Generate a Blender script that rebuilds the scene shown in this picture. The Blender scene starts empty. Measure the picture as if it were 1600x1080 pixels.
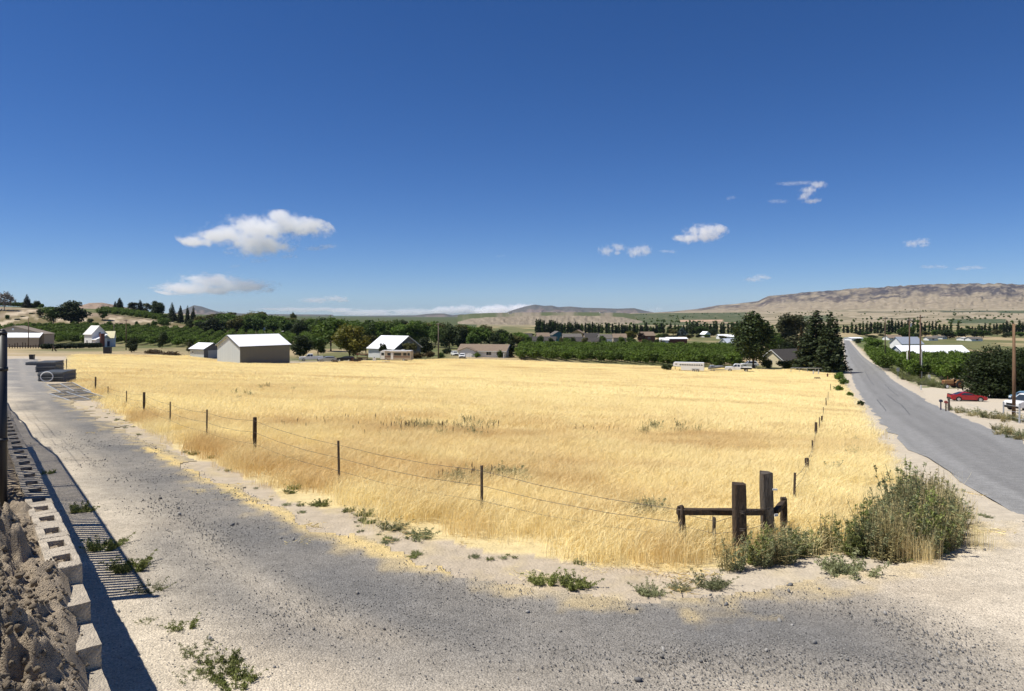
import bpy, math, random
import numpy as np
from mathutils import Vector, Matrix, Euler
from mathutils import noise as mnoise

# ------------------------------------------------------------------ camera, sky, sun, exposure
scene = bpy.context.scene
COL = scene.collection
random.seed(7)
rng = np.random.default_rng(7)
R = math.radians
F, CX, HY = 1101.0, 800.0, 490.0          # focal length, optical axis and horizon in photo pixels

cam_d = bpy.data.cameras.new('camera')
cam = bpy.data.objects.new('camera', cam_d)
COL.objects.link(cam)
cam.location = (0, 0, 0)
cam.rotation_euler = (R(90), 0, 0)
cam_d.sensor_fit = 'HORIZONTAL'
cam_d.sensor_width = 36.0
cam_d.lens = 36.0 * F / 1600.0
cam_d.shift_y = -50.0 / 1600.0
cam_d.clip_start = 0.1
cam_d.clip_end = 60000
scene.camera = cam

SUN_EL, SUN_AZ = R(62), R(261.5)          # azimuth clockwise from +Y: the sun stands to the left, a little behind
world = bpy.data.worlds.new('World')
scene.world = world
world.use_nodes = True
wn, wl = world.node_tree.nodes, world.node_tree.links
wn.clear()
w_out = wn.new('ShaderNodeOutputWorld')
w_bg = wn.new('ShaderNodeBackground')
w_sky = wn.new('ShaderNodeTexSky')
w_sky.sky_type = 'NISHITA'
w_sky.sun_disc = False
w_sky.sun_elevation = SUN_EL
w_sky.sun_rotation = SUN_AZ
w_sky.altitude = 3000
w_sky.air_density = 1.0
w_sky.dust_density = 0.0
w_sky.ozone_density = 1.5
w_bg.inputs['Strength'].default_value = 0.070
w_hsv = wn.new('ShaderNodeHueSaturation')
w_hsv.inputs['Saturation'].default_value = 1.25
w_tint = wn.new('ShaderNodeVectorMath'); w_tint.operation = 'MULTIPLY'; w_tint.inputs[1].default_value = (0.80, 0.92, 1.22)
wl.new(w_sky.outputs[0], w_hsv.inputs['Color'])
wl.new(w_hsv.outputs[0], w_tint.inputs[0]); wl.new(w_tint.outputs[0], w_bg.inputs['Color'])
wl.new(w_bg.outputs[0], w_out.inputs['Surface'])

sun_d = bpy.data.lights.new('sun', 'SUN')
sun_d.energy = 5.0
sun_d.angle = R(0.53)
sun_d.color = (1.0, 0.95, 0.86)
sun = bpy.data.objects.new('sun', sun_d)
COL.objects.link(sun)
to_sun = Vector((math.sin(SUN_AZ) * math.cos(SUN_EL), math.cos(SUN_AZ) * math.cos(SUN_EL), math.sin(SUN_EL)))
sun.rotation_euler = to_sun.to_track_quat('Z', 'Y').to_euler()
sun.location = (-60, -10, 120)

scene.view_settings.view_transform = 'Standard'
scene.view_settings.look = 'None'
scene.view_settings.gamma = 1.0
scene.view_settings.exposure = 0.2
scene.view_settings.use_curve_mapping = False
scene.render.engine = 'CYCLES'
scene.cycles.max_bounces = 26
scene.cycles.diffuse_bounces = 3
scene.cycles.glossy_bounces = 2
scene.cycles.transmission_bounces = 4
scene.cycles.transparent_max_bounces = 8
scene.cycles.volume_bounces = 24
scene.cycles.volume_max_steps = 128
scene.cycles.use_denoising = True

# ------------------------------------------------------------------ small helpers
def lin(r, g, b):
    f = lambda c: (c / 255 / 12.92) if c / 255 <= 0.04045 else ((c / 255 + 0.055) / 1.055) ** 2.4
    return (f(r), f(g), f(b))

def props(o, label=None, cat=None, group=None, kind=None):
    if label: o['label'] = label
    if cat: o['category'] = cat
    if group: o['group'] = group
    if kind: o['kind'] = kind
    return o

def thing(name, label, cat, loc=(0, 0, 0), rotz=0.0, group=None):
    o = bpy.data.objects.new(name, None)
    o.empty_display_size = 0.3
    COL.objects.link(o)
    o.location = loc
    o.rotation_euler = (0, 0, rotz)
    return props(o, label, cat, group)

def dup(o, parent=None):
    c = o.copy()
    COL.objects.link(c)
    c.parent = parent
    for ch in o.children:
        dup(ch, c)
    return c

class MB:
    """collects simple shapes into one mesh"""
    def __init__(self):
        self.v, self.f, self.m = [], [], []
    def add(self, vs, fs, m=0, M=None):
        b = len(self.v)
        if M is not None:
            vs = [M @ Vector(p) for p in vs]
        self.v += [tuple(p) for p in vs]
        self.f += [tuple(b + i for i in f) for f in fs]
        self.m += [m] * len(fs)
        return self
    def box(self, c, s, m=0, rz=0.0, M=None, taper=1.0):
        hx, hy, hz = s[0] / 2, s[1] / 2, s[2] / 2
        T = Matrix.Translation(c) @ Matrix.Rotation(rz, 4, 'Z')
        if M is not None: T = M @ T
        vs = [(-hx, -hy, -hz), (hx, -hy, -hz), (hx, hy, -hz), (-hx, hy, -hz)]
        vs += [(x * taper, y * taper, hz) for x, y, _ in vs]
        return self.add(vs, [(0, 3, 2, 1), (4, 5, 6, 7), (0, 1, 5, 4), (1, 2, 6, 5), (2, 3, 7, 6), (3, 0, 4, 7)], m, T)
    def cyl(self, p0, p1, r0, r1=None, n=8, m=0, cap=True):
        r1 = r0 if r1 is None else r1
        p0, p1 = Vector(p0), Vector(p1)
        q = (p1 - p0).to_track_quat('Z', 'Y')
        vs = []
        for p, r in ((p0, r0), (p1, r1)):
            for k in range(n):
                a = 2 * math.pi * k / n
                vs.append(p + q @ Vector((r * math.cos(a), r * math.sin(a), 0)))
        fs = [(k, (k + 1) % n, n + (k + 1) % n, n + k) for k in range(n)]
        if cap: fs += [tuple(range(n - 1, -1, -1)), tuple(range(n, 2 * n))]
        return self.add(vs, fs, m)
    def tube(self, pts, r, n=5, m=0):
        pts = [Vector(p) for p in pts]
        rs = r if isinstance(r, (list, tuple)) else [r] * len(pts)
        vs = []
        for i, p in enumerate(pts):
            t = (pts[min(i + 1, len(pts) - 1)] - pts[max(i - 1, 0)])
            q = t.to_track_quat('Z', 'Y')
            for k in range(n):
                a = 2 * math.pi * k / n
                vs.append(p + q @ Vector((rs[i] * math.cos(a), rs[i] * math.sin(a), 0)))
        fs = []
        for i in range(len(pts) - 1):
            for k in range(n):
                fs.append((i * n + k, i * n + (k + 1) % n, (i + 1) * n + (k + 1) % n, (i + 1) * n + k))
        fs += [tuple(range(n - 1, -1, -1)), tuple(range((len(pts) - 1) * n, len(pts) * n))]
        return self.add(vs, fs, m)
    def prism(self, poly, y0, y1, m=0, M=None):
        """poly in the (x, z) plane, extruded along y"""
        n = len(poly)
        vs = [(x, y0, z) for x, z in poly] + [(x, y1, z) for x, z in poly]
        fs = [tuple(range(n)), tuple(range(2 * n - 1, n - 1, -1))]
        fs += [((k + 1) % n, k, n + k, n + (k + 1) % n) for k in range(n)]
        return self.add(vs, fs, m, M)
    def build(self, name, mats, parent=None, smooth=False, loc=None):
        me = bpy.data.meshes.new(name)
        me.from_pydata(self.v, [], self.f)
        for m in (mats if isinstance(mats, (list, tuple)) else [mats]):
            me.materials.append(m)
        me.polygons.foreach_set('material_index', self.m)
        if smooth: me.polygons.foreach_set('use_smooth', [True] * len(self.f))
        me.update()
        o = bpy.data.objects.new(name, me)
        COL.objects.link(o)
        o.parent = parent
        if loc is not None: o.location = loc
        return o

def mesh_np(name, verts, faces, mat=None, smooth=False, attrs=None, colors=None):
    """mesh from numpy arrays; faces (n,3) or (n,4)"""
    me = bpy.data.meshes.new(name)
    verts = np.asarray(verts, np.float32); faces = np.asarray(faces, np.int32)
    me.vertices.add(len(verts)); me.vertices.foreach_set('co', verts.ravel())
    k = faces.shape[1] if len(faces) else 3
    me.loops.add(faces.size); me.loops.foreach_set('vertex_index', faces.ravel())
    me.polygons.add(len(faces))
    me.polygons.foreach_set('loop_start', np.arange(len(faces), dtype=np.int32) * k)
    me.polygons.foreach_set('loop_total', np.full(len(faces), k, np.int32))
    if smooth: me.polygons.foreach_set('use_smooth', np.ones(len(faces), bool))
    if mat is not None:
        for m_ in (mat if isinstance(mat, (list, tuple)) else [mat]): me.materials.append(m_)
    me.update(calc_edges=True)
    if colors is not None:
        a = me.color_attributes.new('Col', 'FLOAT_COLOR', 'POINT')
        c = np.ones((len(verts), 4), np.float32); c[:, :3] = colors
        a.data.foreach_set('color', c.ravel())
    for nm, (typ, arr) in (attrs or {}).items():
        a = me.attributes.new(nm, typ, 'POINT')
        a.data.foreach_set('vector' if typ == 'FLOAT_VECTOR' else 'value', np.asarray(arr, np.float32 if typ != 'INT' else np.int32).ravel())
    return me

def mesh_obj(name, me, parent=None):
    o = bpy.data.objects.new(name, me)
    COL.objects.link(o)
    o.parent = parent
    return o

# value noise in numpy
_perm = np.random.default_rng(3).random((256, 256)).astype(np.float32)
def vnoise(x, y):
    x = np.asarray(x, float); y = np.asarray(y, float)
    xi = np.floor(x).astype(int); yi = np.floor(y).astype(int)
    fx = x - xi; fy = y - yi
    fx = fx * fx * (3 - 2 * fx); fy = fy * fy * (3 - 2 * fy)
    g = lambda a, b: _perm[a & 255, b & 255]
    return (g(xi, yi) * (1 - fx) + g(xi + 1, yi) * fx) * (1 - fy) + (g(xi, yi + 1) * (1 - fx) + g(xi + 1, yi + 1) * fx) * fy
def fbm(x, y, o=4):
    s = 0; a = 0.5; t = 0
    for k in range(o):
        s = s + a * vnoise(x * 2 ** k + 17.3 * k, y * 2 ** k + 5.1 * k); t += a; a *= 0.5
    return s / t

# ------------------------------------------------------------------ terrain (eye level is z = 0)
D_T = np.array([0, 5, 10, 15, 25, 40, 60, 86, 120, 160, 200, 230, 260, 310, 350, 400, 430, 450, 500, 600, 700, 1000, 1500, 2000, 3000, 9000, 20000], float)
U_T = np.array([-1.6, -.73, -.55, -.4, -.2, 0, .2, .3, .48, .73, 1.6])
H_T = np.array([
 [2.70, 2.70, 2.75, 2.95, 3.5, 4.2, 5.2, 6.4, 7.9, 9.3, 10.2, 10.8, 11.4, 11.2, 9.0, 4.0, -3.0, -4.5, -5.5, -6.5, -7, -8, -9, -10, -10, -10, -10],
 [2.70, 2.70, 2.75, 2.95, 3.5, 4.2, 5.2, 6.4, 7.9, 9.3, 10.2, 10.8, 11.4, 11.2, 9.0, 4.0, -3.0, -4.5, -5.5, -6.5, -7, -8, -9, -10, -10, -10, -10],
 [2.70, 2.70, 2.75, 3.0, 3.6, 4.4, 5.5, 6.8, 8.5, 9.9, 10.8, 11.4, 12.0, 12.2, 10.6, 9.0, 5.0, 1.5, -1.0, -3.0, -4, -5, -6, -6, -6, -6, -6],
 [2.70, 2.70, 2.80, 3.1, 3.8, 4.8, 5.9, 7.3, 9.2, 11.3, 12.2, 12.5, 12.7, 12.9, 12.8, 12.6, 12.2, 12.0, 11.6, 10.4, 9.4, 8.0, 8, 8, 8, 20, 40],
 [2.70, 2.70, 2.82, 3.2, 4.0, 5.0, 6.3, 7.9, 9.9, 11.9, 13.3, 14.2, 14.7, 15.3, 15.5, 15.6, 15.7, 15.8, 15.9, 16, 16.2, 16.8, 18, 19, 22, 40, 70],
 [2.70, 2.70, 2.88, 3.3, 4.2, 5.3, 6.8, 8.6, 10.6, 12.6, 14.0, 14.9, 15.6, 16.3, 16.6, 16.9, 17.0, 17.1, 17.3, 17.7, 18, 18, 18, 18.5, 20, 40, 70],
 [2.70, 2.70, 2.90, 3.35, 4.3, 5.7, 7.4, 9.4, 11.5, 13.6, 15.1, 15.9, 16.4, 17.0, 17.3, 17.5, 17.6, 17.7, 17.9, 18.2, 18.4, 18, 14, 7, -4, -10, -10],
 [2.70, 2.70, 2.92, 3.4, 4.3, 5.9, 7.7, 9.9, 12.1, 14.1, 15.6, 16.3, 16.8, 17.3, 17.5, 17.7, 17.8, 17.9, 18.1, 18.4, 18.5, 17.5, 13, 8, -4, -10, -10],
 [2.70, 2.70, 2.92, 3.4, 4.4, 6.2, 8.4, 10.8, 13.1, 14.8, 15.8, 16.5, 16.9, 17.3, 17.5, 17.7, 17.8, 17.9, 18.1, 18.3, 18.2, 16, 9, -2, -22, -40, -40],
 [2.70, 2.70, 2.92, 3.4, 4.4, 6.2, 8.4, 10.9, 13.1, 14.8, 15.8, 16.5, 16.9, 17.3, 17.5, 17.7, 17.8, 17.9, 18.1, 18.3, 18.0, 15.5, 8, -3, -25, -40, -40],
 [2.70, 2.70, 2.92, 3.4, 4.4, 6.2, 8.4, 10.9, 13.1, 14.8, 15.8, 16.5, 16.9, 17.3, 17.5, 17.7, 17.8, 17.9, 18.1, 18.3, 18.0, 15.5, 8, -3, -25, -40, -40]])
_S = np.linspace(math.log(12), math.log(20012), 700)
_U = np.linspace(-1.6, 1.6, 321)
_ds = np.exp(_S) - 12
_t1 = np.stack([np.interp(_ds, D_T, r) for r in H_T])
_t2 = np.stack([np.interp(_U, U_T, _t1[:, k]) for k in range(len(_ds))], 1)
def _sm(a, n, ax):
    ker = np.hanning(n + 2)[1:-1]; ker /= ker.sum()
    p = np.pad(a, [(n // 2, n // 2) if i == ax else (0, 0) for i in (0, 1)], mode='edge')
    return np.apply_along_axis(lambda r: np.convolve(r, ker, 'valid'), ax, p)
_HT = _sm(_sm(_t2, 17, 0), 11, 1)
def gz(x, y):
    """ground height at x, y (arrays or numbers)"""
    x = np.asarray(x, float); y = np.asarray(y, float)
    yy = np.maximum(y, 0.01)
    u = np.clip(x / np.maximum(yy, 4.0), -1.6, 1.6)
    s = np.log(yy + 12)
    a = (u + 1.6) / 3.2 * (len(_U) - 1); b = (s - _S[0]) / (_S[-1] - _S[0]) * (len(_S) - 1)
    a = np.clip(a, 0, len(_U) - 1.001); b = np.clip(b, 0, len(_S) - 1.001)
    ia = a.astype(int); ib = b.astype(int); fa = a - ia; fb = b - ib
    h = (_HT[ia, ib] * (1 - fa) + _HT[ia + 1, ib] * fa) * (1 - fb) + (_HT[ia, ib + 1] * (1 - fa) + _HT[ia + 1, ib + 1] * fa) * fb
    return -h
def gzf(x, y): return float(gz(x, y))
def at(px, d):
    """point on the ground seen in photo column px at depth d"""
    x = (px - CX) / F * d
    return Vector((x, d, gzf(x, d)))
_dd = np.exp(np.linspace(math.log(4), math.log(6000), 3000))
def gp(px, py):
    """first ground point along the ray through photo pixel px, py"""
    x = (px - CX) / F * _dd
    ray = -(py - HY) / F * _dd
    hit = np.nonzero(ray <= gz(x, _dd))[0]
    k = hit[0] if len(hit) else len(_dd) - 1
    lo, hi = _dd[max(k - 1, 0)], _dd[k]
    for _ in range(20):
        m = (lo + hi) / 2
        if -(py - HY) / F * m <= gzf((px - CX) / F * m, m): hi = m
        else: lo = m
    return at(px, hi)
def gpl(pts): return [gp(*p) for p in pts]
def inpoly(x, y, poly):
    x = np.asarray(x); y = np.asarray(y); r = np.zeros(x.shape, bool)
    n = len(poly)
    for i in range(n):
        x0, y0 = poly[i][0], poly[i][1]; x1, y1 = poly[(i + 1) % n][0], poly[(i + 1) % n][1]
        c = ((y0 > y) != (y1 > y)) & (x < (x1 - x0) * (y - y0) / (y1 - y0 + 1e-12) + x0)
        r ^= c
    return r
def dist_line(x, y, pts):
    """distance to a polyline"""
    best = np.full(np.shape(x), 1e9)
    for a, b in zip(pts[:-1], pts[1:]):
        ax, ay = a[0], a[1]; dx, dy = b[0] - ax, b[1] - ay
        t = np.clip(((x - ax) * dx + (y - ay) * dy) / (dx * dx + dy * dy + 1e-9), 0, 1)
        best = np.minimum(best, np.hypot(x - ax - t * dx, y - ay - t * dy))
    return best

# ------------------------------------------------------------------ materials
def mat(name, col=(0.5, 0.5, 0.5), rough=0.8, metal=0.0, spec=0.3, noise=0.0, nscale=8.0, bump=0.0, bscale=40.0, col2=None, attr=None, stretch=None, rand=0.0, transl=0.0, detail=6.0):
    m = bpy.data.materials.new(name)
    m.use_nodes = True
    nt = m.node_tree; n, l = nt.nodes, nt.links
    b = n['Principled BSDF']
    b.inputs['Roughness'].default_value = rough
    b.inputs['Metallic'].default_value = metal
    b.inputs['Specular IOR Level'].default_value = spec
    col = tuple(col)
    out = None
    if attr:
        a = n.new('ShaderNodeAttribute'); a.attribute_name = attr
        out = a.outputs['Color']
    else:
        c = n.new('ShaderNodeRGB'); c.outputs[0].default_value = (*col, 1)
        out = c.outputs[0]
    tc = None
    if noise or bump or col2:
        tc = n.new('ShaderNodeTexCoord')
        vec = tc.outputs['Object']
        if stretch:
            mp = n.new('ShaderNodeMapping'); mp.inputs['Scale'].default_value = stretch
            l.new(vec, mp.inputs['Vector']); vec = mp.outputs[0]
    if noise or col2:
        t = n.new('ShaderNodeTexNoise'); t.inputs['Scale'].default_value = nscale; t.inputs['Detail'].default_value = detail
        t.inputs['Roughness'].default_value = 0.65
        l.new(vec, t.inputs['Vector'])
        if col2:
            rp = n.new('ShaderNodeValToRGB'); rp.color_ramp.elements[0].position = 0.42; rp.color_ramp.elements[1].position = 0.6
            l.new(t.outputs['Fac'], rp.inputs['Fac'])
            mx = n.new('ShaderNodeMix'); mx.data_type = 'RGBA'
            l.new(rp.outputs['Color'], mx.inputs[0]); l.new(out, mx.inputs[6]); mx.inputs[7].default_value = (*col2, 1)
            out = mx.outputs[2]
        if noise:
            mr = n.new('ShaderNodeMapRange')
            mr.inputs['From Min'].default_value = 0.3; mr.inputs['From Max'].default_value = 0.7
            mr.inputs['To Min'].default_value = 1 - noise; mr.inputs['To Max'].default_value = 1 + noise
            l.new(t.outputs['Fac'], mr.inputs['Value'])
            vm = n.new('ShaderNodeVectorMath'); vm.operation = 'SCALE'
            l.new(out, vm.inputs[0]); l.new(mr.outputs[0], vm.inputs['Scale'])
            out = vm.outputs[0]
    if rand:
        oi = n.new('ShaderNodeObjectInfo')
        mr = n.new('ShaderNodeMapRange'); mr.inputs['To Min'].default_value = 1 - rand; mr.inputs['To Max'].default_value = 1 + rand
        l.new(oi.outputs['Random'], mr.inputs['Value'])
        vm = n.new('ShaderNodeVectorMath'); vm.operation = 'SCALE'
        l.new(out, vm.inputs[0]); l.new(mr.outputs[0], vm.inputs['Scale'])
        out = vm.outputs[0]
    l.new(out, b.inputs['Base Color'])
    if bump:
        t2 = n.new('ShaderNodeTexNoise'); t2.inputs['Scale'].default_value = bscale; t2.inputs['Detail'].default_value = 4
        l.new(vec, t2.inputs['Vector'])
        bp = n.new('ShaderNodeBump'); bp.inputs['Strength'].default_value = bump; bp.inputs['Distance'].default_value = 0.05
        l.new(t2.outputs['Fac'], bp.inputs['Height']); l.new(bp.outputs[0], b.inputs['Normal'])
    if transl:
        tr = n.new('ShaderNodeBsdfTranslucent'); ms = n.new('ShaderNodeMixShader'); ms.inputs[0].default_value = transl
        l.new(out, tr.inputs['Color']); l.new(b.outputs[0], ms.inputs[1]); l.new(tr.outputs[0], ms.inputs[2])
        l.new(ms.outputs[0], n['Material Output'].inputs['Surface'])
    return m
# ------------------------------------------------------------------ zones, traced on the ground
FIELD = gpl([(112, 556), (104, 584), (128, 606), (172, 640), (235, 677), (310, 716), (390, 748), (455, 778), (520, 800), (610, 822), (690, 842), (770, 862), (880, 880), (960, 890),
             (1080, 890), (1160, 882), (1230, 872), (1300, 868), (1370, 830), (1408, 770), (1400, 735), (1380, 700), (1355, 665), (1335, 630), (1316, 603), (1304, 585)]) + \
        [at(1290, 196), at(1160, 197), at(1050, 200), at(940, 207), at(820, 218), at(700, 222), at(640, 208), at(560, 190), at(456, 163), at(337, 168), at(290, 190), at(230, 178), at(165, 172), at(118, 170)]
DRIVE_EDGE = gpl([(62, 557), (72, 590), (108, 626), (160, 652), (235, 692), (300, 728), (375, 765), (450, 800), (540, 838), (640, 872), (760, 905), (900, 930), (1040, 940), (1180, 925), (1280, 905), (1400, 885), (1480, 860), (1520, 815)])
WALL_E = Vector((-2.94, 4.83, 0)); WALL_D = Vector((-0.615, 0.789, 0)).normalized(); WALL_N = Vector((WALL_D.y, -WALL_D.x, 0))   # outer top edge of the retaining wall, WALL_N points to the driveway
def wallp(t, off=0.0): return WALL_E + WALL_D * t + WALL_N * off
DRIVE = [(p.x, p.y) for p in DRIVE_EDGE] + [(9.6, 11.0), (14, 5.5), (14, 1.2), (1.0, 1.0)] + [(wallp(t, -0.05).x, wallp(t, -0.05).y) for t in (-4.5, 0, 10, 30, 60, 100, 130)]
GRAVEL_LINE = gpl([(40, 562), (62, 600), (110, 640), (200, 705), (300, 768), (430, 845), (580, 925), (770, 980), (1000, 985), (1200, 985), (1330, 1000)])
STRAW_LINE = gpl([(228, 700), (285, 728), (350, 762), (420, 795), (500, 828), (580, 855), (650, 878), (720, 890)])
ROAD_L = gpl([(1600, 806), (1520, 766), (1465, 732), (1420, 700), (1385, 668), (1358, 636), (1338, 606), (1328, 580)]) + [at(1323, 235), at(1320.5, 300), at(1319, 390), at(1318, 520)]
ROAD_R = gpl([(1700, 748), (1600, 692), (1540, 668), (1480, 642), (1430, 615), (1398, 596)]) + [at(1375, 205), at(1349, 280), at(1338, 350), at(1329, 440), at(1325, 520)]
ROAD_L = [ROAD_L[0] + (ROAD_L[0] - ROAD_L[2]) * 1.0] + ROAD_L
ROAD_R = [ROAD_R[0] + (ROAD_R[0] - ROAD_R[1]) * 1.0] + ROAD_R

def smooth_line(pts, n):
    P = np.array([[p[0], p[1]] for p in pts]); L = np.r_[0, np.cumsum(np.hypot(*np.diff(P, axis=0).T))]
    # Catmull-Rom by chord length
    t = np.linspace(0, L[-1], n); out = []
    for s in t:
        i = int(np.clip(np.searchsorted(L, s) - 1, 0, len(P) - 2))
        p0, p1, p2, p3 = P[max(i - 1, 0)], P[i], P[i + 1], P[min(i + 2, len(P) - 1)]
        h = L[i + 1] - L[i]; f = (s - L[i]) / h
        m1 = (p2 - p0) / (L[i + 1] - L[max(i - 1, 0)]) * h; m2 = (p3 - p1) / (L[min(i + 2, len(P) - 1)] - L[i]) * h
        out.append((2 * f**3 - 3 * f**2 + 1) * p1 + (f**3 - 2 * f**2 + f) * m1 + (-2 * f**3 + 3 * f**2) * p2 + (f**3 - f**2) * m2)
    return np.array(out)
RL = smooth_line(ROAD_L, 240); RR = smooth_line(ROAD_R, 240)
ROADPOLY = [tuple(p) for p in RL] + [tuple(p) for p in RR[::-1]]

C_DIRT = np.array((0.47, 0.395, 0.295)); C_SAND = np.array((0.545, 0.475, 0.37)); C_GRAV = np.array((0.178, 0.172, 0.162))
C_STRAW = np.array((0.86, 0.70, 0.37)); C_GREEN = np.array((0.075, 0.11, 0.03)); C_TAN = np.array((0.37, 0.29, 0.20)); C_OLIVE = np.array((0.16, 0.155, 0.07))

def mixc(c, k, new):
    k = np.clip(k, 0, 1)[:, None]
    return c * (1 - k) + np.asarray(new) * k

def ground_colour(x, y):
    u = x / np.maximum(y, 1.0); px = CX + F * u
    n1 = fbm(x * 0.9, y * 0.9, 4); n2 = fbm(x * 0.11 + 9, y * 0.11, 4); n3 = fbm(x * 3.1, y * 3.1, 3)
    c = np.tile(C_DIRT, (len(x), 1)) * (0.86 + 0.28 * n1)[:, None]
    far = (y > 150)
    # dry verge with straw litter between driveway and field
    c = mixc(c, ((n3 - 0.50) * 4) * (y < 60) * 0.5, (0.52, 0.42, 0.23))
    # the valley: mixed dry grass and green lots
    c = mixc(c, np.clip((y - 170) / 30, 0, 1), C_OLIVE)
    k = far * np.clip((n2 - 0.5) * 6, 0, 1)
    c = mixc(c, k * 0.85, (0.10, 0.12, 0.045))
    k = far * np.clip((fbm(x * 0.02, y * 0.012, 3) - 0.52) * 9, 0, 1)
    c = mixc(c, k * 0.9, (0.40, 0.31, 0.18))
    # hillside on the left: bluff of bare tan earth
    bl = (u < -0.33) & (y > 360) & (y < 470)
    c = mixc(c, bl * 1.0, C_TAN * 0.74); c = mixc(c, bl * np.clip((fbm(x * .06, y * .02, 4) - .45) * 6, 0, 1), (0.17, 0.14, 0.07))
    c = mixc(c, bl * np.clip((fbm(x * .13 + 5, y * .05, 3) - .56) * 9, 0, 1), (0.52, 0.43, 0.31))
    c = mixc(c, ((u < -0.33) & (y >= 465)) * 0.8, (0.09, 0.11, 0.04))
    # valley far side
    k = np.clip((y - 900) / 300, 0, 1)
    t = fbm(u * 30, np.log(np.maximum(y, 1)) * 22, 4)
    c = mixc(c, k, np.array((0.32, 0.265, 0.18)))
    c = mixc(c, k * np.clip((t - .56) * 9, 0, 1) * 0.8, (0.15, 0.135, 0.075))
    c = mixc(c, k * np.clip((fbm(u * 60, np.log(np.maximum(y, 1)) * 60, 3) - .6) * 12, 0, 1) * .7, (0.42, 0.36, 0.26))
    for (a, b, d0, d1, cc) in GREENS:
        e = 0.004 * (fbm(y * .01, u * 50, 2) - .5)
        k = ((px > a + e * F) & (px < b + e * F) & (y > d0) & (y < d1)) * 1.0
        c = mixc(c, k * np.clip(.55 + fbm(u * 260, np.log(np.maximum(y, 1)) * 40, 3) * .8, 0, 1), np.array(cc) * np.array((1.1, .95, .95)))
    # roadside green on both sides of the road
    dr = dist_line(x, y, [tuple(p) for p in RR[::12]]); dl = dist_line(x, y, [tuple(p) for p in RL[::12]])
    side = np.where(u > 0.42, 1.0, 0.0)
    g = (y > 95) * (dr < 26) * (dr > 2.5) * (px > CX + F * .45) * np.clip((n1 - .3) * 4, 0, 1)
    c = mixc(c, g * .85, (0.12, 0.15, 0.05))
    g = (y > 45) * (y < 190) * (dl < 3.2) * (dl > 0.8) * (px < 1360) * np.clip((n1 - .3) * 5, 0, 1)
    c = mixc(c, g * .8, (0.12, 0.15, 0.05))
    sh = np.clip(1.6 - np.minimum(dr, dl) / np.where(y < 32, 3.0, 1.6) + (n1 - .5), 0, 1)
    c = mixc(c, sh, C_SAND * 0.93)
    # pale yard in front of the red car
    lot = inpoly(x + (n1 - .5) * 1.2, y + (n3 - .5) * 1.2, LOT)
    c = mixc(c, lot * 1.0, C_SAND * (0.97))
    f = inpoly(x + (n1 - .5) * .7, y + (n1 - .5) * .5, FIELD_XY)
    c = mixc(c, f * 1.0, C_STRAW * 0.74)
    mid = (px > 300) & (px < 745) & (y > 480)
    c = mixc(c, mid * 1.0, np.array((0.085, 0.10, 0.045)))
    return np.clip(c, 0.01, 0.9)

FIELD_XY = [(p[0], p[1]) for p in FIELD]
LOT = [(p.x, p.y) for p in gpl([(1445, 622), (1480, 638), (1560, 656), (1640, 676), (1720, 676), (1720, 640), (1600, 612), (1500, 607), (1440, 606)])]
GREENS = [(985, 1165, 1050, 2900, (0.07, 0.10, 0.045)), (1060, 1130, 1280, 1480, (0.42, 0.33, 0.23)), (1090, 1160, 1150, 1230, (0.38, 0.31, 0.22)),
          (1225, 1300, 1250, 1800, (0.075, 0.105, 0.05)), (1480, 1572, 1060, 1340, (0.06, 0.095, 0.045)), (1560, 1700, 1900, 2300, (0.07, 0.10, 0.05)),
          (1470, 1560, 2050, 2300, (0.08, 0.10, 0.06)), (1370, 1425, 1330, 1420, (0.08, 0.09, 0.05)), (1340, 1440, 2050, 2200, (0.09, 0.10, 0.06)), (1300, 1370, 1000, 1040, (0.12, 0.11, 0.06))]

def earth_material(name, speck=0.0, sscale=60, bump=0.5):
    m = mat(name, attr='Col', rough=0.95, spec=0.1, noise=0.16, nscale=5.0, bump=bump, bscale=30, detail=9)
    if speck:
        nt = m.node_tree; n, l = nt.nodes, nt.links
        b = n['Principled BSDF']; src = b.inputs['Base Color'].links[0].from_socket
        tc = n.new('ShaderNodeTexCoord'); v = n.new('ShaderNodeTexVoronoi'); v.inputs['Scale'].default_value = sscale
        l.new(tc.outputs['Object'], v.inputs['Vector'])
        sep = n.new('ShaderNodeSeparateColor'); l.new(v.outputs['Color'], sep.inputs[0])
        mr = n.new('ShaderNodeMapRange'); mr.inputs['To Min'].default_value = 1 - speck; mr.inputs['To Max'].default_value = 1 + speck
        l.new(sep.outputs[0], mr.inputs['Value'])
        vm = n.new('ShaderNodeVectorMath'); vm.operation = 'SCALE'
        l.new(src, vm.inputs[0]); l.new(mr.outputs[0], vm.inputs['Scale']); l.new(vm.outputs[0], b.inputs['Base Color'])
        v2 = n.new('ShaderNodeTexVoronoi'); v2.inputs['Scale'].default_value = sscale * .8
        l.new(tc.outputs['Object'], v2.inputs['Vector'])
        bp = n.new('ShaderNodeBump'); bp.inputs['Strength'].default_value = 0.6; bp.inputs['Distance'].default_value = 0.02; bp.invert = True
        l.new(v2.outputs['Distance'], bp.inputs['Height']); l.new(bp.outputs[0], b.inputs['Normal'])
    return m

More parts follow.
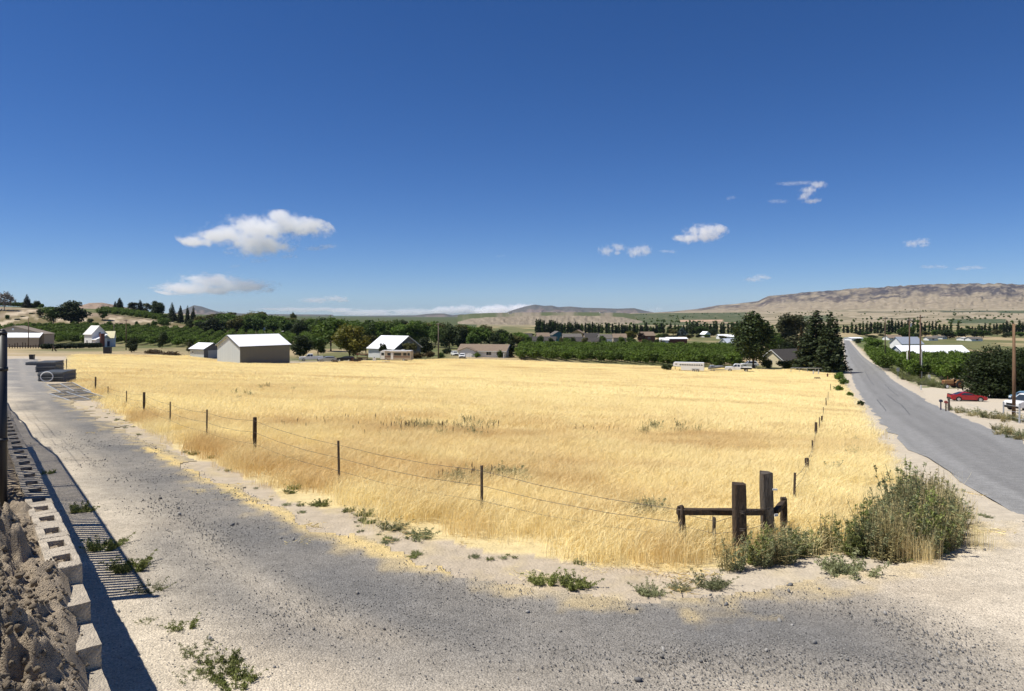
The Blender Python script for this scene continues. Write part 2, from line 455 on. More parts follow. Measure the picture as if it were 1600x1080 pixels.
# ------------------------------------------------------------------ ground sheet
def polar(us, ds):
    Ug, Dg = np.meshgrid(us, ds)
    x = (Ug * Dg).ravel(); y = Dg.ravel()
    nu = len(us); i = np.arange(len(ds) - 1)[:, None] * nu + np.arange(nu - 1)[None, :]
    f = np.stack([i, i + 1, i + nu + 1, i + nu], -1).reshape(-1, 4)
    return x, y, f
us = np.r_[np.linspace(-1.55, -.82, 26)[:-1], np.linspace(-.82, .82, 560), np.linspace(.82, 1.55, 26)[1:]]
ds = np.r_[0.3, 1.0, 2.0, np.exp(np.linspace(math.log(3.0), math.log(9000), 440)), 14000, 19000]
x, y, f = polar(us, ds)
z = gz(x, y)
infield = inpoly(x, y, FIELD_XY)
z += np.where(y < 60, (fbm(x * 1.3, y * 1.3, 4) - .5) * 0.05, 0)
def under(x, y, z):
    dr = inpoly(x, y, DRIVE) | inpoly(x, y, ROADPOLY)
    return np.where(dr, z - 0.06 - 0.0006 * y, z)
# the ground falls away under the driveway and road sheets, a little inside their edges
ddr = dist_line(x, y, DRIVE + DRIVE[:1])
zz = np.where(inpoly(x, y, DRIVE) & (y < 135), z - 0.05 * np.clip((ddr - .6) / .4, 0, 1), z)
drr = dist_line(x, y, ROADPOLY[::6] + ROADPOLY[:1])
zz = np.where(inpoly(x, y, ROADPOLY), np.minimum(zz, z - (0.05 + .0012 * y) * np.clip((drr - .35) / .4, 0, 1)), zz)
gcol = ground_colour(x, y)
ground = mesh_obj('ground', mesh_np('ground', np.stack([x, y, zz], 1), f, earth_material('earth', 0.0), True, colors=gcol))
props(ground, kind='structure')

# ------------------------------------------------------------------ driveway
us2 = np.linspace(-1.2, 1.2, 620); ds2 = np.exp(np.linspace(math.log(1.0), math.log(150), 420))
x, y, f = polar(us2, ds2)
e1 = fbm(x * 1.1, y * 1.1, 4) - .5
inside = inpoly(x + e1 * .8, y + e1 * .6, DRIVE)
keep = inside[f].all(1)
dline = dist_line(x, y, [(p.x, p.y) for p in GRAVEL_LINE])
wob = fbm(x * .5 + 3, y * .5, 4) - .5
wid = 1.0 + 0.024 * np.maximum(y - 20, 0)
grav = np.clip(1.65 - dline / wid + wob * 1.1, 0, 1)
# two wheel tracks worn paler along the line
trk = np.exp(-((dline - 0.75) / 0.28) ** 2) * .45 * np.clip(0.4 + wob * 3, 0, 1)
c = np.tile(C_SAND, (len(x), 1)) * (0.88 + .24 * fbm(x * 1.7, y * 1.7, 4))[:, None]
c = mixc(c, np.clip((fbm(x * .7 + 30, y * .7, 4) - .5) * 4, 0, 1) * .5, C_DIRT)
c = mixc(c, grav * (1 - trk) * np.clip(.92 + wob * .8, 0, 1), C_GRAV)
c = mixc(c, np.clip((y - 22) / 25, 0, 1) * .40, (0.36, 0.345, 0.325))
sl = dist_line(x, y, [(p.x, p.y) for p in STRAW_LINE])
c = mixc(c, np.clip(1.15 - sl / 0.17 + (fbm(x * 4, y * 4, 3) - .5) * 2.2, 0, 1) * .9, (0.72, 0.54, 0.22))
# straw chaff by the verge
de = dist_line(x, y, [(p.x, p.y) for p in DRIVE_EDGE])
c = mixc(c, np.clip(1.1 - de / .45 + (fbm(x * 3, y * 3, 3) - .5) * 3, 0, 1) * .55, (0.58, 0.45, 0.23))
edge_drop = np.clip(de / .25, 0, 1)
zd = gz(x, y) + 0.022 + (fbm(x * 1.2, y * 1.2, 4) - .5) * 0.05 * np.clip(de, 0, 1) - .01 * np.exp(-((dline - 0.75) / 0.3) ** 2)
used = np.unique(f[keep]); remap = -np.ones(len(x), int); remap[used] = np.arange(len(used))
driveway = mesh_obj('driveway', mesh_np('driveway', np.stack([x, y, zd], 1)[used], remap[f[keep]], earth_material('gravel_surface', 0.26, 75), True, colors=c[used]))
props(driveway, kind='structure')

# ------------------------------------------------------------------ asphalt road
ROAD_LIFT = 0.02
nv = 25
verts = []; cols = []
for i in range(len(RL)):
    for k in range(nv):
        t = k / (nv - 1)
        p = RL[i] * (1 - t) + RR[i] * t
        wv = (fbm(np.array([i * .9]), np.array([k * .1]), 4)[0] - .5) * .8 if k in (0, nv - 1) and i < 120 else 0
        p = p + (RL[i] - RR[i]) / np.linalg.norm(RL[i] - RR[i]) * wv
        zc = ROAD_LIFT + 0.05 * (1 - (2 * t - 1) ** 2)
        verts.append((p[0], p[1], gzf(p[0], p[1]) + zc))
        sd = abs(t - .5) * 2
        g = 0.235 + .02 * math.sin(t * 9.4) - .035 * math.exp(-((sd - .45) / .12) ** 2) + (.05 if sd > .93 else 0)
        g *= .9 + .2 * float(fbm(np.array([i * .35]), np.array([k * .8]), 3)[0]); cols.append((g, g * .99, g * .965))
idx = np.arange(len(RL) - 1)[:, None] * nv + np.arange(nv - 1)[None, :]
fr = np.stack([idx, idx + 1, idx + nv + 1, idx + nv], -1).reshape(-1, 4)
m_asph = earth_material('asphalt', 0.16, 55)
road = mesh_obj('road', mesh_np('road', np.array(verts), fr[:, ::-1] if False else fr, m_asph, True, colors=np.array(cols)))
props(road, kind='structure')
# dark tyre scuffs and crack sealing lie in the asphalt itself
m_seal = mat('crack_sealant', (0.06, 0.06, 0.062), rough=.6)
def road_pt(i, t, lift=.004):
    i = min(max(i, 0), len(RL) - 1.001); a = int(i); fr_ = i - a
    L = RL[a] * (1 - fr_) + RL[a + 1] * fr_; Rr = RR[a] * (1 - fr_) + RR[a + 1] * fr_
    p = L * (1 - t) + Rr * t
    return Vector((p[0], p[1], gzf(p[0], p[1]) + ROAD_LIFT + .05 * (1 - (2 * t - 1) ** 2) + lift))
sm = MB()
for (i0, i1, t0, t1) in ((22, 34, .42, .5), (34, 47, .50, .46), (26, 40, .18, .23), (44, 62, .62, .66), (60, 85, .40, .44)):
    pts = []; n = 26
    for k in range(n):
        s = k / (n - 1)
        pts.append((i0 + (i1 - i0) * s, t0 + (t1 - t0) * s + .012 * (mnoise.noise((k * .6, t0 * 30, i0)))))
    for k in range(n - 1):
        w = .006 * (.6 + .5 * random.random())
        a = [road_pt(pts[k][0], pts[k][1] - w), road_pt(pts[k][0], pts[k][1] + w), road_pt(pts[k + 1][0], pts[k + 1][1] + w), road_pt(pts[k + 1][0], pts[k + 1][1] - w)]
        sm.add(a, [(0, 1, 2, 3)])
o = sm.build('crack_sealant', m_seal, road); props(o, kind='stuff')

# ------------------------------------------------------------------ hills and mountains
def ridge(name, crest, d0, d1, prof, colf, gull=0.0, gfreq=40, nu=260, nd=40, back=900, z0=None, rise=0.0, seed=0):
    px = np.array([p[0] for p in crest], float); py = np.array([p[1] for p in crest], float)
    us = (np.linspace(px[0], px[-1], nu) - CX) / F
    cp = np.interp(us * F + CX, px, py)
    zc = (HY - cp) / F * d1
    V = []; T = []
    ts = np.linspace(0, 1, nd)
    for t in ts:
        d = d0 + (d1 - d0) * t
        g = gz(us * d, np.full(nu, d)) - 2 if z0 is None else np.full(nu, z0)
        p = np.interp(t, [a for a, b in prof], [b for a, b in prof])
        q = math.sin(math.pi * min(1, t * 1.02)) ** .7
        n = fbm(us * gfreq + seed, np.full(nu, t * 2.2 + seed), 5)
        rg = 1 - np.abs(2 * n - 1) * 2
        zz = g + (zc - g) * p + gull * q * (rg - .3) * np.clip((zc - g) / (np.max(zc - g) + 1e-6), .15, 1)
        V.append(np.stack([us * d, np.full(nu, d), zz], 1)); T.append(np.full(nu, t))
    d = d1 + back
    V.append(np.stack([us * d, np.full(nu, d), zc + rise], 1)); T.append(np.full(nu, 1.0))
    V.append(np.stack([us * d, np.full(nu, d + 60), np.full(nu, -60.0)], 1)); T.append(np.full(nu, 1.0))
    V = np.concatenate(V); T = np.concatenate(T)
    i = np.arange(nd + 1)[:, None] * nu + np.arange(nu - 1)[None, :]
    f = np.stack([i, i + 1, i + nu + 1, i + nu], -1).reshape(-1, 4)
    c = colf(V, T)
    m = mat(name + '_earth', attr='Col', rough=1, spec=0.05, noise=.28, nscale=18 / d1 * 8, bump=0.0, detail=10)
    o = mesh_obj(name, mesh_np(name, V, f, m, True, colors=c))
    return props(o, kind='structure')

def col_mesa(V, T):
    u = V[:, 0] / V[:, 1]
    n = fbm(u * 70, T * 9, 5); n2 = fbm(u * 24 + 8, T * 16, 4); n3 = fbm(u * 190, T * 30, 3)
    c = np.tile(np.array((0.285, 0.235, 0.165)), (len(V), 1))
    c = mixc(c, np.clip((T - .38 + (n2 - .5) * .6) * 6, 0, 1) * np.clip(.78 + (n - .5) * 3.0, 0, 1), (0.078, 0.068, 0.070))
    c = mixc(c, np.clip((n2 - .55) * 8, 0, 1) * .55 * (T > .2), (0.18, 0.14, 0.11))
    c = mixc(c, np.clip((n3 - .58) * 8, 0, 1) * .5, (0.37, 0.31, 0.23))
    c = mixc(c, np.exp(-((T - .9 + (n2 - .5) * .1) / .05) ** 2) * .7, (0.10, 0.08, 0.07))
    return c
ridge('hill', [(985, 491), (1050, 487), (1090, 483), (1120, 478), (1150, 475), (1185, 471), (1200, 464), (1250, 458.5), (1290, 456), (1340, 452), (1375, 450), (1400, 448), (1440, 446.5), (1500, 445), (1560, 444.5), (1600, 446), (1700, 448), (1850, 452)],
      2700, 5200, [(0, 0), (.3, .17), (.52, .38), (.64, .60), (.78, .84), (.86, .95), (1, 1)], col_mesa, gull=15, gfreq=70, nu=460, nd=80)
def col_bench(V, T):
    u = V[:, 0] / V[:, 1]
    s = fbm(u * 190 + T * 5, T * 1.2, 3); n = fbm(u * 60, T * 5, 4)
    c = np.tile(np.array((0.255, 0.215, 0.16)), (len(V), 1)) * (0.72 + .5 * s)[:, None]
    c = mixc(c, np.clip((T - .86) * 12, 0, 1) * np.clip((n - .3) * 4, 0, 1), (0.10, 0.115, 0.055))
    return c
ridge('hill', [(715, 503), (735, 498), (760, 496), (820, 494), (880, 493), (940, 494), (975, 496), (1000, 501), (1020, 506), (1040, 510)], 1080, 1420,
      [(0, 0), (.18, .15), (.72, .93), (.86, 1), (1, 1)], col_bench, gull=2.2, gfreq=120, nu=420, nd=30, back=1300, rise=9.5, seed=4)
def col_brown(V, T):
    u = V[:, 0] / V[:, 1]
    c = np.tile(np.array((0.27, 0.20, 0.145)), (len(V), 1)) * (0.7 + .6 * fbm(u * 90, T * 5, 4))[:, None]
    return c
ridge('hill', [(105, 484), (128, 477), (140, 473.5), (160, 473), (176, 476), (195, 480), (230, 484)], 1900, 2600, [(0, 0), (1, 1)], col_brown, gull=8, gfreq=60, nu=80, nd=20)
def col_mtn(V, T):
    u = V[:, 0] / V[:, 1]
    n = fbm(u * 120, T * 6, 5)
    c = np.tile(np.array((0.20, 0.155, 0.13)), (len(V), 1)) * (0.6 + .8 * n)[:, None]
    c = mixc(c, np.clip((T - .45 + (n - .5)) * 4, 0, 1) * .7, (0.06, 0.07, 0.06))
    return c
ridge('mountain', [(270, 490), (292, 482), (303, 477), (315, 479), (330, 484), (348, 489), (420, 491), (520, 492)], 6500, 8200, [(0, 0), (.5, .45), (1, 1)], col_mtn, gull=26, gfreq=70, nu=160, nd=26, z0=-50)
ridge('mountain', [(560, 494), (650, 493), (664, 491), (680, 490), (694, 490), (706, 493), (722, 491), (745, 493), (770, 494), (786, 491), (800, 485), (820, 479), (836, 476), (850, 478), (862, 477.5), (872, 480), (890, 479), (912, 481), (940, 481.5), (965, 482.5), (990, 481.5), (1010, 486), (1030, 490), (1075, 493)],
      6800, 8600, [(0, 0), (.5, .5), (1, 1)], col_mtn, gull=34, gfreq=60, nu=360, nd=30, z0=-60, seed=2)

# ------------------------------------------------------------------ scattering (stuff only)
def scatter(name, P, rot, scl, idx, protos, label, cat, tint=None):
    me = mesh_np(name, P, np.zeros((0, 3), np.int32), None, attrs={'rot': ('FLOAT_VECTOR', rot), 'scl': ('FLOAT_VECTOR', scl), 'idx': ('INT', idx), 'tint': ('FLOAT', tint if tint is not None else np.zeros(len(P)))})
    o = mesh_obj(name, me)
    props(o, label, cat, None, 'stuff')
    pc = bpy.data.collections.new(name + '_kinds')
    for p in protos: pc.objects.link(p)
    ng = bpy.data.node_groups.new(name + '_scatter', 'GeometryNodeTree')
    ng.interface.new_socket('Geometry', in_out='INPUT', socket_type='NodeSocketGeometry')
    ng.interface.new_socket('Geometry', in_out='OUTPUT', socket_type='NodeSocketGeometry')
    n, l = ng.nodes, ng.links
    gi = n.new('NodeGroupInput'); go = n.new('NodeGroupOutput')
    ci = n.new('GeometryNodeCollectionInfo'); ci.inputs['Collection'].default_value = pc
    ci.inputs['Separate Children'].default_value = True; ci.inputs['Reset Children'].default_value = True
    ip = n.new('GeometryNodeInstanceOnPoints'); ip.inputs['Pick Instance'].default_value = True
    def na(nm, t):
        a = n.new('GeometryNodeInputNamedAttribute'); a.data_type = t; a.inputs['Name'].default_value = nm
        return a.outputs['Attribute']
    l.new(gi.outputs[0], ip.inputs['Points']); l.new(ci.outputs[0], ip.inputs['Instance'])
    l.new(na('idx', 'INT'), ip.inputs['Instance Index'])
    l.new(na('rot', 'FLOAT_VECTOR'), ip.inputs['Rotation']); l.new(na('scl', 'FLOAT_VECTOR'), ip.inputs['Scale'])
    l.new(ip.outputs[0], go.inputs[0])
    md = o.modifiers.new('scatter', 'NODES'); md.node_group = ng
    return o

def proto(name, V, Fc, m, colors=None):
    o = bpy.data.objects.new(name, mesh_np(name, V, Fc, m, colors=colors))
    return o

def blades(n, rad, h0, h1, w, lean, wind, rs, head=True, curve=.5):
    V = []; Fc = []
    for k in range(n):
        a = rs.random() * 6.283; r = rad * math.sqrt(rs.random())
        bx, by = r * math.cos(a), r * math.sin(a)
        h = h0 + (h1 - h0) * rs.random()
        la = rs.random() * 6.283; lm = lean * rs.random()
        dx, dy = math.cos(la) * lm + wind[0] * (.5 + rs.random()), math.sin(la) * lm + wind[1] * (.5 + rs.random())
        fa = rs.random() * 6.283; ox, oy = math.cos(fa) * w / 2, math.sin(fa) * w / 2
        b = len(V)
        m1 = .5; c1 = curve * .45
        p1 = (bx + dx * h * c1 * .6, by + dy * h * c1 * .6, h * .55); p2 = (bx + dx * h, by + dy * h, h * (1 - .25 * (dx * dx + dy * dy)))
        V += [(bx - ox, by - oy, -.03), (bx + ox, by + oy, -.03), (p1[0] + ox * .8, p1[1] + oy * .8, p1[2]), (p1[0] - ox * .8, p1[1] - oy * .8, p1[2])]
        q = 1.5 if head and rs.random() < .55 else .45
        V += [(p2[0] + ox * q * .7, p2[1] + oy * q * .7, p2[2] * .93 + .0), (p2[0] - ox * q * .7, p2[1] - oy * q * .7, p2[2] * .93), (p2[0] + dx * .04, p2[1] + dy * .04, p2[2])]
        Fc += [(b, b + 1, b + 2), (b, b + 2, b + 3), (b + 3, b + 2, b + 4), (b + 3, b + 4, b + 5), (b + 5, b + 4, b + 6)]
    return np.array(V), np.array(Fc)

def grass_mat(name, c0, c1, transl=.35, tip=None):
    m = bpy.data.materials.new(name); m.use_nodes = True
    n, l = m.node_tree.nodes, m.node_tree.links
    b = n['Principled BSDF']; b.inputs['Roughness'].default_value = .7; b.inputs['Specular IOR Level'].default_value = .25
    a = n.new('ShaderNodeAttribute'); a.attribute_type = 'INSTANCER'; a.attribute_name = 'tint'
    mx = n.new('ShaderNodeMix'); mx.data_type = 'RGBA'; mx.inputs[6].default_value = (*c0, 1); mx.inputs[7].default_value = (*c1, 1)
    l.new(a.outputs['Fac'], mx.inputs[0])
    t = n.new('ShaderNodeTexNoise'); t.inputs['Scale'].default_value = 25; tc = n.new('ShaderNodeTexCoord'); l.new(tc.outputs['Object'], t.inputs['Vector'])
    mr = n.new('ShaderNodeMapRange'); mr.inputs['To Min'].default_value = .75; mr.inputs['To Max'].default_value = 1.25; l.new(t.outputs['Fac'], mr.inputs['Value'])
    vm = n.new('ShaderNodeVectorMath'); vm.operation = 'SCALE'; l.new(mx.outputs[2], vm.inputs[0]); l.new(mr.outputs[0], vm.inputs['Scale'])
    l.new(vm.outputs[0], b.inputs['Base Color'])
    tr = n.new('ShaderNodeBsdfTranslucent'); ms = n.new('ShaderNodeMixShader'); ms.inputs[0].default_value = transl
    l.new(vm.outputs[0], tr.inputs['Color']); l.new(b.outputs[0], ms.inputs[1]); l.new(tr.outputs[0], ms.inputs[2])
    l.new(ms.outputs[0], n['Material Output'].inputs['Surface'])
    return m
m_straw = grass_mat('straw', (0.97, 0.84, 0.465), (0.68, 0.48, 0.215))
rs = random.Random(5)
tufts = []
for k in range(5):
    V, Fc = blades(110, .34, .12, .30, .005, 1.0, (.42, .05), rs); tufts.append(proto('dry_grass_tuft', V, Fc, m_straw))
for k in range(4):
    V, Fc = blades(70, .6, .13, .29, .013, .95, (.42, .05), rs); tufts.append(proto('dry_grass_tuft', V, Fc, m_straw))
for k in range(4):
    V, Fc = blades(70, 1.1, .14, .30, .034, .95, (.42, .05), rs); tufts.append(proto('dry_grass_tuft', V, Fc, m_straw))
FE = [(p[0], p[1]) for p in FIELD[:26]]
def field_points(d0, d1, dens):
    n = int((d1 * d1 - d0 * d0) / 2 * 1.5 * dens)
    yy = np.sqrt(rng.random(n) * (d1 * d1 - d0 * d0) + d0 * d0); xx = (rng.random(n) * 1.5 - .75) * yy
    k = inpoly(xx, yy, FIELD_XY)
    return xx[k], yy[k]
X = []; Y = []; I = []; 
for (d0, d1, dens, i0, i1) in ((8, 24, 15, 0, 5), (24, 62, 5, 5, 9), (62, 225, 1.25, 9, 13)):
    xx, yy = field_points(d0, d1, dens); X.append(xx); Y.append(yy); I.append(rng.integers(i0, i1, len(xx)))
X = np.concatenate(X); Y = np.concatenate(Y); I = np.concatenate(I)
de = dist_line(X, Y, FE[2:18]); dfar = dist_line(X, Y, FE[18:])
# bare thinning right at the rim so that the edge is ragged
k = (rng.random(len(X)) < np.clip(np.minimum(de, dfar) / .35 + .25, 0, 1)) & ~((np.minimum(de, dfar) < .15 + 1.5 * np.clip(fbm(X * .7 + 11, Y * .7, 3) - .42, 0, 1) * 2) & (rng.random(len(X)) < .8) & (Y < 45))
X, Y, I, de, dfar = X[k], Y[k], I[k], de[k], dfar[k]
wave = fbm(X * .16 + 40, Y * .30, 4); wave2 = fbm(X * .035, Y * .05 + 7, 3)
rim = np.exp(-(de / 1.1) ** 2)
tint = np.clip((wave - .5) * 1.5 + .03 + (wave2 - .5) * .8, 0, .8) + rim * np.clip(.22 + (fbm(X * .9, Y * .9, 3) - .5) * 2.4, 0, .8)
for (ppx, ppy, rx, ry, amt) in ((760, 738, 4.2, 3.4, .75), (690, 672, 9, 6, .55), (1040, 672, 9, 7, .4), (370, 610, 14, 10, .45), (1000, 800, 2.2, 1.2, .5), (560, 660, 6, 5, .35), (900, 640, 12, 7, .3), (330, 575, 22, 9, .35)):
    q = gp(ppx, ppy); tint = tint + .7 * amt * np.exp(-((X - q.x) / rx) ** 2 - ((Y - q.y) / ry) ** 2) * np.clip(fbm(X * .8, Y * .8, 3) * 2.4 - .4, 0, 1.3)
tint = np.clip(tint, 0, 1)
hs = (.75 + .5 * fbm(X * .5, Y * .5, 3)) * (1 + .40 * rim * np.clip(fbm(X * 1.1, Y * 1.1, 3) * 3 - .8, 0, 1.6))
hs *= np.where(rng.random(len(X)) < .05, 1.35, 1.0)
rot = np.stack([np.zeros(len(X)), np.zeros(len(X)), (rng.random(len(X)) - .5) * 2.2], 1)
scl = np.stack([.85 + .4 * rng.random(len(X)), .85 + .4 * rng.random(len(X)), hs], 1)
scatter('dry_grass', np.stack([X, Y, gz(X, Y) - .01], 1), rot, scl, I, tufts, 'tall golden dry grass covering the whole fenced field', 'grass', tint)
# ------------------------------------------------------------------ vegetation kit
def leaf_mat(name, c0, c1, transl=.3, rand=.32, rough=.6):
    """leaf colour varies leaf by leaf (attribute) and tree by tree"""
    m = bpy.data.materials.new(name); m.use_nodes = True
    n, l = m.node_tree.nodes, m.node_tree.links
    b = n['Principled BSDF']; b.inputs['Roughness'].default_value = rough; b.inputs['Specular IOR Level'].default_value = .25
    a = n.new('ShaderNodeAttribute'); a.attribute_name = 'Col'
    mx = n.new('ShaderNodeMix'); mx.data_type = 'RGBA'; mx.inputs[6].default_value = (*c0, 1); mx.inputs[7].default_value = (*c1, 1)
    l.new(a.outputs['Fac'], mx.inputs[0])
    oi = n.new('ShaderNodeObjectInfo')
    mr = n.new('ShaderNodeMapRange'); mr.inputs['To Min'].default_value = 1 - rand; mr.inputs['To Max'].default_value = 1 + rand
    l.new(oi.outputs['Random'], mr.inputs['Value'])
    vm = n.new('ShaderNodeVectorMath'); vm.operation = 'SCALE'; l.new(mx.outputs[2], vm.inputs[0]); l.new(mr.outputs[0], vm.inputs['Scale'])
    l.new(vm.outputs[0], b.inputs['Base Color'])
    tr = n.new('ShaderNodeBsdfTranslucent'); ms = n.new('ShaderNodeMixShader'); ms.inputs[0].default_value = transl
    l.new(vm.outputs[0], tr.inputs['Color']); l.new(b.outputs[0], ms.inputs[1]); l.new(tr.outputs[0], ms.inputs[2])
    l.new(ms.outputs[0], n['Material Output'].inputs['Surface'])
    return m
L_BRIGHT = leaf_mat('bright_leaves', (0.062, 0.114, 0.013), (0.136, 0.209, 0.026))
L_MID = leaf_mat('green_leaves', (0.041, 0.078, 0.012), (0.096, 0.148, 0.023))
L_DARK = leaf_mat('dark_leaves', (0.022, 0.038, 0.010), (0.056, 0.076, 0.020))
L_OLIVE = leaf_mat('olive_leaves', (0.068, 0.073, 0.018), (0.149, 0.140, 0.038))
L_YELLOW = leaf_mat('yellowing_leaves', (0.081, 0.095, 0.012), (0.198, 0.168, 0.026))
L_GREY = leaf_mat('grey_green_leaves', (0.068, 0.078, 0.034), (0.149, 0.151, 0.067))
L_FIR = leaf_mat('fir_needles', (0.018, 0.029, 0.010), (0.043, 0.056, 0.018), transl=.1)
L_PINE = leaf_mat('pine_needles', (0.020, 0.036, 0.010), (0.054, 0.074, 0.018), transl=.12)
L_RUST = leaf_mat('rusty_leaves', (0.056, 0.044, 0.016), (0.120, 0.080, 0.028))
L_PLUM = leaf_mat('plum_leaves', (0.03, 0.018, 0.014), (0.06, 0.035, 0.025))
L_BLUE = leaf_mat('blue_green_needles', (0.05, 0.075, 0.07), (0.10, 0.135, 0.125), transl=.1)
L_TWIG = leaf_mat('bare_twigs', (0.13, 0.11, 0.09), (0.24, 0.21, 0.175), transl=0)
L_ORCH = leaf_mat('orchard_leaves', (0.057, 0.101, 0.011), (0.131, 0.189, 0.022))
L_WEED = leaf_mat('weed_leaves', (0.136, 0.169, 0.043), (0.311, 0.338, 0.108), transl=.25)
M_BARK = mat('bark', (0.10, 0.075, 0.055), rough=.95, noise=.3, nscale=6, bump=.6, bscale=18, stretch=(1, 1, .25))
M_BARK2 = mat('pale_bark', (0.26, 0.22, 0.18), rough=.95, noise=.3, nscale=6)

def leafy(rs, blobs, n, size, flat=.5, up=.35, aspect=1.0):
    """leaf faces spread through a set of blobs (x,y,z,rx,ry,rz), denser near each blob's skin"""
    B = np.array(blobs); w = B[:, 3] * B[:, 4] + B[:, 5] * B[:, 3]; w = w / w.sum()
    k = rs.choice(len(B), n, p=w)
    d = rs.normal(size=(n, 3)); d /= np.linalg.norm(d, axis=1)[:, None]
    r = rs.random(n) ** .38
    P = B[k, :3] + d * r[:, None] * B[k, 3:6] * (0.82 + .30 * rs.random((n, 1)))
    nrm = d * flat + rs.normal(size=(n, 3)) * .55 + np.array((0, 0, up)); nrm /= np.linalg.norm(nrm, axis=1)[:, None]
    t = np.cross(nrm, rs.normal(size=(n, 3))); t /= np.linalg.norm(t, axis=1)[:, None] + 1e-9
    b = np.cross(nrm, t)
    s = size * (.55 + .9 * rs.random(n))[:, None]
    t = t * s * aspect; b = b * s * .62 / aspect
    bend = nrm * s * .18
    V = np.stack([P - t, P - b * 1 + bend, P + t, P + b + bend], 1).reshape(-1, 3)
    Fc = np.arange(n * 4).reshape(-1, 4)
    c = np.clip(rs.random(n) * .55 + .45 * rs.random(len(B))[k], 0, 1)
    C = np.repeat(c, 4)[:, None] * np.ones(3)
    return V, Fc, C

def limbs(rs, h, r, spread, nb, base=0.25, top=.85, lean=.03, kind='broad'):
    mb = MB()
    pts = [(math.sin(i * 1.7) * lean * h * i / 5, math.cos(i * 2.3) * lean * h * i / 5, h * top * i / 5 - (.15 if i == 0 else 0)) for i in range(6)]
    mb.tube(pts, [r * (1.25 if i == 0 else 1) * (1 - .17 * i) for i in range(6)], 7)
    for k in range(nb):
        f = base + (top - base) * .9 * (k + .5) / nb
        a = k * 2.4 + rs.random()
        z0 = h * f
        L = spread * (.6 + .5 * rs.random()) * (1 if kind == 'broad' else (1.05 - f))
        rise = L * (.7 if kind == 'broad' else -.05)
        p0 = Vector((0, 0, z0)); p2 = Vector((math.cos(a) * L, math.sin(a) * L, z0 + rise)); p1 = (p0 + p2) / 2 + Vector((0, 0, -.08 * L))
        mb.tube([p0, p1, p2], [r * .45 * (1 - .6 * f), r * .3 * (1 - .6 * f), r * .08], 5)
    return mb

def broad_proto(seed, h, w, n, size, leaf, crown_base=.18, lobes=16, trunk_r=None, mono=False, airy=0.0):
    rs = np.random.default_rng(seed)
    blobs = []
    for k in range(lobes):
        a = rs.random() * 6.283; s = w * (.13 + .11 * rs.random()) * (1 - airy * .35)
        cz = math.asin(1.9 * rs.random() - .95) / 1.5708 if k % 2 else 1.7 * rs.random() - .85
        rr = (w / 2 - s) * math.sqrt(max(0, 1 - abs(cz) ** 2.2)) * rs.random() ** .4
        zc = h * (1 + crown_base) / 2 + cz * (h * (1 - crown_base) / 2 - s * .9) - .04 * h
        blobs.append((rr * math.cos(a), rr * math.sin(a), zc, s, s, s * .9))
    blobs.append((0, 0, h * (crown_base + 1) / 2, w * .28, w * .28, h * (1 - crown_base) * .36))
    V, Fc, C = leafy(rs, blobs, n, size)
    crown = mesh_np('crown', V, Fc, leaf, colors=C)
    tb = limbs(rs, h, trunk_r or h * .022, w * .3, 7, base=max(.12, crown_base * .8), top=.8)
    return crown, tb, h, w

def conifer_proto(seed, h, w, n, size, leaf, base=.08, tiers=26, droop=.18, ragged=.3, power=.85, trunk_r=None):
    rs = np.random.default_rng(seed)
    blobs = []
    for t in range(tiers):
        f = base + (1 - base) * (t + .3) / tiers
        R0 = w / 2 * (1 - (f - base) / (1 - base)) ** power + w * .02
        m = max(3, int(7 * (1 - f) + 3))
        for k in range(m):
            a = k * 6.283 / m + t * 1.1 + rs.random() * .7
            L = R0 * (1 - ragged * rs.random())
            for q in (.45, .85):
                blobs.append((math.cos(a) * L * q, math.sin(a) * L * q, h * f - droop * L * q * q, L * .26 + w * .015, L * .26 + w * .015, L * .13 + h * .009))
    blobs.append((0, 0, h * .96, w * .04, w * .04, h * .05))
    V, Fc, C = leafy(rs, blobs, n, size, up=.5)
    crown = mesh_np('crown', V, Fc, leaf, colors=C)
    tb = limbs(rs, h, trunk_r or h * .017, w * .35, 10, base=.15, top=.97, lean=.004, kind='conifer')
    return crown, tb, h, w

def column_proto(seed, h, w, n, size, leaf, base=.04):
    rs = np.random.default_rng(seed)
    blobs = []
    for k in range(26):
        f = base + (1 - base) * (k + .5) / 26
        env = math.sin(math.pi * (.12 + .86 * f) ** .8) ** .6
        a = rs.random() * 6.283
        blobs.append((math.cos(a) * w * .17 * env, math.sin(a) * w * .17 * env, h * f, w * .34 * env + .02, w * .34 * env + .02, h * .05))
    V, Fc, C = leafy(rs, blobs, n, size, flat=.9, up=.1)
    crown = mesh_np('crown', V, Fc, leaf, colors=C)
    tb = limbs(rs, h, h * .014, w * .2, 4, base=.1, top=.9, lean=.004)
    return crown, tb, h, w

def build_mesh(mb, name, m):
    o = mb.build(name, m); me = o.data; bpy.data.objects.remove(o); return me

class TreeKind:
    def __init__(self, protos, bark=M_BARK):
        self.p = [(c, build_mesh(t, 'trunk', bark), h, w) for c, t, h, w in protos]
        self.k = 0
    def plant(self, name, label, loc, H, W, group=None, single=False, cat='tree', pick=None, rot=None):
        c, t, h, w = self.p[(self.k if pick is None else pick) % len(self.p)]; self.k += 1
        o = thing(name, label, cat, loc, rng.random() * 6.28 if rot is None else rot, group)
        o.scale = (W / w, W / w, H / h)
        a = mesh_obj('crown', c, o); b = mesh_obj('trunk', t, o)
        return o

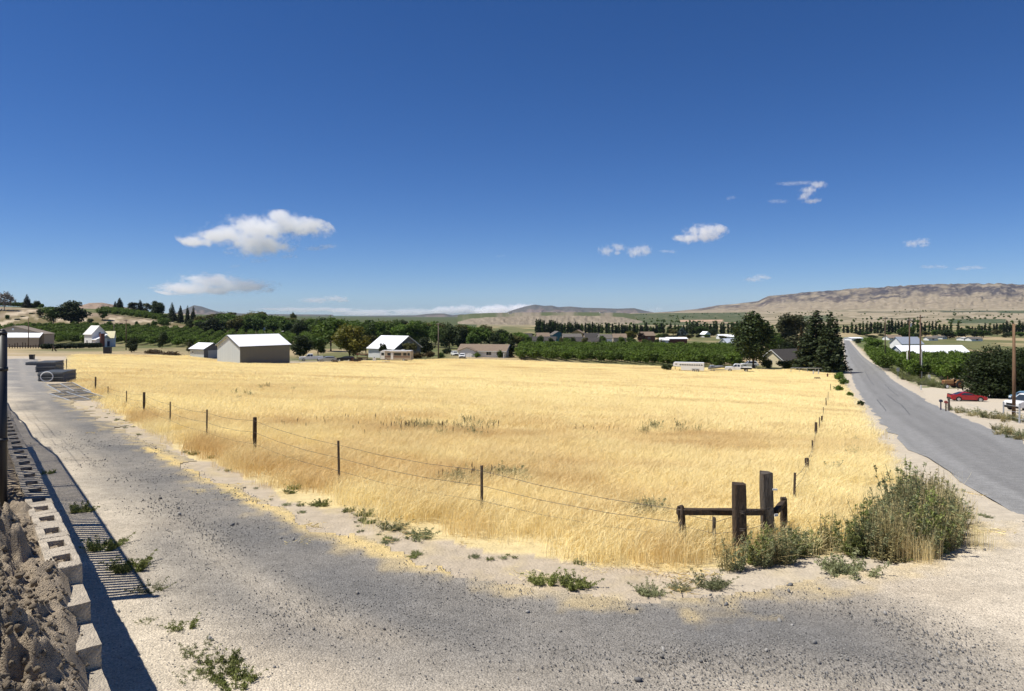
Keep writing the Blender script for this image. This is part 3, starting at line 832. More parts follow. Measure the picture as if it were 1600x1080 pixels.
K_BRIGHT = TreeKind([broad_proto(11, 12, 10, 3400, .34, L_BRIGHT), broad_proto(12, 12, 9, 3000, .34, L_BRIGHT, lobes=13)])
K_MID = TreeKind([broad_proto(21, 12, 10, 3200, .34, L_MID, .06), broad_proto(22, 12, 9, 2800, .34, L_MID, .05, 14), broad_proto(23, 12, 11, 3000, .36, L_MID, .12, 20)])
K_DARK = TreeKind([broad_proto(31, 12, 10, 3600, .34, L_DARK, .02), broad_proto(32, 12, 9, 3000, .34, L_DARK, .03, 13)])
K_OLIVE = TreeKind([broad_proto(41, 12, 11, 2600, .36, L_OLIVE, .15), broad_proto(42, 12, 10, 2300, .36, L_OLIVE, .15, 12, airy=.4)])
K_YELLOW = TreeKind([broad_proto(51, 12, 11, 4200, .32, L_YELLOW, .08, 20)])
K_GREY = TreeKind([broad_proto(61, 18, 9, 3600, .36, L_GREY, .12, 24, airy=.5)], M_BARK2)
K_PINE = TreeKind([broad_proto(71, 18, 11, 14000, .30, L_PINE, .10, 56, trunk_r=.42)])
K_FIR = TreeKind([conifer_proto(81, 16, 8, 6000, .30, L_FIR), conifer_proto(82, 16, 7, 7000, .30, L_FIR, ragged=.35, power=.6), conifer_proto(83, 16, 6, 6500, .28, L_FIR, power=.6)])
K_RUSTFIR = TreeKind([conifer_proto(85, 14, 4.6, 2600, .30, L_RUST, ragged=.5)])
K_BLUE = TreeKind([conifer_proto(86, 9, 6, 2200, .34, L_BLUE)])
K_COLUMN = TreeKind([column_proto(91, 9, 3.2, 2600, .24, L_DARK)])
K_POPLAR = TreeKind([column_proto(92, 12, 2.2, 700, .36, L_DARK), column_proto(93, 12, 2.5, 750, .36, L_MID), column_proto(94, 12, 1.9, 600, .34, L_DARK)])
K_PLUM = TreeKind([broad_proto(95, 8, 7, 1500, .34, L_PLUM, .1, 10)])
K_BARE = TreeKind([broad_proto(96, 9, 8, 1300, .26, L_TWIG, .15, 14, airy=.5)], M_BARK2)
K_ORCH = TreeKind([broad_proto(101, 4.4, 4.6, 1000, .22, L_ORCH, .10, 10), broad_proto(102, 4.3, 4.4, 1000, .22, L_ORCH, .12, 9), broad_proto(103, 4.6, 4.8, 1000, .22, L_ORCH, .10, 11)])
K_SHRUB = TreeKind([broad_proto(104, 2.6, 3.2, 900, .17, L_MID, .0, 8), broad_proto(105, 2.4, 3.0, 900, .17, L_DARK, .0, 8), broad_proto(106, 2.5, 3.4, 800, .17, L_RUST, .0, 8), broad_proto(107, 2.5, 3.4, 900, .17, L_BRIGHT, .0, 8)])
K_NEARDARK = TreeKind([broad_proto(111, 12, 9.5, 17000, .17, L_DARK, .0, 40), broad_proto(112, 12, 9, 15000, .17, L_DARK, .0, 36)])

def tree(kind, name, label, px, top, wpx, d=None, base=None, group=None, pick=None, cat='tree'):
    p = at(px, d) if d else gp(px, base)
    H = (HY - top) / F * p.y - p.z
    W = wpx / F * p.y * (1.22 if cat == 'tree' and d and name == 'broadleaf_tree' else 1.0)
    return kind.plant(name, label, p - Vector((0, 0, .1)), max(H, .5), W, group, pick=pick, cat=cat)

# --- single trees: left hill
tree(K_BARE, 'bare_tree', 'leafless grey brown tree at the left edge on the bluff top', 7, 451, 34, d=432)
tree(K_FIR, 'conifer_tree', 'pointed dark tree alone on the bluff top right of the leafless tree', 42, 459, 17, d=470, pick=0)
tree(K_DARK, 'broadleaf_tree', 'small round dark tree beside the pointed tree on the bluff top', 56, 467, 13, d=470)
tree(K_DARK, 'broadleaf_tree', 'large dark round tree in front of the bare bluff, taller of the pair', 112, 463, 56, base=508)
tree(K_MID, 'broadleaf_tree', 'large dark tree in front of the bare bluff, left and lower of the pair', 84, 474, 44, base=507)
tree(K_DARK, 'broadleaf_tree', 'dark shrubby tree on the bluff edge between bare slope and the large pair', 64, 480, 18, base=494)
tree(K_MID, 'broadleaf_tree', 'round green tree at the lower left end of the hilltop orchard', 160, 477, 24, base=500)
tree(K_FIR, 'conifer_tree', 'tallest narrow conifer at the left end of the hilltop row', 187, 465, 15, d=560, pick=1)
tree(K_FIR, 'conifer_tree', 'short conifer just left of the tallest narrow hilltop conifer', 180, 470, 11, d=560, pick=0)
tree(K_GREY, 'broadleaf_tree', 'pale grey green tree on the hilltop between two conifers', 209, 470, 18, d=600)
tree(K_FIR, 'conifer_tree', 'dark conifer on the hilltop right of the pale grey green tree', 219, 468, 12, d=590, pick=2)
tree(K_GREY, 'broadleaf_tree', 'pale grey green tree filling the hilltop gap before the broad conifer', 229, 471, 16, d=600)
tree(K_PINE, 'pine_tree', 'broad dark pine at the right end of the hilltop orchard', 246, 467, 24, d=505)
tree(K_FIR, 'conifer_tree', 'broad black green conifer standing alone right of the hilltop pine', 269, 472, 18, d=470, pick=0)
tree(K_FIR, 'conifer_tree', 'middle conifer of three at the end of the bluff', 282, 477, 12, d=470, pick=1)
tree(K_FIR, 'conifer_tree', 'slim pointed conifer of three at the end of the bluff', 293, 477, 9, d=470, pick=2)
tree(K_FIR, 'conifer_tree', 'rightmost and widest conifer of three at the end of the bluff', 302, 478, 15, d=468, pick=0)
tree(K_DARK, 'broadleaf_tree', 'dark bush like tree below the three conifers on the bluff slope', 296, 496, 14, d=420)
tree(K_DARK, 'broadleaf_tree', 'small dark tree at the foot of the bluff right of the conifers', 312, 498, 13, d=415)
tree(K_MID, 'broadleaf_tree', 'low bushy tree on the bluff slope left of the erosion gully', 258, 494, 26, d=418)
tree(K_DARK, 'broadleaf_tree', 'dark bushy tree standing in the lower orchard right of the farmhouse', 206, 523, 24, base=551)
tree(K_DARK, 'broadleaf_tree', 'tall dark tree between lower orchard and brush pile', 253, 512, 20, base=545)
tree(K_GREY, 'broadleaf_tree', 'small grey green tree beside the little white roofed shed', 295, 531, 12, base=552)
# --- middle tree line behind the barn
for (px, top, w, d, kd, lab) in (
    (326, 489, 24, 540, K_OLIVE, 'olive tree at the left end of the tree line behind the barn'),
    (349, 484, 40, 560, K_OLIVE, 'broad olive tree in the tree line above the small shed'),
    (374, 489, 30, 540, K_OLIVE, 'lower olive tree in the tree line straight above the barn gable'),
    (396, 482, 40, 520, K_OLIVE, 'tallest olive tree in the tree line above the white barn roof'),
    (409, 491, 18, 505, K_DARK, 'dark narrow tree in front of the tallest olive tree'),
    (386, 496, 14, 500, K_DARK, 'small dark tree at the back of the orchard above the barn roof'),
    (431, 491, 32, 520, K_OLIVE, 'olive green tree in the tree line above the barn lamp'),
    (458, 484, 11, 600, K_OLIVE, 'small tree poking above the tree line right of the barn'),
    (452, 492, 26, 560, K_OLIVE, 'brownish tree in the tree line right of the barn lamp'),
    (477, 494, 32, 470, K_OLIVE, 'grey olive tree in the tree line left of the big green tree'),
    (497, 500, 30, 380, K_MID, 'green tree directly left of the big bright green tree')):
    tree(kd, 'broadleaf_tree', lab, px, top, w, d=d)
tree(K_BRIGHT, 'broadleaf_tree', 'big bright green tree rising highest behind the parked pickup', 517, 487, 52, d=265)
tree(K_DARK, 'broadleaf_tree', 'dark tree close to the right end of the big grey barn', 473, 517, 34, d=205)
tree(K_MID, 'broadleaf_tree', 'mid green tree between the dark barn tree and big bright tree', 497, 520, 30, d=220)
tree(K_YELLOW, 'broadleaf_tree', 'broad yellow green tree standing behind the junk left of the workshop', 546, 501, 58, d=205)
tree(K_OLIVE, 'broadleaf_tree', 'olive brown tree between the yellow green tree and workshop roof', 572, 516, 34, d=238)
labs = ['leftmost', 'second', 'third', 'fourth', 'fifth', 'sixth']
for i, (px, top, w) in enumerate(((566, 500, 30), (586, 497, 30), (606, 496, 30), (626, 497, 30), (645, 496, 30), (662, 499, 28))):
    tree(K_MID if i % 2 else K_BRIGHT, 'broadleaf_tree', '%s tall green tree from the left in the grove behind the workshop' % labs[i], px, top, w, d=345)
for (px, top, w, d, kd, lab) in (
    (680, 503, 30, 330, K_MID, 'green tree behind the utility pole left of the brown roofed house'),
    (702, 499, 38, 318, K_DARK, 'tallest dark tree behind the left end of the brown roofed house'),
    (722, 506, 26, 312, K_DARK, 'dark tree behind the garage of the brown roofed house'),
    (752, 504, 46, 335, K_BRIGHT, 'broad bright green tree behind the brown roofed house'),
    (775, 514, 22, 315, K_DARK, 'dark tree behind the right end of the brown roofed house'),
    (738, 516, 24, 300, K_MID, 'green tree low behind the middle of the brown house roof'),
    (786, 511, 16, 400, K_OLIVE, 'small olive tree above the cream two storey house'),
    (663, 522, 30, 250, K_DARK, 'dark plum coloured tree right of the workshop gable'),
    (640, 530, 24, 222, K_OLIVE, 'low olive tree in front of the workshop gable'),
    (599, 530, 13, 201, K_DARK, 'small dark tree in front of the white workshop roof')):
    tree(kd, 'broadleaf_tree', lab, px, top, w, d=d)
tree(K_COLUMN, 'columnar_evergreen', 'dense columnar evergreen at the right end of the brown roofed house', 798, 521, 17, d=246)
for i, (px, top, w, base, pk, lab) in enumerate(((652, 547, 34, 562, 2, 'rusty brown shrub right of the motorhome'), (673, 546, 26, 560, 2, 'olive brown shrub at the foot of the utility pole'),
    (690, 548, 16, 560, 0, 'round green shrub right of the utility pole'), (765, 545, 18, 558, 1, 'dark shrub against the front wall of the brown roofed house'),
    (783, 544, 20, 559, 0, 'green shrub left of the columnar evergreen'), (745, 549, 14, 559, 3, 'small green shrub beside the white garage door'), (700, 542, 22, 553, 1, 'dark shrub behind the parked white cars'),
    (1198, 556, 22, 577, 1, 'dark evergreen shrub left of the cream gable house'), (1226, 560, 34, 577, 0, 'leafy green shrub in front of the cream gable house'), (1247, 562, 18, 576, 3, 'bright green shrub at right end of the cream gable house'),
    (1152, 560, 26, 571, 3, 'bright green shrub behind the white flatbed truck'), (1122, 562, 24, 573, 0, 'green shrub behind the grey boat trailer'), (1043, 566, 22, 579, 1, 'dark shrub left of the white horse trailer'))):
    tree(K_SHRUB, 'shrub', lab, px, top, w, base=base, pick=pk, cat='shrub')
# --- village trees
for (px, top, w, d, kd, lab) in (
    (985, 515, 22, 440, K_YELLOW, 'pale yellow green tree standing among the grey village roofs'),
    (1003, 517, 15, 430, K_PLUM, 'plum coloured tree beside the pale village tree'),
    (962, 520, 14, 440, K_DARK, 'small dark tree between the white house and the pale village tree'),
    (1052, 512, 16, 560, K_OLIVE, 'olive tree left of the blue green spruce'),
    (1082, 503, 20, 600, K_DARK, 'tall dark tree behind the long white shed'),
    (1096, 507, 22, 585, K_MID, 'green tree right of the tall dark tree behind the white shed'),
    (1112, 512, 18, 570, K_DARK, 'dark tree next to the small white house across the valley'),
    (1030, 520, 22, 480, K_MID, 'low green tree between the brown roofed village house and white shed'),
    (850, 517, 18, 520, K_OLIVE, 'low olive tree before the poplars at the left end of the village'),
    (1418, 503, 26, 420, K_MID, 'leafy tree rising behind the two tall utility poles'),
    (1364, 524, 32, 330, K_BRIGHT, 'light green round tree beside the road at the village entrance'),
    (1480, 512, 28, 500, K_DARK, 'dark tree behind the right end of the white roofed shed'),
    (1508, 511, 24, 520, K_MID, 'green tree behind the pale houses right of the white roofed shed'),
    (1445, 516, 20, 540, K_OLIVE, 'olive tree behind the slate roofed building'),
    (1340, 527, 14, 420, K_DARK, 'small dark tree at the far end of the road')):
    tree(kd, 'broadleaf_tree', lab, px, top, w, d=d)
tree(K_BLUE, 'spruce_tree', 'blue green spruce behind the long white village shed', 1066, 511, 22, d=560)
# --- group beside the road
tree(K_PINE, 'pine_tree', 'biggest dark pine with bare trunk left of the cream gable house', 1177, 477, 76, base=576.5)
tree(K_MID, 'broadleaf_tree', 'mid green tree between the biggest pine and the grey green tree', 1212, 512, 34, d=245)
tree(K_GREY, 'broadleaf_tree', 'tall grey green tree behind the cream gable house', 1240, 479, 50, d=250)
tree(K_RUSTFIR, 'conifer_tree', 'rusty brown conifer left of the dark firs by the road', 1252, 507, 20, d=205)
tree(K_FIR, 'fir_tree', 'broad dark fir, left of the two firs beside the road', 1275, 484, 72, d=190, pick=1)
tree(K_FIR, 'fir_tree', 'slim dark fir, right of the two firs beside the road', 1298, 486, 52, d=182, pick=2)
tree(K_DARK, 'broadleaf_tree', 'dark leafy tree filling the gap between the two roadside firs', 1287, 508, 34, d=200)
tree(K_FIR, 'fir_tree', 'shorter fir between rusty conifer and broad roadside fir', 1263, 498, 34, d=205, pick=0)
tree(K_GREY, 'broadleaf_tree', 'grey green tree left of the tall grey green one behind the cream house', 1226, 492, 30, d=252)
tree(K_DARK, 'broadleaf_tree', 'dark low tree under the firs at the road edge', 1300, 540, 26, d=186)
tree(K_DARK, 'broadleaf_tree', 'dark low tree behind the cream house roof', 1232, 525, 34, d=238)
tree(K_BRIGHT, 'broadleaf_tree', 'small light green tree at the road edge right of the firs', 1311, 532, 16, d=200)
# --- near dark trees at the right
tree(K_NEARDARK, 'broadleaf_tree', 'large dark leafy tree behind the red car', 1548, 513, 90, d=97, pick=0).location.z -= 1.0
tree(K_NEARDARK, 'broadleaf_tree', 'dark leafy tree between the large dark tree and the brown pole', 1580, 524, 60, d=101, pick=1).location.z -= 1.0
for px_, lab_ in ((1528, 'dark shrub at the left foot of the large dark tree behind the red car'), (1556, 'dark shrub at the right foot of the large dark tree behind the red car'), (1580, 'dark shrub left of the brown pole behind the yard')):
    tree(K_SHRUB, 'shrub', lab_, px_, 598, 40, d=99, pick=1, cat='shrub')
tree(K_NEARDARK, 'broadleaf_tree', 'dark leafy tree at the right edge behind the wooden utility pole', 1604, 530, 72, d=98, pick=1)

# --- trees of the continuous belt that nothing tells apart
rb = random.Random(77)
PROF_X = [300, 330, 360, 400, 430, 470, 500, 560, 600, 660, 700, 750, 790, 830]; PROF_Y = [492, 490, 487, 486, 490, 492, 492, 495, 496, 497, 499, 504, 514, 522]
for i in range(62):
    px = 305 + (i + rb.random()) * 8.3
    tree((K_MID, K_DARK, K_OLIVE, K_MID, K_BRIGHT)[rb.randrange(5)], 'broadleaf_tree', 'leafy tree merged into the dense green belt behind barn, workshop and brown roofed house', px, np.interp(px, PROF_X, PROF_Y) - 3 + rb.uniform(0, 9), rb.uniform(24, 34), d=rb.uniform(360, 470) if px < 560 else rb.uniform(335, 400), group='trees of the green belt behind the buildings')
for i in range(26):
    px = 812 + (i + rb.random()) * 13.2
    tree((K_MID, K_DARK, K_OLIVE)[rb.randrange(3)], 'broadleaf_tree', 'small tree standing between the village roofs beyond the orchard', px, rb.uniform(518, 525), rb.uniform(9, 16), d=rb.uniform(455, 560), group='small trees between the village roofs')
for i in range(16):
    px = 806 + (i + rb.random()) * 15
    tree((K_MID, K_DARK, K_OLIVE, K_BRIGHT)[rb.randrange(4)], 'broadleaf_tree', 'garden tree in front of the village roofs just beyond the orchard', px, rb.uniform(520, 527), rb.uniform(9, 15), d=rb.uniform(343, 352), group='garden trees in front of the village roofs')
for i in range(24):
    px = 1335 + (i + rb.random()) * 11.5
    tree((K_MID, K_DARK, K_OLIVE)[rb.randrange(3)], 'broadleaf_tree', 'small tree at the foot of the windbreak right of the road', px, rb.uniform(512, 523), rb.uniform(11, 20), d=rb.uniform(520, 600), group='small trees at the foot of the right windbreak')

for i in range(14):
    px = (12, 28, 50, 78, 96, 140, 172, 190, 214, 232, 240, 222, 36, 62)[i]
    tree(K_SHRUB, 'shrub', 'dark shrub growing on the bare tan bluff', px, (490, 497, 488, 489, 487, 496, 500, 503, 500, 503, 498, 507, 502, 498)[i], rb.uniform(9, 18), d=rb.uniform(402, 428), pick=i % 2, cat='shrub', group='dark shrubs on the bare bluff')
# --- poplar windbreak: one row across the valley
POP = 'slim dark poplar in the long windbreak row across the valley'
px = 838.0
while px < 1152:
    d = 640 + 14 * math.sin(px * .05)
    top = 502.5 + 2.5 * math.sin(px * .021) + random.uniform(-2, 4) + (3 if px > 1010 else 0)
    tree(K_POPLAR, 'poplar_tree', POP, px, top, random.uniform(5.2, 8.6), d=d, group='poplars of the windbreak across the valley')
    if random.random() < .6: tree(K_POPLAR, 'poplar_tree', POP, px + 2.5, top + random.uniform(0, 3), random.uniform(6, 9), d=d + 14, group='poplars of the windbreak across the valley')
    px += random.uniform(4.0, 6.8)
POP2 = 'slim poplar in the windbreak row right of the road'
px = 1308.0
while px < 1640:
    d = 650 + 10 * math.sin(px * .04)
    top = 502 + 3 * math.sin(px * .03) + random.uniform(-3, 5) + (2 if px > 1500 else 0)
    if random.random() < .93:
        tree(K_POPLAR, 'poplar_tree', POP2, px, top, random.uniform(4.8, 8.4), d=d, group='poplars of the windbreak right of the road')
    px += random.uniform(4.4, 6.8)

# --- orchards: the largest 300 trees are things, the rest one mass
spots = []
def orchard_block(poly_px, ang, row, step, label, grp, hmul=1.0, test=None):
    P = np.array([(p.x, p.y) for p in poly_px])
    c = P.mean(0); ca, sa = math.cos(ang), math.sin(ang)
    ext = np.abs(P - c).max() * 1.6
    for a in np.arange(-ext, ext, row):
        for b in np.arange(-ext, ext, step):
            x = c[0] + a * ca - b * sa + random.uniform(-.35, .35); y = c[1] + a * sa + b * ca + random.uniform(-.35, .35)
            if y < 40 or not inpoly(np.array([x]), np.array([y]), [tuple(p) for p in P])[0]: continue
            if test and not test(x, y): continue
            spots.append((y, x, label, grp, hmul * random.uniform(.88, 1.12)))
orchard_block([at(812, 222), at(935, 216), at(1046, 207), at(1150, 205), at(1168, 330), at(1000, 340), at(815, 330)], R(8), 4.6, 3.6, 'leafy fruit tree in the dense orchard block beyond the golden field', 'fruit trees of the orchard beyond the field')
orchard_block([at(1344, 300), at(1352, 240), at(1398, 172), at(1450, 150), at(1500, 138), at(1640, 136), at(1640, 190), at(1510, 240), at(1500, 243), at(1398, 243), at(1392, 300)], R(-25), 4.8, 3.8, 'leafy fruit tree in the orchard right of the road', 'fruit trees of the orchard right of the road', 1.05)
orchard_block([at(-40, 262), at(60, 272), at(180, 275), at(300, 250), at(340, 225), at(470, 300), at(520, 420), at(330, 520), at(290, 402), at(150, 392), at(60, 372), at(-40, 352)], R(20), 5.0, 4.2, 'leafy fruit tree in the orchard below the bare bluff', 'fruit trees of the orchard below the bluff', .95)
orchard_block([at(160, 455), at(250, 452), at(262, 520), at(160, 540)], R(10), 5.0, 4.2, 'leafy fruit tree in the small hilltop orchard', 'fruit trees of the hilltop orchard', .9)
orchard_block([at(-10, 470), at(66, 475), at(66, 500), at(-10, 500)], R(0), 5.0, 4.2, 'leafy fruit tree in the orchard strip on the bluff top', 'fruit trees of the strip on the bluff top', .9)
orchard_block([at(800, 232), at(815, 224), at(815, 250), at(800, 250)], 0, 4.2, 3.6, 'leafy fruit tree in the dense orchard block beyond the golden field', 'fruit trees of the orchard beyond the field')
spots.sort(key=lambda s: s[0])
# those that show largest: the nearest row of each block first
def front(s): return s[0] * (1.0 if s[3].endswith('right of the road') else .62 if s[3].endswith('the field') else .60)
spots.sort(key=front)
oP = []
for k, (y, x, lab, grp, hm) in enumerate(spots):
    if k < 300:
        p = Vector((x, y, gzf(x, y) - .1))
        o = K_ORCH.plant('fruit_tree', lab, p, 4.3 * hm, 4.7 * hm, grp)
    else: oP.append((x, y, hm))
oP = np.array(oP)
if len(oP):
    pr = []
    for c, t, h, w in K_ORCH.p:
        pr.append(bpy.data.objects.new('orchard_tree', c))
    n = len(oP)
    scatter('orchard', np.stack([oP[:, 0], oP[:, 1], gz(oP[:, 0], oP[:, 1]) - .1], 1), np.stack([np.zeros(n), np.zeros(n), rng.random(n) * 6.28], 1),
            np.stack([oP[:, 2]] * 3, 1), rng.integers(0, 3, n), pr, 'further orchard rows reading as one green mass below the bluff and beyond the field', 'orchard')
print('orchard', len(spots))
# ------------------------------------------------------------------ retaining wall, mound, privacy fence
M_BLOCK = mat('concrete_block', (0.46, 0.40, 0.315), rough=.95, noise=.30, nscale=9, bump=.7, bscale=70, rand=.16)
WTOP = -1.71
def wall_top(t):
    if t < 0: return WTOP - .13 * math.ceil(-t / .4 - 1e-6)
    if t < 14: return WTOP
    p = wallp(t); return round((gzf(p.x, p.y) + 1.0) / .2) * .2 - .0
ANG = math.atan2(WALL_D.y, WALL_D.x)
wall = thing('retaining_wall', 'stepped retaining wall of hollow concrete blocks beside the gravel driveway', 'wall', (WALL_E.x, WALL_E.y, WTOP), ANG)
def block_mesh(hollow=True):
    mb = MB(); L, W, H, h = .392, .198, .196, .19
    x0, x1, y0, y1 = 0, L, 0, W
    hx0, hx1, hy0, hy1 = .10, .29, .045, .15
    o = [(x0, y0), (x1, y0), (x1, y1), (x0, y1)]; i = [(hx0, hy0), (hx1, hy0), (hx1, hy1), (hx0, hy1)]
    c = .006
    oc = [(x0 + c, y0 + c), (x1 - c, y0 + c), (x1 - c, y1 - c), (x0 + c, y1 - c)]
    vs = [(*p, -H) for p in o] + [(*p, -c) for p in o] + [(*p, 0) for p in oc] + [(*p, 0) for p in i] + [(*p, -.15) for p in i]
    fs = []
    for k in range(4):
        j = (k + 1) % 4
        fs += [(k, j, 4 + j, 4 + k), (4 + k, 4 + j, 8 + j, 8 + k), (8 + k, 8 + j, 12 + j, 12 + k), (12 + k, 12 + j, 16 + j, 16 + k)]
    fs += [(3, 2, 1, 0), (16, 17, 18, 19)]
    mb.add(vs, fs); return mb
bm = build_mesh(block_mesh(), 'concrete_block', M_BLOCK)
smb = MB(); smb.box((.196, .099, -.098), (.392, .198, .196))
def worn(me, seed, amp):
    import bmesh
    b = bmesh.new(); b.from_mesh(me)
    bmesh.ops.subdivide_edges(b, edges=b.edges[:], cuts=3, use_grid_fill=True)
    for v in b.verts:
        q = v.co * 9 + Vector((seed * 5.1, 0, 0)); v.co += Vector((mnoise.noise(q), mnoise.noise(q + Vector((9, 0, 0))), mnoise.noise(q + Vector((0, 9, 0))))) * amp
    b.to_mesh(me); b.free(); return me
solid_meshes = [worn(build_mesh(smb, 'concrete_block', M_BLOCK), s, .007) for s in range(3)]
lit_meshes = [worn(build_mesh(block_mesh(), 'concrete_block', M_BLOCK), s + 5, .006) for s in range(3)]
nb = 0
far = MB(); bmb = block_mesh()
for c in range(-9, 88):
    t0 = c * .4
    top = wall_top(t0 + .2 if t0 >= 0 else t0)
    mid = wallp(t0 + .2)
    rows = int(math.ceil((top - gzf(mid.x, mid.y)) / .2))
    for r in range(max(1, rows)):
        sh = .2 if r % 2 else 0
        loc = Vector((t0 + sh + random.uniform(-.004, .004), .0 + random.uniform(-.006, .006), top - WTOP - .2 * r - random.uniform(0, .004)))
        if nb < 290 and c < 56:
            o = mesh_obj('concrete_block', solid_meshes[(c + r) % 3] if c < 0 else (lit_meshes[c % 3] if r == 0 and c < 14 else bm), wall); o.location = loc; o.rotation_euler = (0, 0, random.uniform(-.012, .012)); nb += 1
        else: far.add(bmb.v, bmb.f, 0, Matrix.Translation(loc))
o = far.build('concrete_block', M_BLOCK, wall); props(o, kind='stuff')
# local +y of the wall points away from the driveway
n_in = Matrix.Rotation(ANG, 4, 'Z') @ Vector((0, 1, 0))

M_MOUND = mat('loose_dirt', (0.42, 0.345, 0.255), rough=1, spec=.05, noise=.24, nscale=11, bump=.8, bscale=120, detail=10)
def mound_z(t, off, x, y):
    """t along the wall, off = metres behind the wall's driveway face"""
    w = np.array([wall_top(v) if v >= 0 else WTOP - .13 * (-v / .4) for v in np.atleast_1d(t)])
    inner = np.clip((off - .2) / .9, 0, 1)
    w = np.where(t < -.02, w + .07, w)
    base = np.where(t < 14, -1.60, w + .1)
    zz = (w - .035) * (1 - inner) + base * inner
    zz = np.where((t < 0) & (off < .19), zz - .10 * np.clip((.17 - off) / .08, 0, 1), zz)
    rough = np.clip((off - .10) / .30, 0.0, 1) * np.clip((3.6 - t) / 1.2, .15, 1)
    n = (fbm(x * 1.6, y * 1.6, 3) - .5) * .34 + np.maximum(0, fbm(x * 4.2, y * 4.2, 4) - .44) * .85 + np.abs(fbm(x * 9, y * 9, 4) - .5) * .30 - .03 + np.abs(fbm(x * 24, y * 24, 3) - .5) * .10 + (fbm(x * 34, y * 34, 2) - .5) * .03
    return zz + (n - .02) * rough
tt = np.r_[np.linspace(-7, 4, 520), np.linspace(4.05, 40, 150)]; oo = np.r_[.09, .13, .165, np.linspace(.19, 2.6, 170), np.linspace(2.7, 14, 40)]
T, O = np.meshgrid(tt, oo); T = T.ravel(); O = O.ravel()
x = WALL_E.x + WALL_D.x * T + n_in.x * O; y = WALL_E.y + WALL_D.y * T + n_in.y * O
z = mound_z(T, O, x, y)
nu = len(tt); i = np.arange(len(oo) - 1)[:, None] * nu + np.arange(nu - 1)[None, :]
f = np.stack([i, i + 1, i + nu + 1, i + nu], -1).reshape(-1, 4)
cam_pit = np.hypot(x, y) < .5
z = np.where(cam_pit, np.minimum(z, -1.6), z)
mound = mesh_obj('dirt_mound', mesh_np('dirt_mound', np.stack([x, y, z], 1), f, M_MOUND, True)); props(mound, kind='structure')
# clods
def lump(seed, ico=1):
    import bmesh
    b = bmesh.new(); bmesh.ops.create_icosphere(b, subdivisions=ico, radius=1)
    for v in b.verts:
        k = 1 + .5 * mnoise.noise(v.co * 1.3 + Vector((seed * 3.1, 0, 0))) + .42 * mnoise.noise(v.co * 3.4 + Vector((0, seed * 2.3, 0)))
        v.co = Vector((v.co.x * k * 1.15, v.co.y * k * .9, v.co.z * k * .7))
    V = np.array([v.co[:] for v in b.verts]); Fc = np.array([[q.index for q in p.verts] for p in b.faces]); b.free()
    return V, Fc
clods = [proto('dirt_clod', *lump(s, 2), M_MOUND) for s in range(5)]
n = 90000
T = rng.uniform(-5, 3.6, n); O = .07 + 2.8 * rng.random(n) ** .8
x = WALL_E.x + WALL_D.x * T + n_in.x * O; y = WALL_E.y + WALL_D.y * T + n_in.y * O
z = mound_z(T, O, x, y)
k = (np.hypot(x, y) > .8) & (y > .3) & (fbm(x * 1.5, y * 1.5, 3) > .36)
x, y, z = x[k], y[k], z[k]; n = len(x)
s = (.003 + .024 * rng.random(n) ** 7) * np.clip(.35 + O[k] * 1.6, .35, 1)
scatter('dirt_clods', np.stack([x, y, z + s * .2], 1), rng.random((n, 3)) * 6.28, np.stack([s] * 3, 1), rng.integers(0, 5, n), clods, 'loose dry clods of dirt strewn over the mound by the block wall', 'dirt clods')

M_BLACK = mat('black_steel', (0.018, 0.018, 0.02), rough=.45, spec=.5, noise=.2, nscale=30)
M_GALV = mat('galvanised_steel', (0.42, 0.44, 0.46), rough=.5, metal=.35, noise=.15, nscale=12)
M_SLAT = mat('dark_privacy_slat', (0.03, 0.032, 0.03), rough=.6)
fb = WALL_E + n_in * .36 + WALL_D * 2.40
fence = thing('privacy_fence', 'chain link fence with dark slats and black end post on the block wall', 'fence', (fb.x, fb.y, WTOP - .02), ANG)
def fence_z(s): return (wall_top(s + 2.4) - WTOP) if s > 11 else 0.0
mb = MB(); mb.cyl((0, 0, -.3), (0, 0, 1.54), .036, n=14); mb.cyl((0, 0, 1.54), (0, 0, 1.565), .040, .030, n=14); mb.cyl((0, 0, 1.565), (0, 0, 1.585), .03, .012, n=14)
mb.cyl((0, 0, 1.20), (0, 0, 1.235), .043, n=14); mb.cyl((0, 0, .55), (0, 0, .58), .043, n=14)
mb.build('end_post', M_BLACK, fence, True)
mb = MB(); mb.cyl((0.02, 0, 1.218), (.09, 0, 1.218), .014, n=8); mb.box((.07, 0, 1.218), (.05, .03, .05)); mb.build('rail_bracket', M_GALV, fence)
for s in np.arange(3.0, 32, 3.0):
    mb = MB(); z0 = fence_z(s); mb.cyl((s, 0, z0 - .3), (s, 0, z0 + 1.5), .028, n=8); 
    if s > 7: mb.cyl((s, 0, z0 + 1.5), (s, -.32, z0 + 1.82), .014, n=6)
    mb.build('post', M_BLACK, fence)
mb = MB(); mb.tube([(s, 0.0, fence_z(s) + 1.46) for s in np.r_[0, np.arange(10, 33, 2)]], .021, 7); mb.build('top_rail', M_BLACK, fence)
mb = MB(); mb.tube([(s, 0.0, fence_z(s) + .06) for s in np.r_[0, np.arange(10, 33, 2)]], .012, 6); mb.build('bottom_rail', M_BLACK, fence)
for k, (o_, zz) in enumerate(((-.16, 1.66), (-.31, 1.81))):
    mb = MB(); mb.tube([(s, o_ * (min(1, max(0, (s - .0) / 3))), fence_z(s) + 1.5 + (zz - 1.5) * min(1, s / 3)) for s in np.arange(8, 31, 1.0)], .0045, 4); mb.build('wire', M_GALV, fence)
mb = MB(); s = .06
while s < 32:
    z0 = fence_z(s); mb.box((s, 0, z0 + .76), (.058, .006, 1.38), rz=random.uniform(-.12, .12)); s += .088
o = mb.build('slat', M_SLAT, fence); props(o, kind='stuff')

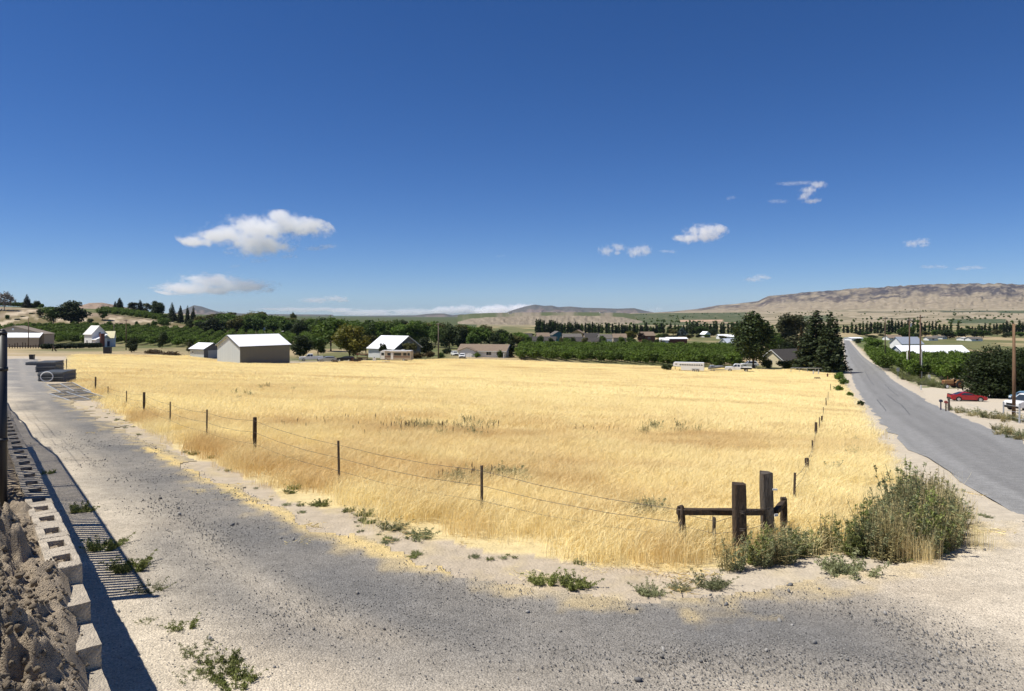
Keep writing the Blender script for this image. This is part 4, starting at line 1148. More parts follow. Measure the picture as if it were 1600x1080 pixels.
# ------------------------------------------------------------------ wire fences and corner brace
M_OLDWOOD = mat('weathered_wood', (0.12, 0.082, 0.052), rough=.9, noise=.4, nscale=5, bump=.8, bscale=22, stretch=(5, 5, .6), col2=(0.05, 0.037, 0.028))
M_GREYWOOD = mat('grey_weathered_wood', (0.20, 0.17, 0.135), rough=.95, noise=.4, nscale=5, bump=.8, bscale=22, stretch=(5, 5, .6), col2=(0.075, 0.06, 0.048))
M_TPOST = mat('rusty_green_post', (0.085, 0.065, 0.05), rough=.8, noise=.3, nscale=12)
M_WIRE = mat('old_wire', (0.12, 0.10, 0.085), rough=.7, metal=.3)
def px_h(p, top): return (HY - top) / F * p.y - p.z
def post_geo(kind, h, r):
    mb = MB()
    if kind == 'w':
        mb.tube([(0, 0, -.35), (0, 0, h * .5), (.004, 0, h - .01), (.004, 0, h)], [r * 1.05, r, r * .97, r * .85], 9)
    else:
        mb.box((0, 0, h / 2 - .2), (.034, .006, h + .4)); mb.box((0, .016, h / 2 - .2), (.006, .032, h + .4))
        for k in range(int(h / .06)): mb.box((0, -.005, .06 + k * .06), (.012, .008, .014))
    return mb
def wire_fence(label, posts, wires, name='wire_fence', post_extra=0.0):
    pts = [gp(px, by) for (kind, px, by, ty) in posts]
    o0 = pts[0]
    fence = thing(name, label, 'fence', o0)
    tops = []
    for p, (kind, px, by, ty) in zip(pts, posts):
        h = px_h(p, ty)
        r = .045 if kind == 'w' else 0
        o = post_geo(kind, h, r).build('post', M_OLDWOOD if kind == 'w' else M_TPOST, fence, kind == 'w')
        o.location = p - o0; o.rotation_euler = (random.uniform(-.03, .03), random.uniform(-.03, .03), math.atan2(pts[-1].y - pts[0].y, pts[-1].x - pts[0].x))
        tops.append((p - o0, h))
    for wz in wires:
        line = []
        for (a, ha), (b, hb) in zip(tops[:-1], tops[1:]):
            n = max(3, int((b - a).length / 1.2))
            for k in range(n):
                t = k / n
                q = a.lerp(b, t); zz = wz * (ha + (hb - ha) * t) - .05 * math.sin(math.pi * t)
                line.append((q.x, q.y - .05, q.z + zz))
        b, hb = tops[-1]; line.append((b.x, b.y - .05, b.z + wz * hb))
        mb = MB(); mb.tube(line, .0034, 4)
        for k in range(2, len(line) - 1):
            if Vector(line[k]).y + o0.y < 26:
                a = Vector(line[k]); mb.cyl(a + Vector((-.012, .01, -.012)), a + Vector((.012, -.01, .012)), .0018, n=3); mb.cyl(a + Vector((-.012, 0, .012)), a + Vector((.012, 0, -.012)), .0018, n=3)
        mb.build('wire', M_WIRE, fence)
    return fence
wire_fence('barbed wire fence of mixed posts along the gravel driveway', [('w', 104, 578, 561), ('w', 149, 612, 589), ('t', 168, 622, 604), ('t', 197, 636, 611), ('w', 225, 648, 613), ('t', 265, 668, 628), ('t', 322, 690, 640), ('w', 398, 712, 652), ('t', 529, 756, 689), ('t', 752, 806, 728), ('t', 1064, 858, 790)], (.92, .62, .32))
# H-brace of railway-tie posts
corner = gp(1157, 868)
br = thing('corner_brace', 'weathered wooden corner brace of thick posts and rails at the field corner', 'fence post', corner)
def beam(name, p0, p1, w, d, m, taper=.94):
    mb = MB(); p0 = Vector(p0); p1 = Vector(p1); L = (p1 - p0).length
    n = 7
    q = (p1 - p0).to_track_quat('Z', 'Y')
    vs = []; 
    for k in range(n):
        t = k / (n - 1); s = 1 - (1 - taper) * t
        ring = []
        for (sx, sy) in ((-1, -.8), (-.8, -1), (.8, -1), (1, -.8), (1, .8), (.8, 1), (-.8, 1), (-1, .8)):
            j = .004
            ring.append((sx * w / 2 * s + random.uniform(-j, j), sy * d / 2 * s + random.uniform(-j, j), L * t + (random.uniform(-.012, .012) if k == n - 1 else 0)))
        vs += [p0 + q @ Vector(v) for v in ring]
    fs = [(k * 8 + j, k * 8 + (j + 1) % 8, (k + 1) * 8 + (j + 1) % 8, (k + 1) * 8 + j) for k in range(n - 1) for j in range(8)]
    fs += [tuple(range(7, -1, -1)), tuple(range((n - 1) * 8, n * 8))]
    mb.add(vs, fs); return mb.build(name, m, br)
A = gp(1157, 868); B = gp(1201, 848); Cc = gp(1070, 852); Dd = gp(1225, 838); S = gp(1117, 860)
def rel(p, h=0, lx=0): q = p - corner; return Vector((q.x + lx, q.y, q.z + h))
hA = px_h(A, 755); hB = px_h(B, 738); hC = px_h(Cc, 791); hD = px_h(Dd, 778); hS = px_h(S, 808)
beam('thick_post', rel(A, -.4), rel(A, hA, -.02), .155, .145, M_OLDWOOD)
beam('thick_post', rel(B, -.4), rel(B, hB, -.035), .15, .135, M_GREYWOOD)
beam('brace_post', rel(Cc, -.3, .02), rel(Cc, hC, -.055), .085, .08, M_OLDWOOD)
beam('brace_post', rel(Dd, -.3), rel(Dd, hD, -.005), .075, .075, M_OLDWOOD)
beam('stake', rel(S, -.3), rel(S, hS, -.01), .055, .03, M_GREYWOOD)
ra = rel(Cc, hC - .06, -.05); rb = rel(B, px_h(B, 797), -.05)
beam('rail', ra + Vector((-.05, -.03, 0)), rb + Vector((-.05, -.09, 0)), .085, .075, M_OLDWOOD, .97)
beam('rail', rel(B, px_h(B, 800), .08), rel(Dd, hD - .05, .0), .07, .065, M_OLDWOOD, .95)
mb = MB()
for k, (zz) in enumerate((.82, .5, .2)):
    mb.tube([rel(Cc, hC * zz, 0) + Vector((0, -.06, 0)), rel(S, hS * zz * 1.1, 0) + Vector((0, -.06, 0)), rel(A, hA * zz * .75) + Vector((0, -.10, 0)), rel(B, hB * zz * .65) + Vector((0, -.1, 0))], .0028, 4)
    c = rel(A, hA * zz * .75)
    for j in range(2): mb.tube([c + Vector((.092 * math.cos(a), .085 * math.sin(a), j * .02)) for a in np.linspace(0, 6.28, 9)], .0028, 4)
mb.build('wire', M_WIRE, br)
mb = MB(); mb.box(rel(B, hB * .78) + Vector((.045, -.09, 0)), (.06, .012, .02)); mb.box(rel(B, hB * .42) + Vector((.06, -.09, 0)), (.05, .012, .03), rz=.3)
mb.build('insulator', mat('white_plastic', (.75, .75, .72)), br)
wire_fence('wire fence with leaning posts on the golden bank beside the road', [('t', 1242, 792, 739), ('w', 1261, 742, 716), ('t', 1270.5, 708, 688), ('w', 1274.5, 686, 660), ('t', 1281, 674, 652), ('w', 1284, 664, 650), ('t', 1287, 650, 636), ('w', 1291, 638, 622), ('t', 1294, 627, 613), ('w', 1298, 612, 600)], (.93, .6, .3))

# ------------------------------------------------------------------ stacks of fence panels by the driveway
M_PANEL = mat('dull_galvanised_mesh', (0.07, 0.076, 0.08), rough=.6, metal=.4, noise=.25, nscale=5)
M_PFRAME = mat('panel_frame', (0.15, 0.16, 0.168), rough=.55, metal=.5, noise=.2, nscale=8)
def panel_mesh(w, l, t):
    mb = MB(); r = t * .5
    for sx in (-1, 1): mb.cyl((sx * (w / 2 - r), -l / 2, 0), (sx * (w / 2 - r), l / 2, 0), r, n=6, m=0)
    for sy in (-1, 0, 1): mb.cyl((-w / 2, sy * (l / 2 - r), 0), (w / 2, sy * (l / 2 - r), 0), r, n=6, m=0)
    mb.box((0, 0, 0), (w - t, l - t, t * .55), m=1)
    return build_mesh(mb, 'panel', [M_PFRAME, M_PANEL])
pm = panel_mesh(1.75, 2.6, .055)
def panel_stack(label, px, base, n, rz, sc=1.0, seed=0):
    p = gp(px, base); rs = random.Random(seed)
    o = thing('panel_stack', label, 'fence panels', p, rz, 'stacks of chain link fence panels beside the driveway'); o.scale = (sc, sc, 1)
    for k in range(n):
        q = mesh_obj('panel', pm, o); q.location = (rs.uniform(-.035, .035), rs.uniform(-.06, .06), .035 + .058 * k); q.rotation_euler = (0, 0, rs.uniform(-.015, .015))
    return o
panel_stack('neat low stack of grey chain link panels nearest the flat gate', 90, 596, 13, R(14), .92, 1)
panel_stack('taller stack of grey chain link panels just behind the nearest stack', 78, 582, 19, R(16), .95, 2)
panel_stack('smallest farthest stack of grey chain link panels by the black bin', 53, 571, 8, R(16), .75, 3)
p = gp(73, 597)
o = thing('hose_coil', 'white hoop of coiled pipe leaning on the nearest panel stack', 'pipe coil', p, R(30))
mb = MB()
for k in range(3): mb.tube([(.36 * math.cos(a), .03 * k, .36 + .33 * math.sin(a)) for a in np.linspace(0, 6.28, 22)], .035, 6)
mb.build('coil', mat('white_pipe', (.78, .78, .76)), o)
p = gp(50, 562)
o = thing('trash_bin', 'black tapered bin standing beyond the panel stacks', 'bin', p, R(10))
mb = MB(); mb.box((0, 0, .42), (.62, .66, .84), taper=1.14); mb.build('body', M_BLACK, o)
mb = MB(); mb.box((0, 0, .88), (.76, .82, .07)); mb.box((0, -.36, .93), (.5, .06, .05)); mb.build('lid', M_BLACK, o)
def flat_gate(label, px, base, rz, w, l, tilt):
    p = gp(px, base)
    o = thing('metal_gate', label, 'gate', p + Vector((0, 0, .05)), rz, None); o.rotation_euler = (tilt, -.03, rz)
    mb = MB(); r = .024
    for sx in (-1, 0, 1): mb.cyl((sx * w / 2, 0, 0), (sx * w / 2, l, 0), r, n=7)
    for q in (0, .33, .66, 1): mb.cyl((-w / 2, l * q, 0), (w / 2, l * q, 0), r, n=7)
    mb.build('frame', M_GALV, o)
    mb = MB(); n = 15
    for k in range(n):
        a = -w / 2 + w * (k + .5) / n; mb.cyl((a, 0, .0), (a, l, 0), .004, n=3)
    for k in range(int(n * l / w)):
        b = l * (k + .5) / int(n * l / w); mb.cyl((-w / 2, b, .012), (w / 2, b, .012), .004, n=3)
    q = mb.build('mesh', M_PANEL, o); props(q, kind='stuff')
flat_gate('galvanised mesh gate lying flat on the verge, lower of the two', 140, 626, R(52), 1.4, 2.6, .06)
flat_gate('galvanised mesh gate lying tilted on the verge, upper of the two', 122, 616, R(48), 1.2, 2.9, .10)

# ------------------------------------------------------------------ buildings
def roof_mat(n, c, **k): return mat(n, c, **k)
M_WHITEROOF = mat('white_metal_roof', (0.86, 0.87, 0.88), rough=.45, spec=.4, noise=.04, nscale=2)
M_GREYSIDE = mat('light_grey_metal_siding', (0.50, 0.53, 0.53), rough=.55, noise=.06, nscale=2, bump=.25, bscale=6, stretch=(1, 1, .02))
M_DKSIDE = mat('charcoal_trim', (0.07, 0.07, 0.075), rough=.6)
M_BEIGE = mat('beige_siding', (0.36, 0.31, 0.24), rough=.8, noise=.06, nscale=2)
M_WHITEW = mat('white_siding', (0.76, 0.76, 0.73), rough=.7, noise=.05, nscale=2)
M_CREAM = mat('cream_siding', (0.62, 0.54, 0.36), rough=.8, noise=.05, nscale=2)
M_TEAL = mat('teal_siding', (0.03, 0.14, 0.19), rough=.7)
M_YELW = mat('yellow_siding', (0.55, 0.38, 0.15), rough=.8)
M_TANW = mat('tan_siding', (0.42, 0.35, 0.27), rough=.8)
M_SHING = mat('dark_grey_shingles', (0.066, 0.061, 0.058), rough=.95, spec=.1, noise=.25, nscale=3, bump=.4, bscale=10)
M_SHINGB = mat('brown_shingles', (0.22, 0.165, 0.12), rough=.9, noise=.22, nscale=3, bump=.4, bscale=10)
M_SHINGG = mat('grey_shingles', (0.14, 0.128, 0.115), rough=.95, spec=.1, noise=.2, nscale=3)
M_SLATE = mat('blue_grey_roof', (0.26, 0.29, 0.34), rough=.6, noise=.1, nscale=2)
M_YROOF = mat('pale_yellow_roof', (0.70, 0.64, 0.40), rough=.6, noise=.08, nscale=2)
M_BRICK = mat('red_brown_brick', (0.17, 0.07, 0.05), rough=.9, noise=.3, nscale=9)
M_GLASS = mat('window_glass', (0.03, 0.04, 0.05), rough=.08, spec=.6)
M_TRIM = mat('white_trim', (0.78, 0.78, 0.76), rough=.6)
M_DOORG = mat('grey_roll_door', (0.33, 0.35, 0.36), rough=.6, bump=.3, bscale=3, stretch=(.02, .02, 4))

def house(name, label, cat, loc, rz, L, W, eave, ridge, wm, rm, over=.35, trim=None, group=None, wins=(), doors=(), gable_wm=None, base=-.6):
    """ridge along local x; front long wall is local -y, gable ends local +-x"""
    o = thing(name, label, cat, loc, rz, group)
    mb = MB()
    l, w = L / 2, W / 2
    vs = [(-l, -w, base), (l, -w, base), (l, w, base), (-l, w, base), (-l, -w, eave), (l, -w, eave), (l, w, eave), (-l, w, eave), (-l, 0, ridge - .03), (l, 0, ridge - .03)]
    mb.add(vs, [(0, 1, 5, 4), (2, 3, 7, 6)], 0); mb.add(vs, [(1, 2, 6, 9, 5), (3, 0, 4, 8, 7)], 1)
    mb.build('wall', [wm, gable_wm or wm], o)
    mb = MB(); sl = (ridge - eave) / w; t = .14
    for s in (-1, 1):
        y1 = s * (w + over); z1 = eave - over * sl + .03; x0, x1 = -l - over, l + over
        top = [(x0, 0, ridge + .05), (x1, 0, ridge + .05), (x1, y1, z1 + .05), (x0, y1, z1 + .05)]
        bot = [(x, y, z - t) for x, y, z in top]
        if s > 0: top.reverse(); bot.reverse()
        mb.add(top + bot, [(3, 2, 1, 0), (4, 5, 6, 7), (0, 1, 5, 4), (1, 2, 6, 5), (2, 3, 7, 6), (3, 0, 4, 7)], 0)
    mb.build('roof', [rm], o)
    if trim:
        mb = MB()
        for sx in (-1, 1):
            for s in (-1, 1):
                a = Vector((sx * (l + over + .02), 0, ridge - .02)); b = Vector((sx * (l + over + .02), s * (w + over), eave - over * sl - .02))
                mb.add([a, b, b + Vector((0, 0, -.22)), a + Vector((0, 0, -.22)), a + Vector((sx * .03, 0, 0)), b + Vector((sx * .03, 0, 0)), b + Vector((sx * .03, 0, -.22)), a + Vector((sx * .03, 0, -.22))], [(0, 1, 2, 3), (7, 6, 5, 4), (0, 4, 5, 1), (2, 6, 7, 3)])
        for s in (-1, 1): mb.box((0, s * (w + over + .02), eave - over * sl - .06), (2 * (l + over), .04, .18))
        mb.build('trim', trim, o)
    def place(face, u, z, ww, hh, proud):
        if face == 'f': return Matrix.Translation((u, -w - proud, z))
        if face == 'b': return Matrix.Translation((u, w + proud, z)) @ Matrix.Rotation(math.pi, 4, 'Z')
        if face == 'r': return Matrix.Translation((l + proud, u, z)) @ Matrix.Rotation(math.pi / 2, 4, 'Z')
        return Matrix.Translation((-l - proud, u, z)) @ Matrix.Rotation(-math.pi / 2, 4, 'Z')
    for (face, u, z, ww, hh) in wins:
        M_ = place(face, u, z, ww, hh, .0)
        mb = MB(); t = .08
        for (cx, cz, sx, sz) in ((0, hh / 2, ww + t, t), (0, -hh / 2, ww + t, t), (-ww / 2, 0, t, hh), (ww / 2, 0, t, hh), (0, 0, t * .5, hh)):
            mb.box((cx, -.03, cz), (sx, .09, sz), M=M_)
        fr = mb.build('window', M_TRIM, o)
        mb = MB(); mb.box((0, -.012, 0), (ww - .02, .03, hh - .02), M=M_); mb.build('pane', M_GLASS, fr)
    for (face, u, z, ww, hh, m) in doors:
        M_ = place(face, u, z, ww, hh, 0)
        mb = MB()
        if hh > 1.9 and ww > 1.8:
            for k in range(4): mb.box((0, -.03, -hh / 2 + hh * (k + .5) / 4), (ww, .06, hh / 4 - .02), M=M_)
        else: mb.box((0, -.03, 0), (ww, .06, hh), M=M_)
        mb.build('door', m, o)
    return o
# big grey barn
near = gp(375, 568.5)
dirL = Vector((math.cos(R(50)), math.sin(R(50)), 0)); dirW = Vector((math.cos(R(-40)), math.sin(R(-40)), 0))
Lb, Wb = 13.0, 10.6
s_ = near.y / 163.0
Lb *= s_; Wb *= s_
c = near + dirL * Lb / 2 - dirW * Wb / 2
barn = house('metal_barn', 'big light grey metal barn with bright white roof at the field edge', 'barn', (c.x, c.y, near.z), R(50), Lb, Wb, px_h(near, 541), px_h(near, 541) + 2.45 * s_, mat('shaded_grey_metal_siding', (0.13, 0.13, 0.125), rough=.5, noise=.05, nscale=2, bump=.3, bscale=6, stretch=(1, 1, .02)), M_WHITEROOF, over=.3, trim=M_DKSIDE, gable_wm=M_GREYSIDE)  # long walls darker than the gables: their shade is put into the colour
near = gp(318.5, 560)
d1 = Vector((math.cos(R(-30)), math.sin(R(-30)), 0)); d2 = Vector((math.cos(R(60)), math.sin(R(60)), 0))
c = near - d1 * 2.7 + d2 * 2.6
house('storage_shed', 'small grey shed with white roof and roll door left of the barn', 'shed', (c.x, c.y, near.z), R(-30), 5.4, 5.2, px_h(near, 545), px_h(near, 545) + 1.35, M_GREYSIDE, M_WHITEROOF, trim=M_DKSIDE, gable_wm=mat('shaded_gable_siding', (0.10, 0.105, 0.12), rough=.7), doors=(('r', .2, .95, 3.2, 2.0, M_DOORG),), wins=(('f', -1.6, 1.45, .6, .7),))  # gable siding coloured darker to carry the shade of its unlit side
p = at(438, 176)
o = thing('yard_lamp', 'slim yard lamp on a pole behind the barn roof', 'lamp', p)
zt = (HY - 518) / F * 176 - p.z
mb = MB(); mb.cyl((0, 0, 0), (0, 0, zt), .07, .05, n=8); mb.cyl((0, 0, zt - .1), (.5, 0, zt + .05), .03, n=6); mb.build('pole', M_GREYWOOD, o)
mb = MB(); mb.box((.6, 0, zt + .04), (.5, .3, .14)); mb.build('lamp_head', M_TRIM, o)
# workshop
p = at(617, 228)
house('workshop_building', 'workshop with broad white roof and dark shaded gable behind the motorhome', 'workshop', (p.x, p.y, p.z), R(-30), 10.5, 13.5, 3.4, (HY - 525) / F * 226 - p.z, M_WHITEW, M_WHITEROOF, over=.5, gable_wm=mat('shaded_workshop_siding', (0.12, 0.13, 0.125), rough=.7), wins=(('r', .6, 4.7, .8, .8),), doors=(('f', -2.0, 1.4, 3.2, 2.7, M_WHITEW),))  # dark gable colour holds the shade of the end turned from the sun
# rambler
p = gp(757, 558.5)
p = p + Vector((0, 5.0, 0)); p.z = gzf(p.x, p.y)
k = p.y / F
hz = (HY - 538) / F * p.y - p.z
ramb = house('rambler_house', 'low white house with long brown shingle roof and white garage door', 'house', p, R(-13), 75 * k, 8.5, 2.45, hz, M_WHITEW, M_SHINGB, over=.5, trim=M_TRIM, wins=(('f', 2.5, 1.45, 1.8, 1.2), ('f', 6.0, 1.45, 1.6, 1.1)))
gx = -21 * k
mb = MB(); w_, dpt, e, rg = 25 * k, 2.2, 2.4, 3.5
vs = [(gx - w_ / 2, -4.25 - dpt, -.5), (gx + w_ / 2, -4.25 - dpt, -.5), (gx + w_ / 2, -4.26, -.5), (gx - w_ / 2, -4.26, -.5)]
vs += [(x_, y_, e) for x_, y_, _ in vs] + [(gx, -4.25 - dpt, rg)]
mb.add(vs, [(0, 1, 5, 8, 4), (1, 2, 6, 5), (3, 0, 4, 7)]); mb.build('garage_wall', M_WHITEW, ramb)
mb = MB()
for s in (-1, 1):
    a = (gx, -4.25 - dpt - .4, rg + .08); b = (gx, -2.6, rg + .08); c1 = (gx + s * (w_ / 2 + .4), -2.6, e - .05); d1_ = (gx + s * (w_ / 2 + .4), -4.25 - dpt - .4, e - .05)
    vv = [a, b, c1, d1_]; vv += [(x_, y_, z_ - .16) for x_, y_, z_ in vv]
    mb.add(vv, [(0, 1, 2, 3), (7, 6, 5, 4), (0, 3, 7, 4), (2, 3, 7, 6)])
mb.build('garage_roof', M_SHINGB, ramb)
mb = MB()
for k_ in range(4): mb.box((gx + .3, -4.25 - dpt - .03, .28 + .54 * k_), (4.9, .06, .52))
mb.build('garage_door', M_TRIM, ramb)
mb = MB(); mb.box((gx + w_ / 2 - .7, -4.25 - dpt - .05, .55), (.8, .1, .8)); mb.build('vent', M_DOORG, ramb)
# left farm shed (two roofs)
p = gp(18, 542.5); p = p + Vector((0, 4, 0)); p.z = gzf(p.x, p.y); k = p.y / F
p = gp(12, 542.5) + Vector((0, 5, 0)); p.z = gzf(p.x, p.y); k = p.y / F
hw = 96 * k
o = house('farm_shed', 'long low beige farm shed with white front roof at far left', 'shed', p, R(90), 5, hw, (HY - 521.5) / F * p.y - p.z, (HY - 509.5) / F * (p.y - 2.5) - p.z, M_BEIGE, mat('tan_roof', (0.23, 0.19, 0.15), rough=.8, noise=.1, nscale=2), over=.25)
ez = (HY - 528.0) / F * (p.y - 5) - p.z
y0_, y1_ = -hw / 2 + .3, hw / 2
mb = MB(); mb.add([(-2.55, y0_, ez + 1.6), (-2.55, y1_, ez + 1.6), (-5.1, y1_, ez + .2), (-5.1, y0_ - .5, ez + .2), (-2.55, y0_, ez + 1.4), (-2.55, y1_, ez + 1.4), (-5.1, y1_, ez), (-5.1, y0_ - .5, ez)], [(3, 2, 1, 0), (4, 5, 6, 7), (2, 3, 7, 6), (1, 2, 6, 5), (0, 3, 7, 4)]); mb.build('porch_roof', M_WHITEROOF, o)
mb = MB(); mb.box((-4.6, 0, ez / 2 - .2), (.15, hw - .6, ez + .4)); mb.build('front_wall', M_BEIGE, o)
mb = MB(); mb.cyl((-2.52, 0, (HY - 514.5) / F * (p.y - 2.5) - p.z), (-2.62, 0, (HY - 514.5) / F * (p.y - 2.5) - p.z), .35, n=10); mb.build('gable_vent', M_TRIM, o)
# stock fence of dark posts in front of the shed
p = gp(40, 544)
o = thing('paddock_fence', 'row of dark uneven posts in front of the beige farm shed', 'fence', p)
for i in range(12):
    q = gp(15 + i * 4.1, 544.5) - p; h = random.uniform(.9, 1.9)
    mb = MB(); mb.cyl((0, 0, -.2), (0, 0, h), .13, .12, n=6); c_ = mb.build('post', M_OLDWOOD, o); c_.location = q
mb = MB(); a = gp(15, 544.5) - p; b = gp(60, 544.5) - p; mb.box(((a + b) / 2) + Vector((0, -.1, .7)), ((b - a).length, .06, .14), rz=math.atan2((b - a).y, (b - a).x)); mb.build('rail', M_OLDWOOD, o)
# hedge
p0 = gp(66, 545.5); p1 = gp(156, 545.5); L_ = (p1 - p0).length
rs_ = np.random.default_rng(5)
bl = [(x_, 0, .8, 1.0, .8, .75) for x_ in np.arange(.4, L_, .9)]
V, Fc, C = leafy(rs_, bl, 5200, .26); V[:, 2] = np.minimum(V[:, 2], 1.62 + .1 * rs_.random(len(V)))
o = mesh_obj('hedge', mesh_np('hedge', V, Fc, L_FIR, colors=C)); o.location = p0; o.rotation_euler = (0, 0, math.atan2((p1 - p0).y, (p1 - p0).x)); props(o, 'long low clipped black green hedge in front of the white farmhouse', 'hedge')
# white farmhouse
p = at(149, 246); k = 246 / F
d2 = 246
H_ = lambda yy: (HY - yy) / F * d2 - p.z
fh = house('farmhouse', 'old white two storey farmhouse with white roof behind the hedge', 'house', p, R(-30), 4.6, 5.0, H_(521), H_(509), M_WHITEW, mat('pale_roof', (0.74, 0.72, 0.66), rough=.6, noise=.08, nscale=2), over=.35, wins=(('r', .2, H_(522), .8, 1.4), ('f', -.6, 1.8, .7, 1.1), ('r', -.9, 1.5, .7, 1.1)))
mb = MB(); e0 = H_(526)
mb.add([(2.3, -2.6, e0 - .9), (2.3, 1.6, e0 + .9), (5.0, 1.6, e0 + .9), (5.0, -2.6, e0 - .9), (2.3, -2.6, e0 - 1.05), (2.3, 1.6, e0 + .75), (5.0, 1.6, e0 + .75), (5.0, -2.6, e0 - 1.05)], [(3, 2, 1, 0), (4, 5, 6, 7), (0, 3, 7, 4), (2, 3, 7, 6)]); mb.build('porch_roof', M_WHITEROOF, fh)
mb = MB(); mb.box((3.6, -.5, e0 / 2 - .55), (2.5, 3.6, e0 - .1)); mb.build('porch_wall', M_WHITEW, fh)
mb = MB(); mb.box((5.05, -.55, H_(521) / 2), (.9, 1.3, H_(521))); mb.build('chimney', M_BRICK, fh)
p = at(169, 249)
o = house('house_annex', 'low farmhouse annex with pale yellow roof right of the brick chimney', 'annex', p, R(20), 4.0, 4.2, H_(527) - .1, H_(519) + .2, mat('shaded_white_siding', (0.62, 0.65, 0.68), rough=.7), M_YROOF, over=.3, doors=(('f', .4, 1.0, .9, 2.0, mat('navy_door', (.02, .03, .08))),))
p = gp(168, 552.5)
o = thing('dumpster', 'small dark steel container at the field edge below the farmhouse annex', 'container', p, R(12))
k = p.y / F
mb = MB(); mb.box((0, 0, 5 * k), (10 * k, 8 * k, 10 * k), taper=1.02); mb.build('body', M_BLACK, o)
mb = MB(); mb.box((0, 0, 10.3 * k), (10.6 * k, 8.5 * k, .6 * k)); mb.build('lid', mat('teal_lid', (.03, .06, .07)), o)

# cream gable house beside the road
p = at(1226, 212); k = 212 / F
H_ = lambda yy: (HY - yy) / F * 210 - p.z
house('cream_house', 'cream house with dark shingle roof and white fascia among the roadside trees', 'house', p, R(28), 10.5, 8.0, max(2.4, H_(560)), H_(546), M_CREAM, M_SHING, over=.5, trim=M_TRIM, wins=(('l', .5, 1.5, 1.0, 1.1), ('f', -2, 1.4, 1.2, 1.1), ('f', 2, 1.4, 1.2, 1.1)), doors=(('f', .2, 1.0, .95, 2.0, M_TRIM),))
# packing shed right of the road
p = at(1451, 262); k = 262 / F
H_ = lambda yy: (HY - yy) / F * 258 - p.z
house('packing_shed', 'long shed with brilliant white roof in the orchard right of the road', 'shed', p, R(3), 104 * k, 12, H_(554), H_(540.5), M_GREYSIDE, M_WHITEROOF, over=.5, wins=tuple(('f', u_, 2.0, 1.4, 1.0) for u_ in np.arange(-10, 11, 4)))
p = at(1416, 300); k = 300 / F
H_ = lambda yy: (HY - yy) / F * 296 - p.z
house('slate_roof_building', 'building with blue grey roof just behind the white roofed shed', 'building', p, R(3), 33 * k, 9, H_(537), H_(527), M_WHITEW, M_SLATE, over=.4)

def vhouse(name, label, x0, x1, top, eave, d, wm, rm, rz=0.0, depth=8.0, cat='house', group=None, wins=True, trim=None, gable=False):
    p = at((x0 + x1) / 2, d); k = d / F
    h1 = (HY - top) / F * d - p.z; h0 = (HY - eave) / F * d - p.z
    W_ = (x1 - x0) * k
    h0 = max(h0, 1.6); h1 = max(h1, h0 + .6)
    if gable: L_, Wd, rot = depth, W_ * .93, R(90 + rz)
    else: L_, Wd, rot = W_ * .95, depth, R(rz)
    ws = ()
    if wins:
        n = max(1, int(L_ / 5)); face = 'f'
        if gable: ws = (('l', -Wd * .2, h0 * .6, 1.0, 1.0), ('l', Wd * .2, h0 * .6, 1.0, 1.0))
        else: ws = tuple(('f', -L_ / 2 + L_ * (i + .5) / n, h0 * .6, 1.3, 1.0) for i in range(n))
    return house(name, label, cat, p, rot, L_, Wd, h0, h1, wm, rm, over=.4, trim=trim, wins=ws, group=group)
vhouse('cream_two_storey_house', 'narrow cream two storey house between the trees above the brown roof', 781, 793, 518.5, 521.5, 400, M_CREAM, M_SHINGB, 8, 7, gable=True)
vhouse('village_house', 'village house with wide charcoal hipped roof right of the cream two storey house', 803, 831, 521, 528, 395, M_TANW, M_SHING, -4)
vhouse('village_house', 'village house with brown gable roof left of the teal house', 838, 858, 520, 527, 410, M_TANW, M_SHINGB, 6)
vhouse('village_house', 'low charcoal roofed house with white door in front of the brown gable roof', 832, 869, 526, 531.5, 360, M_WHITEW, M_SHING, -6)
vhouse('teal_house', 'teal blue gabled house among the grey village roofs', 860, 880, 517.5, 523, 430, M_TEAL, M_SHINGG, 12, 8, gable=True)
vhouse('yellow_house', 'tall yellow ochre gabled house standing above the other village roofs', 894, 912, 515.5, 520, 450, M_YELW, M_SHINGB, -14, 8, gable=True)
vhouse('village_house', 'grey roofed house directly below the yellow ochre house', 878, 908, 521.5, 526, 425, M_TANW, M_SHINGG, 4)
vhouse('village_house', 'broad charcoal roof with white walls nearest the orchard', 897, 940, 527, 533, 355, M_WHITEW, M_SHING, -5)
vhouse('village_house', 'charcoal roofed house right of the yellow ochre house', 912, 936, 520.5, 526, 425, M_TANW, M_SHING, 5)
vhouse('village_house', 'white walled house with grey roof left of the pale village tree', 934, 955, 522.5, 528, 390, M_WHITEW, M_SHINGG, 2)
vhouse('village_house', 'tan house with brown roof just left of the pale village tree', 957, 978, 521.5, 527, 410, M_TANW, M_SHINGB, -3)
vhouse('village_house', 'brown red roofed house right of the plum coloured tree', 1000, 1021, 518.5, 524, 440, M_BRICK, M_SHINGB, 10)
vhouse('white_shed', 'long low white roofed shed with open dark front beyond the orchard', 1040, 1072, 527, 529, 350, M_BRICK, M_WHITEROOF, 2, 6, cat='shed', wins=False)
vhouse('white_shed', 'short white shed left of the long open fronted shed', 1031, 1044, 528, 531, 345, M_WHITEW, M_WHITEROOF, -8, 5, cat='shed', wins=False)
vhouse('white_cottage', 'tiny white cottage with gable beneath the tall trees across the valley', 1097, 1107, 518, 522, 540, M_WHITEW, M_WHITEROOF, 15, 7, gable=True)
vhouse('white_shed', 'flat white shed far across the valley left of the biggest pine', 1121, 1137, 522.5, 525.5, 500, M_WHITEW, M_WHITEROOF, 3, 7, cat='shed', wins=False)
vhouse('white_shed', 'small white shed touching the biggest pine crown on its left', 1136, 1145, 523, 526, 505, M_WHITEW, M_WHITEROOF, -4, 6, cat='shed', wins=False)
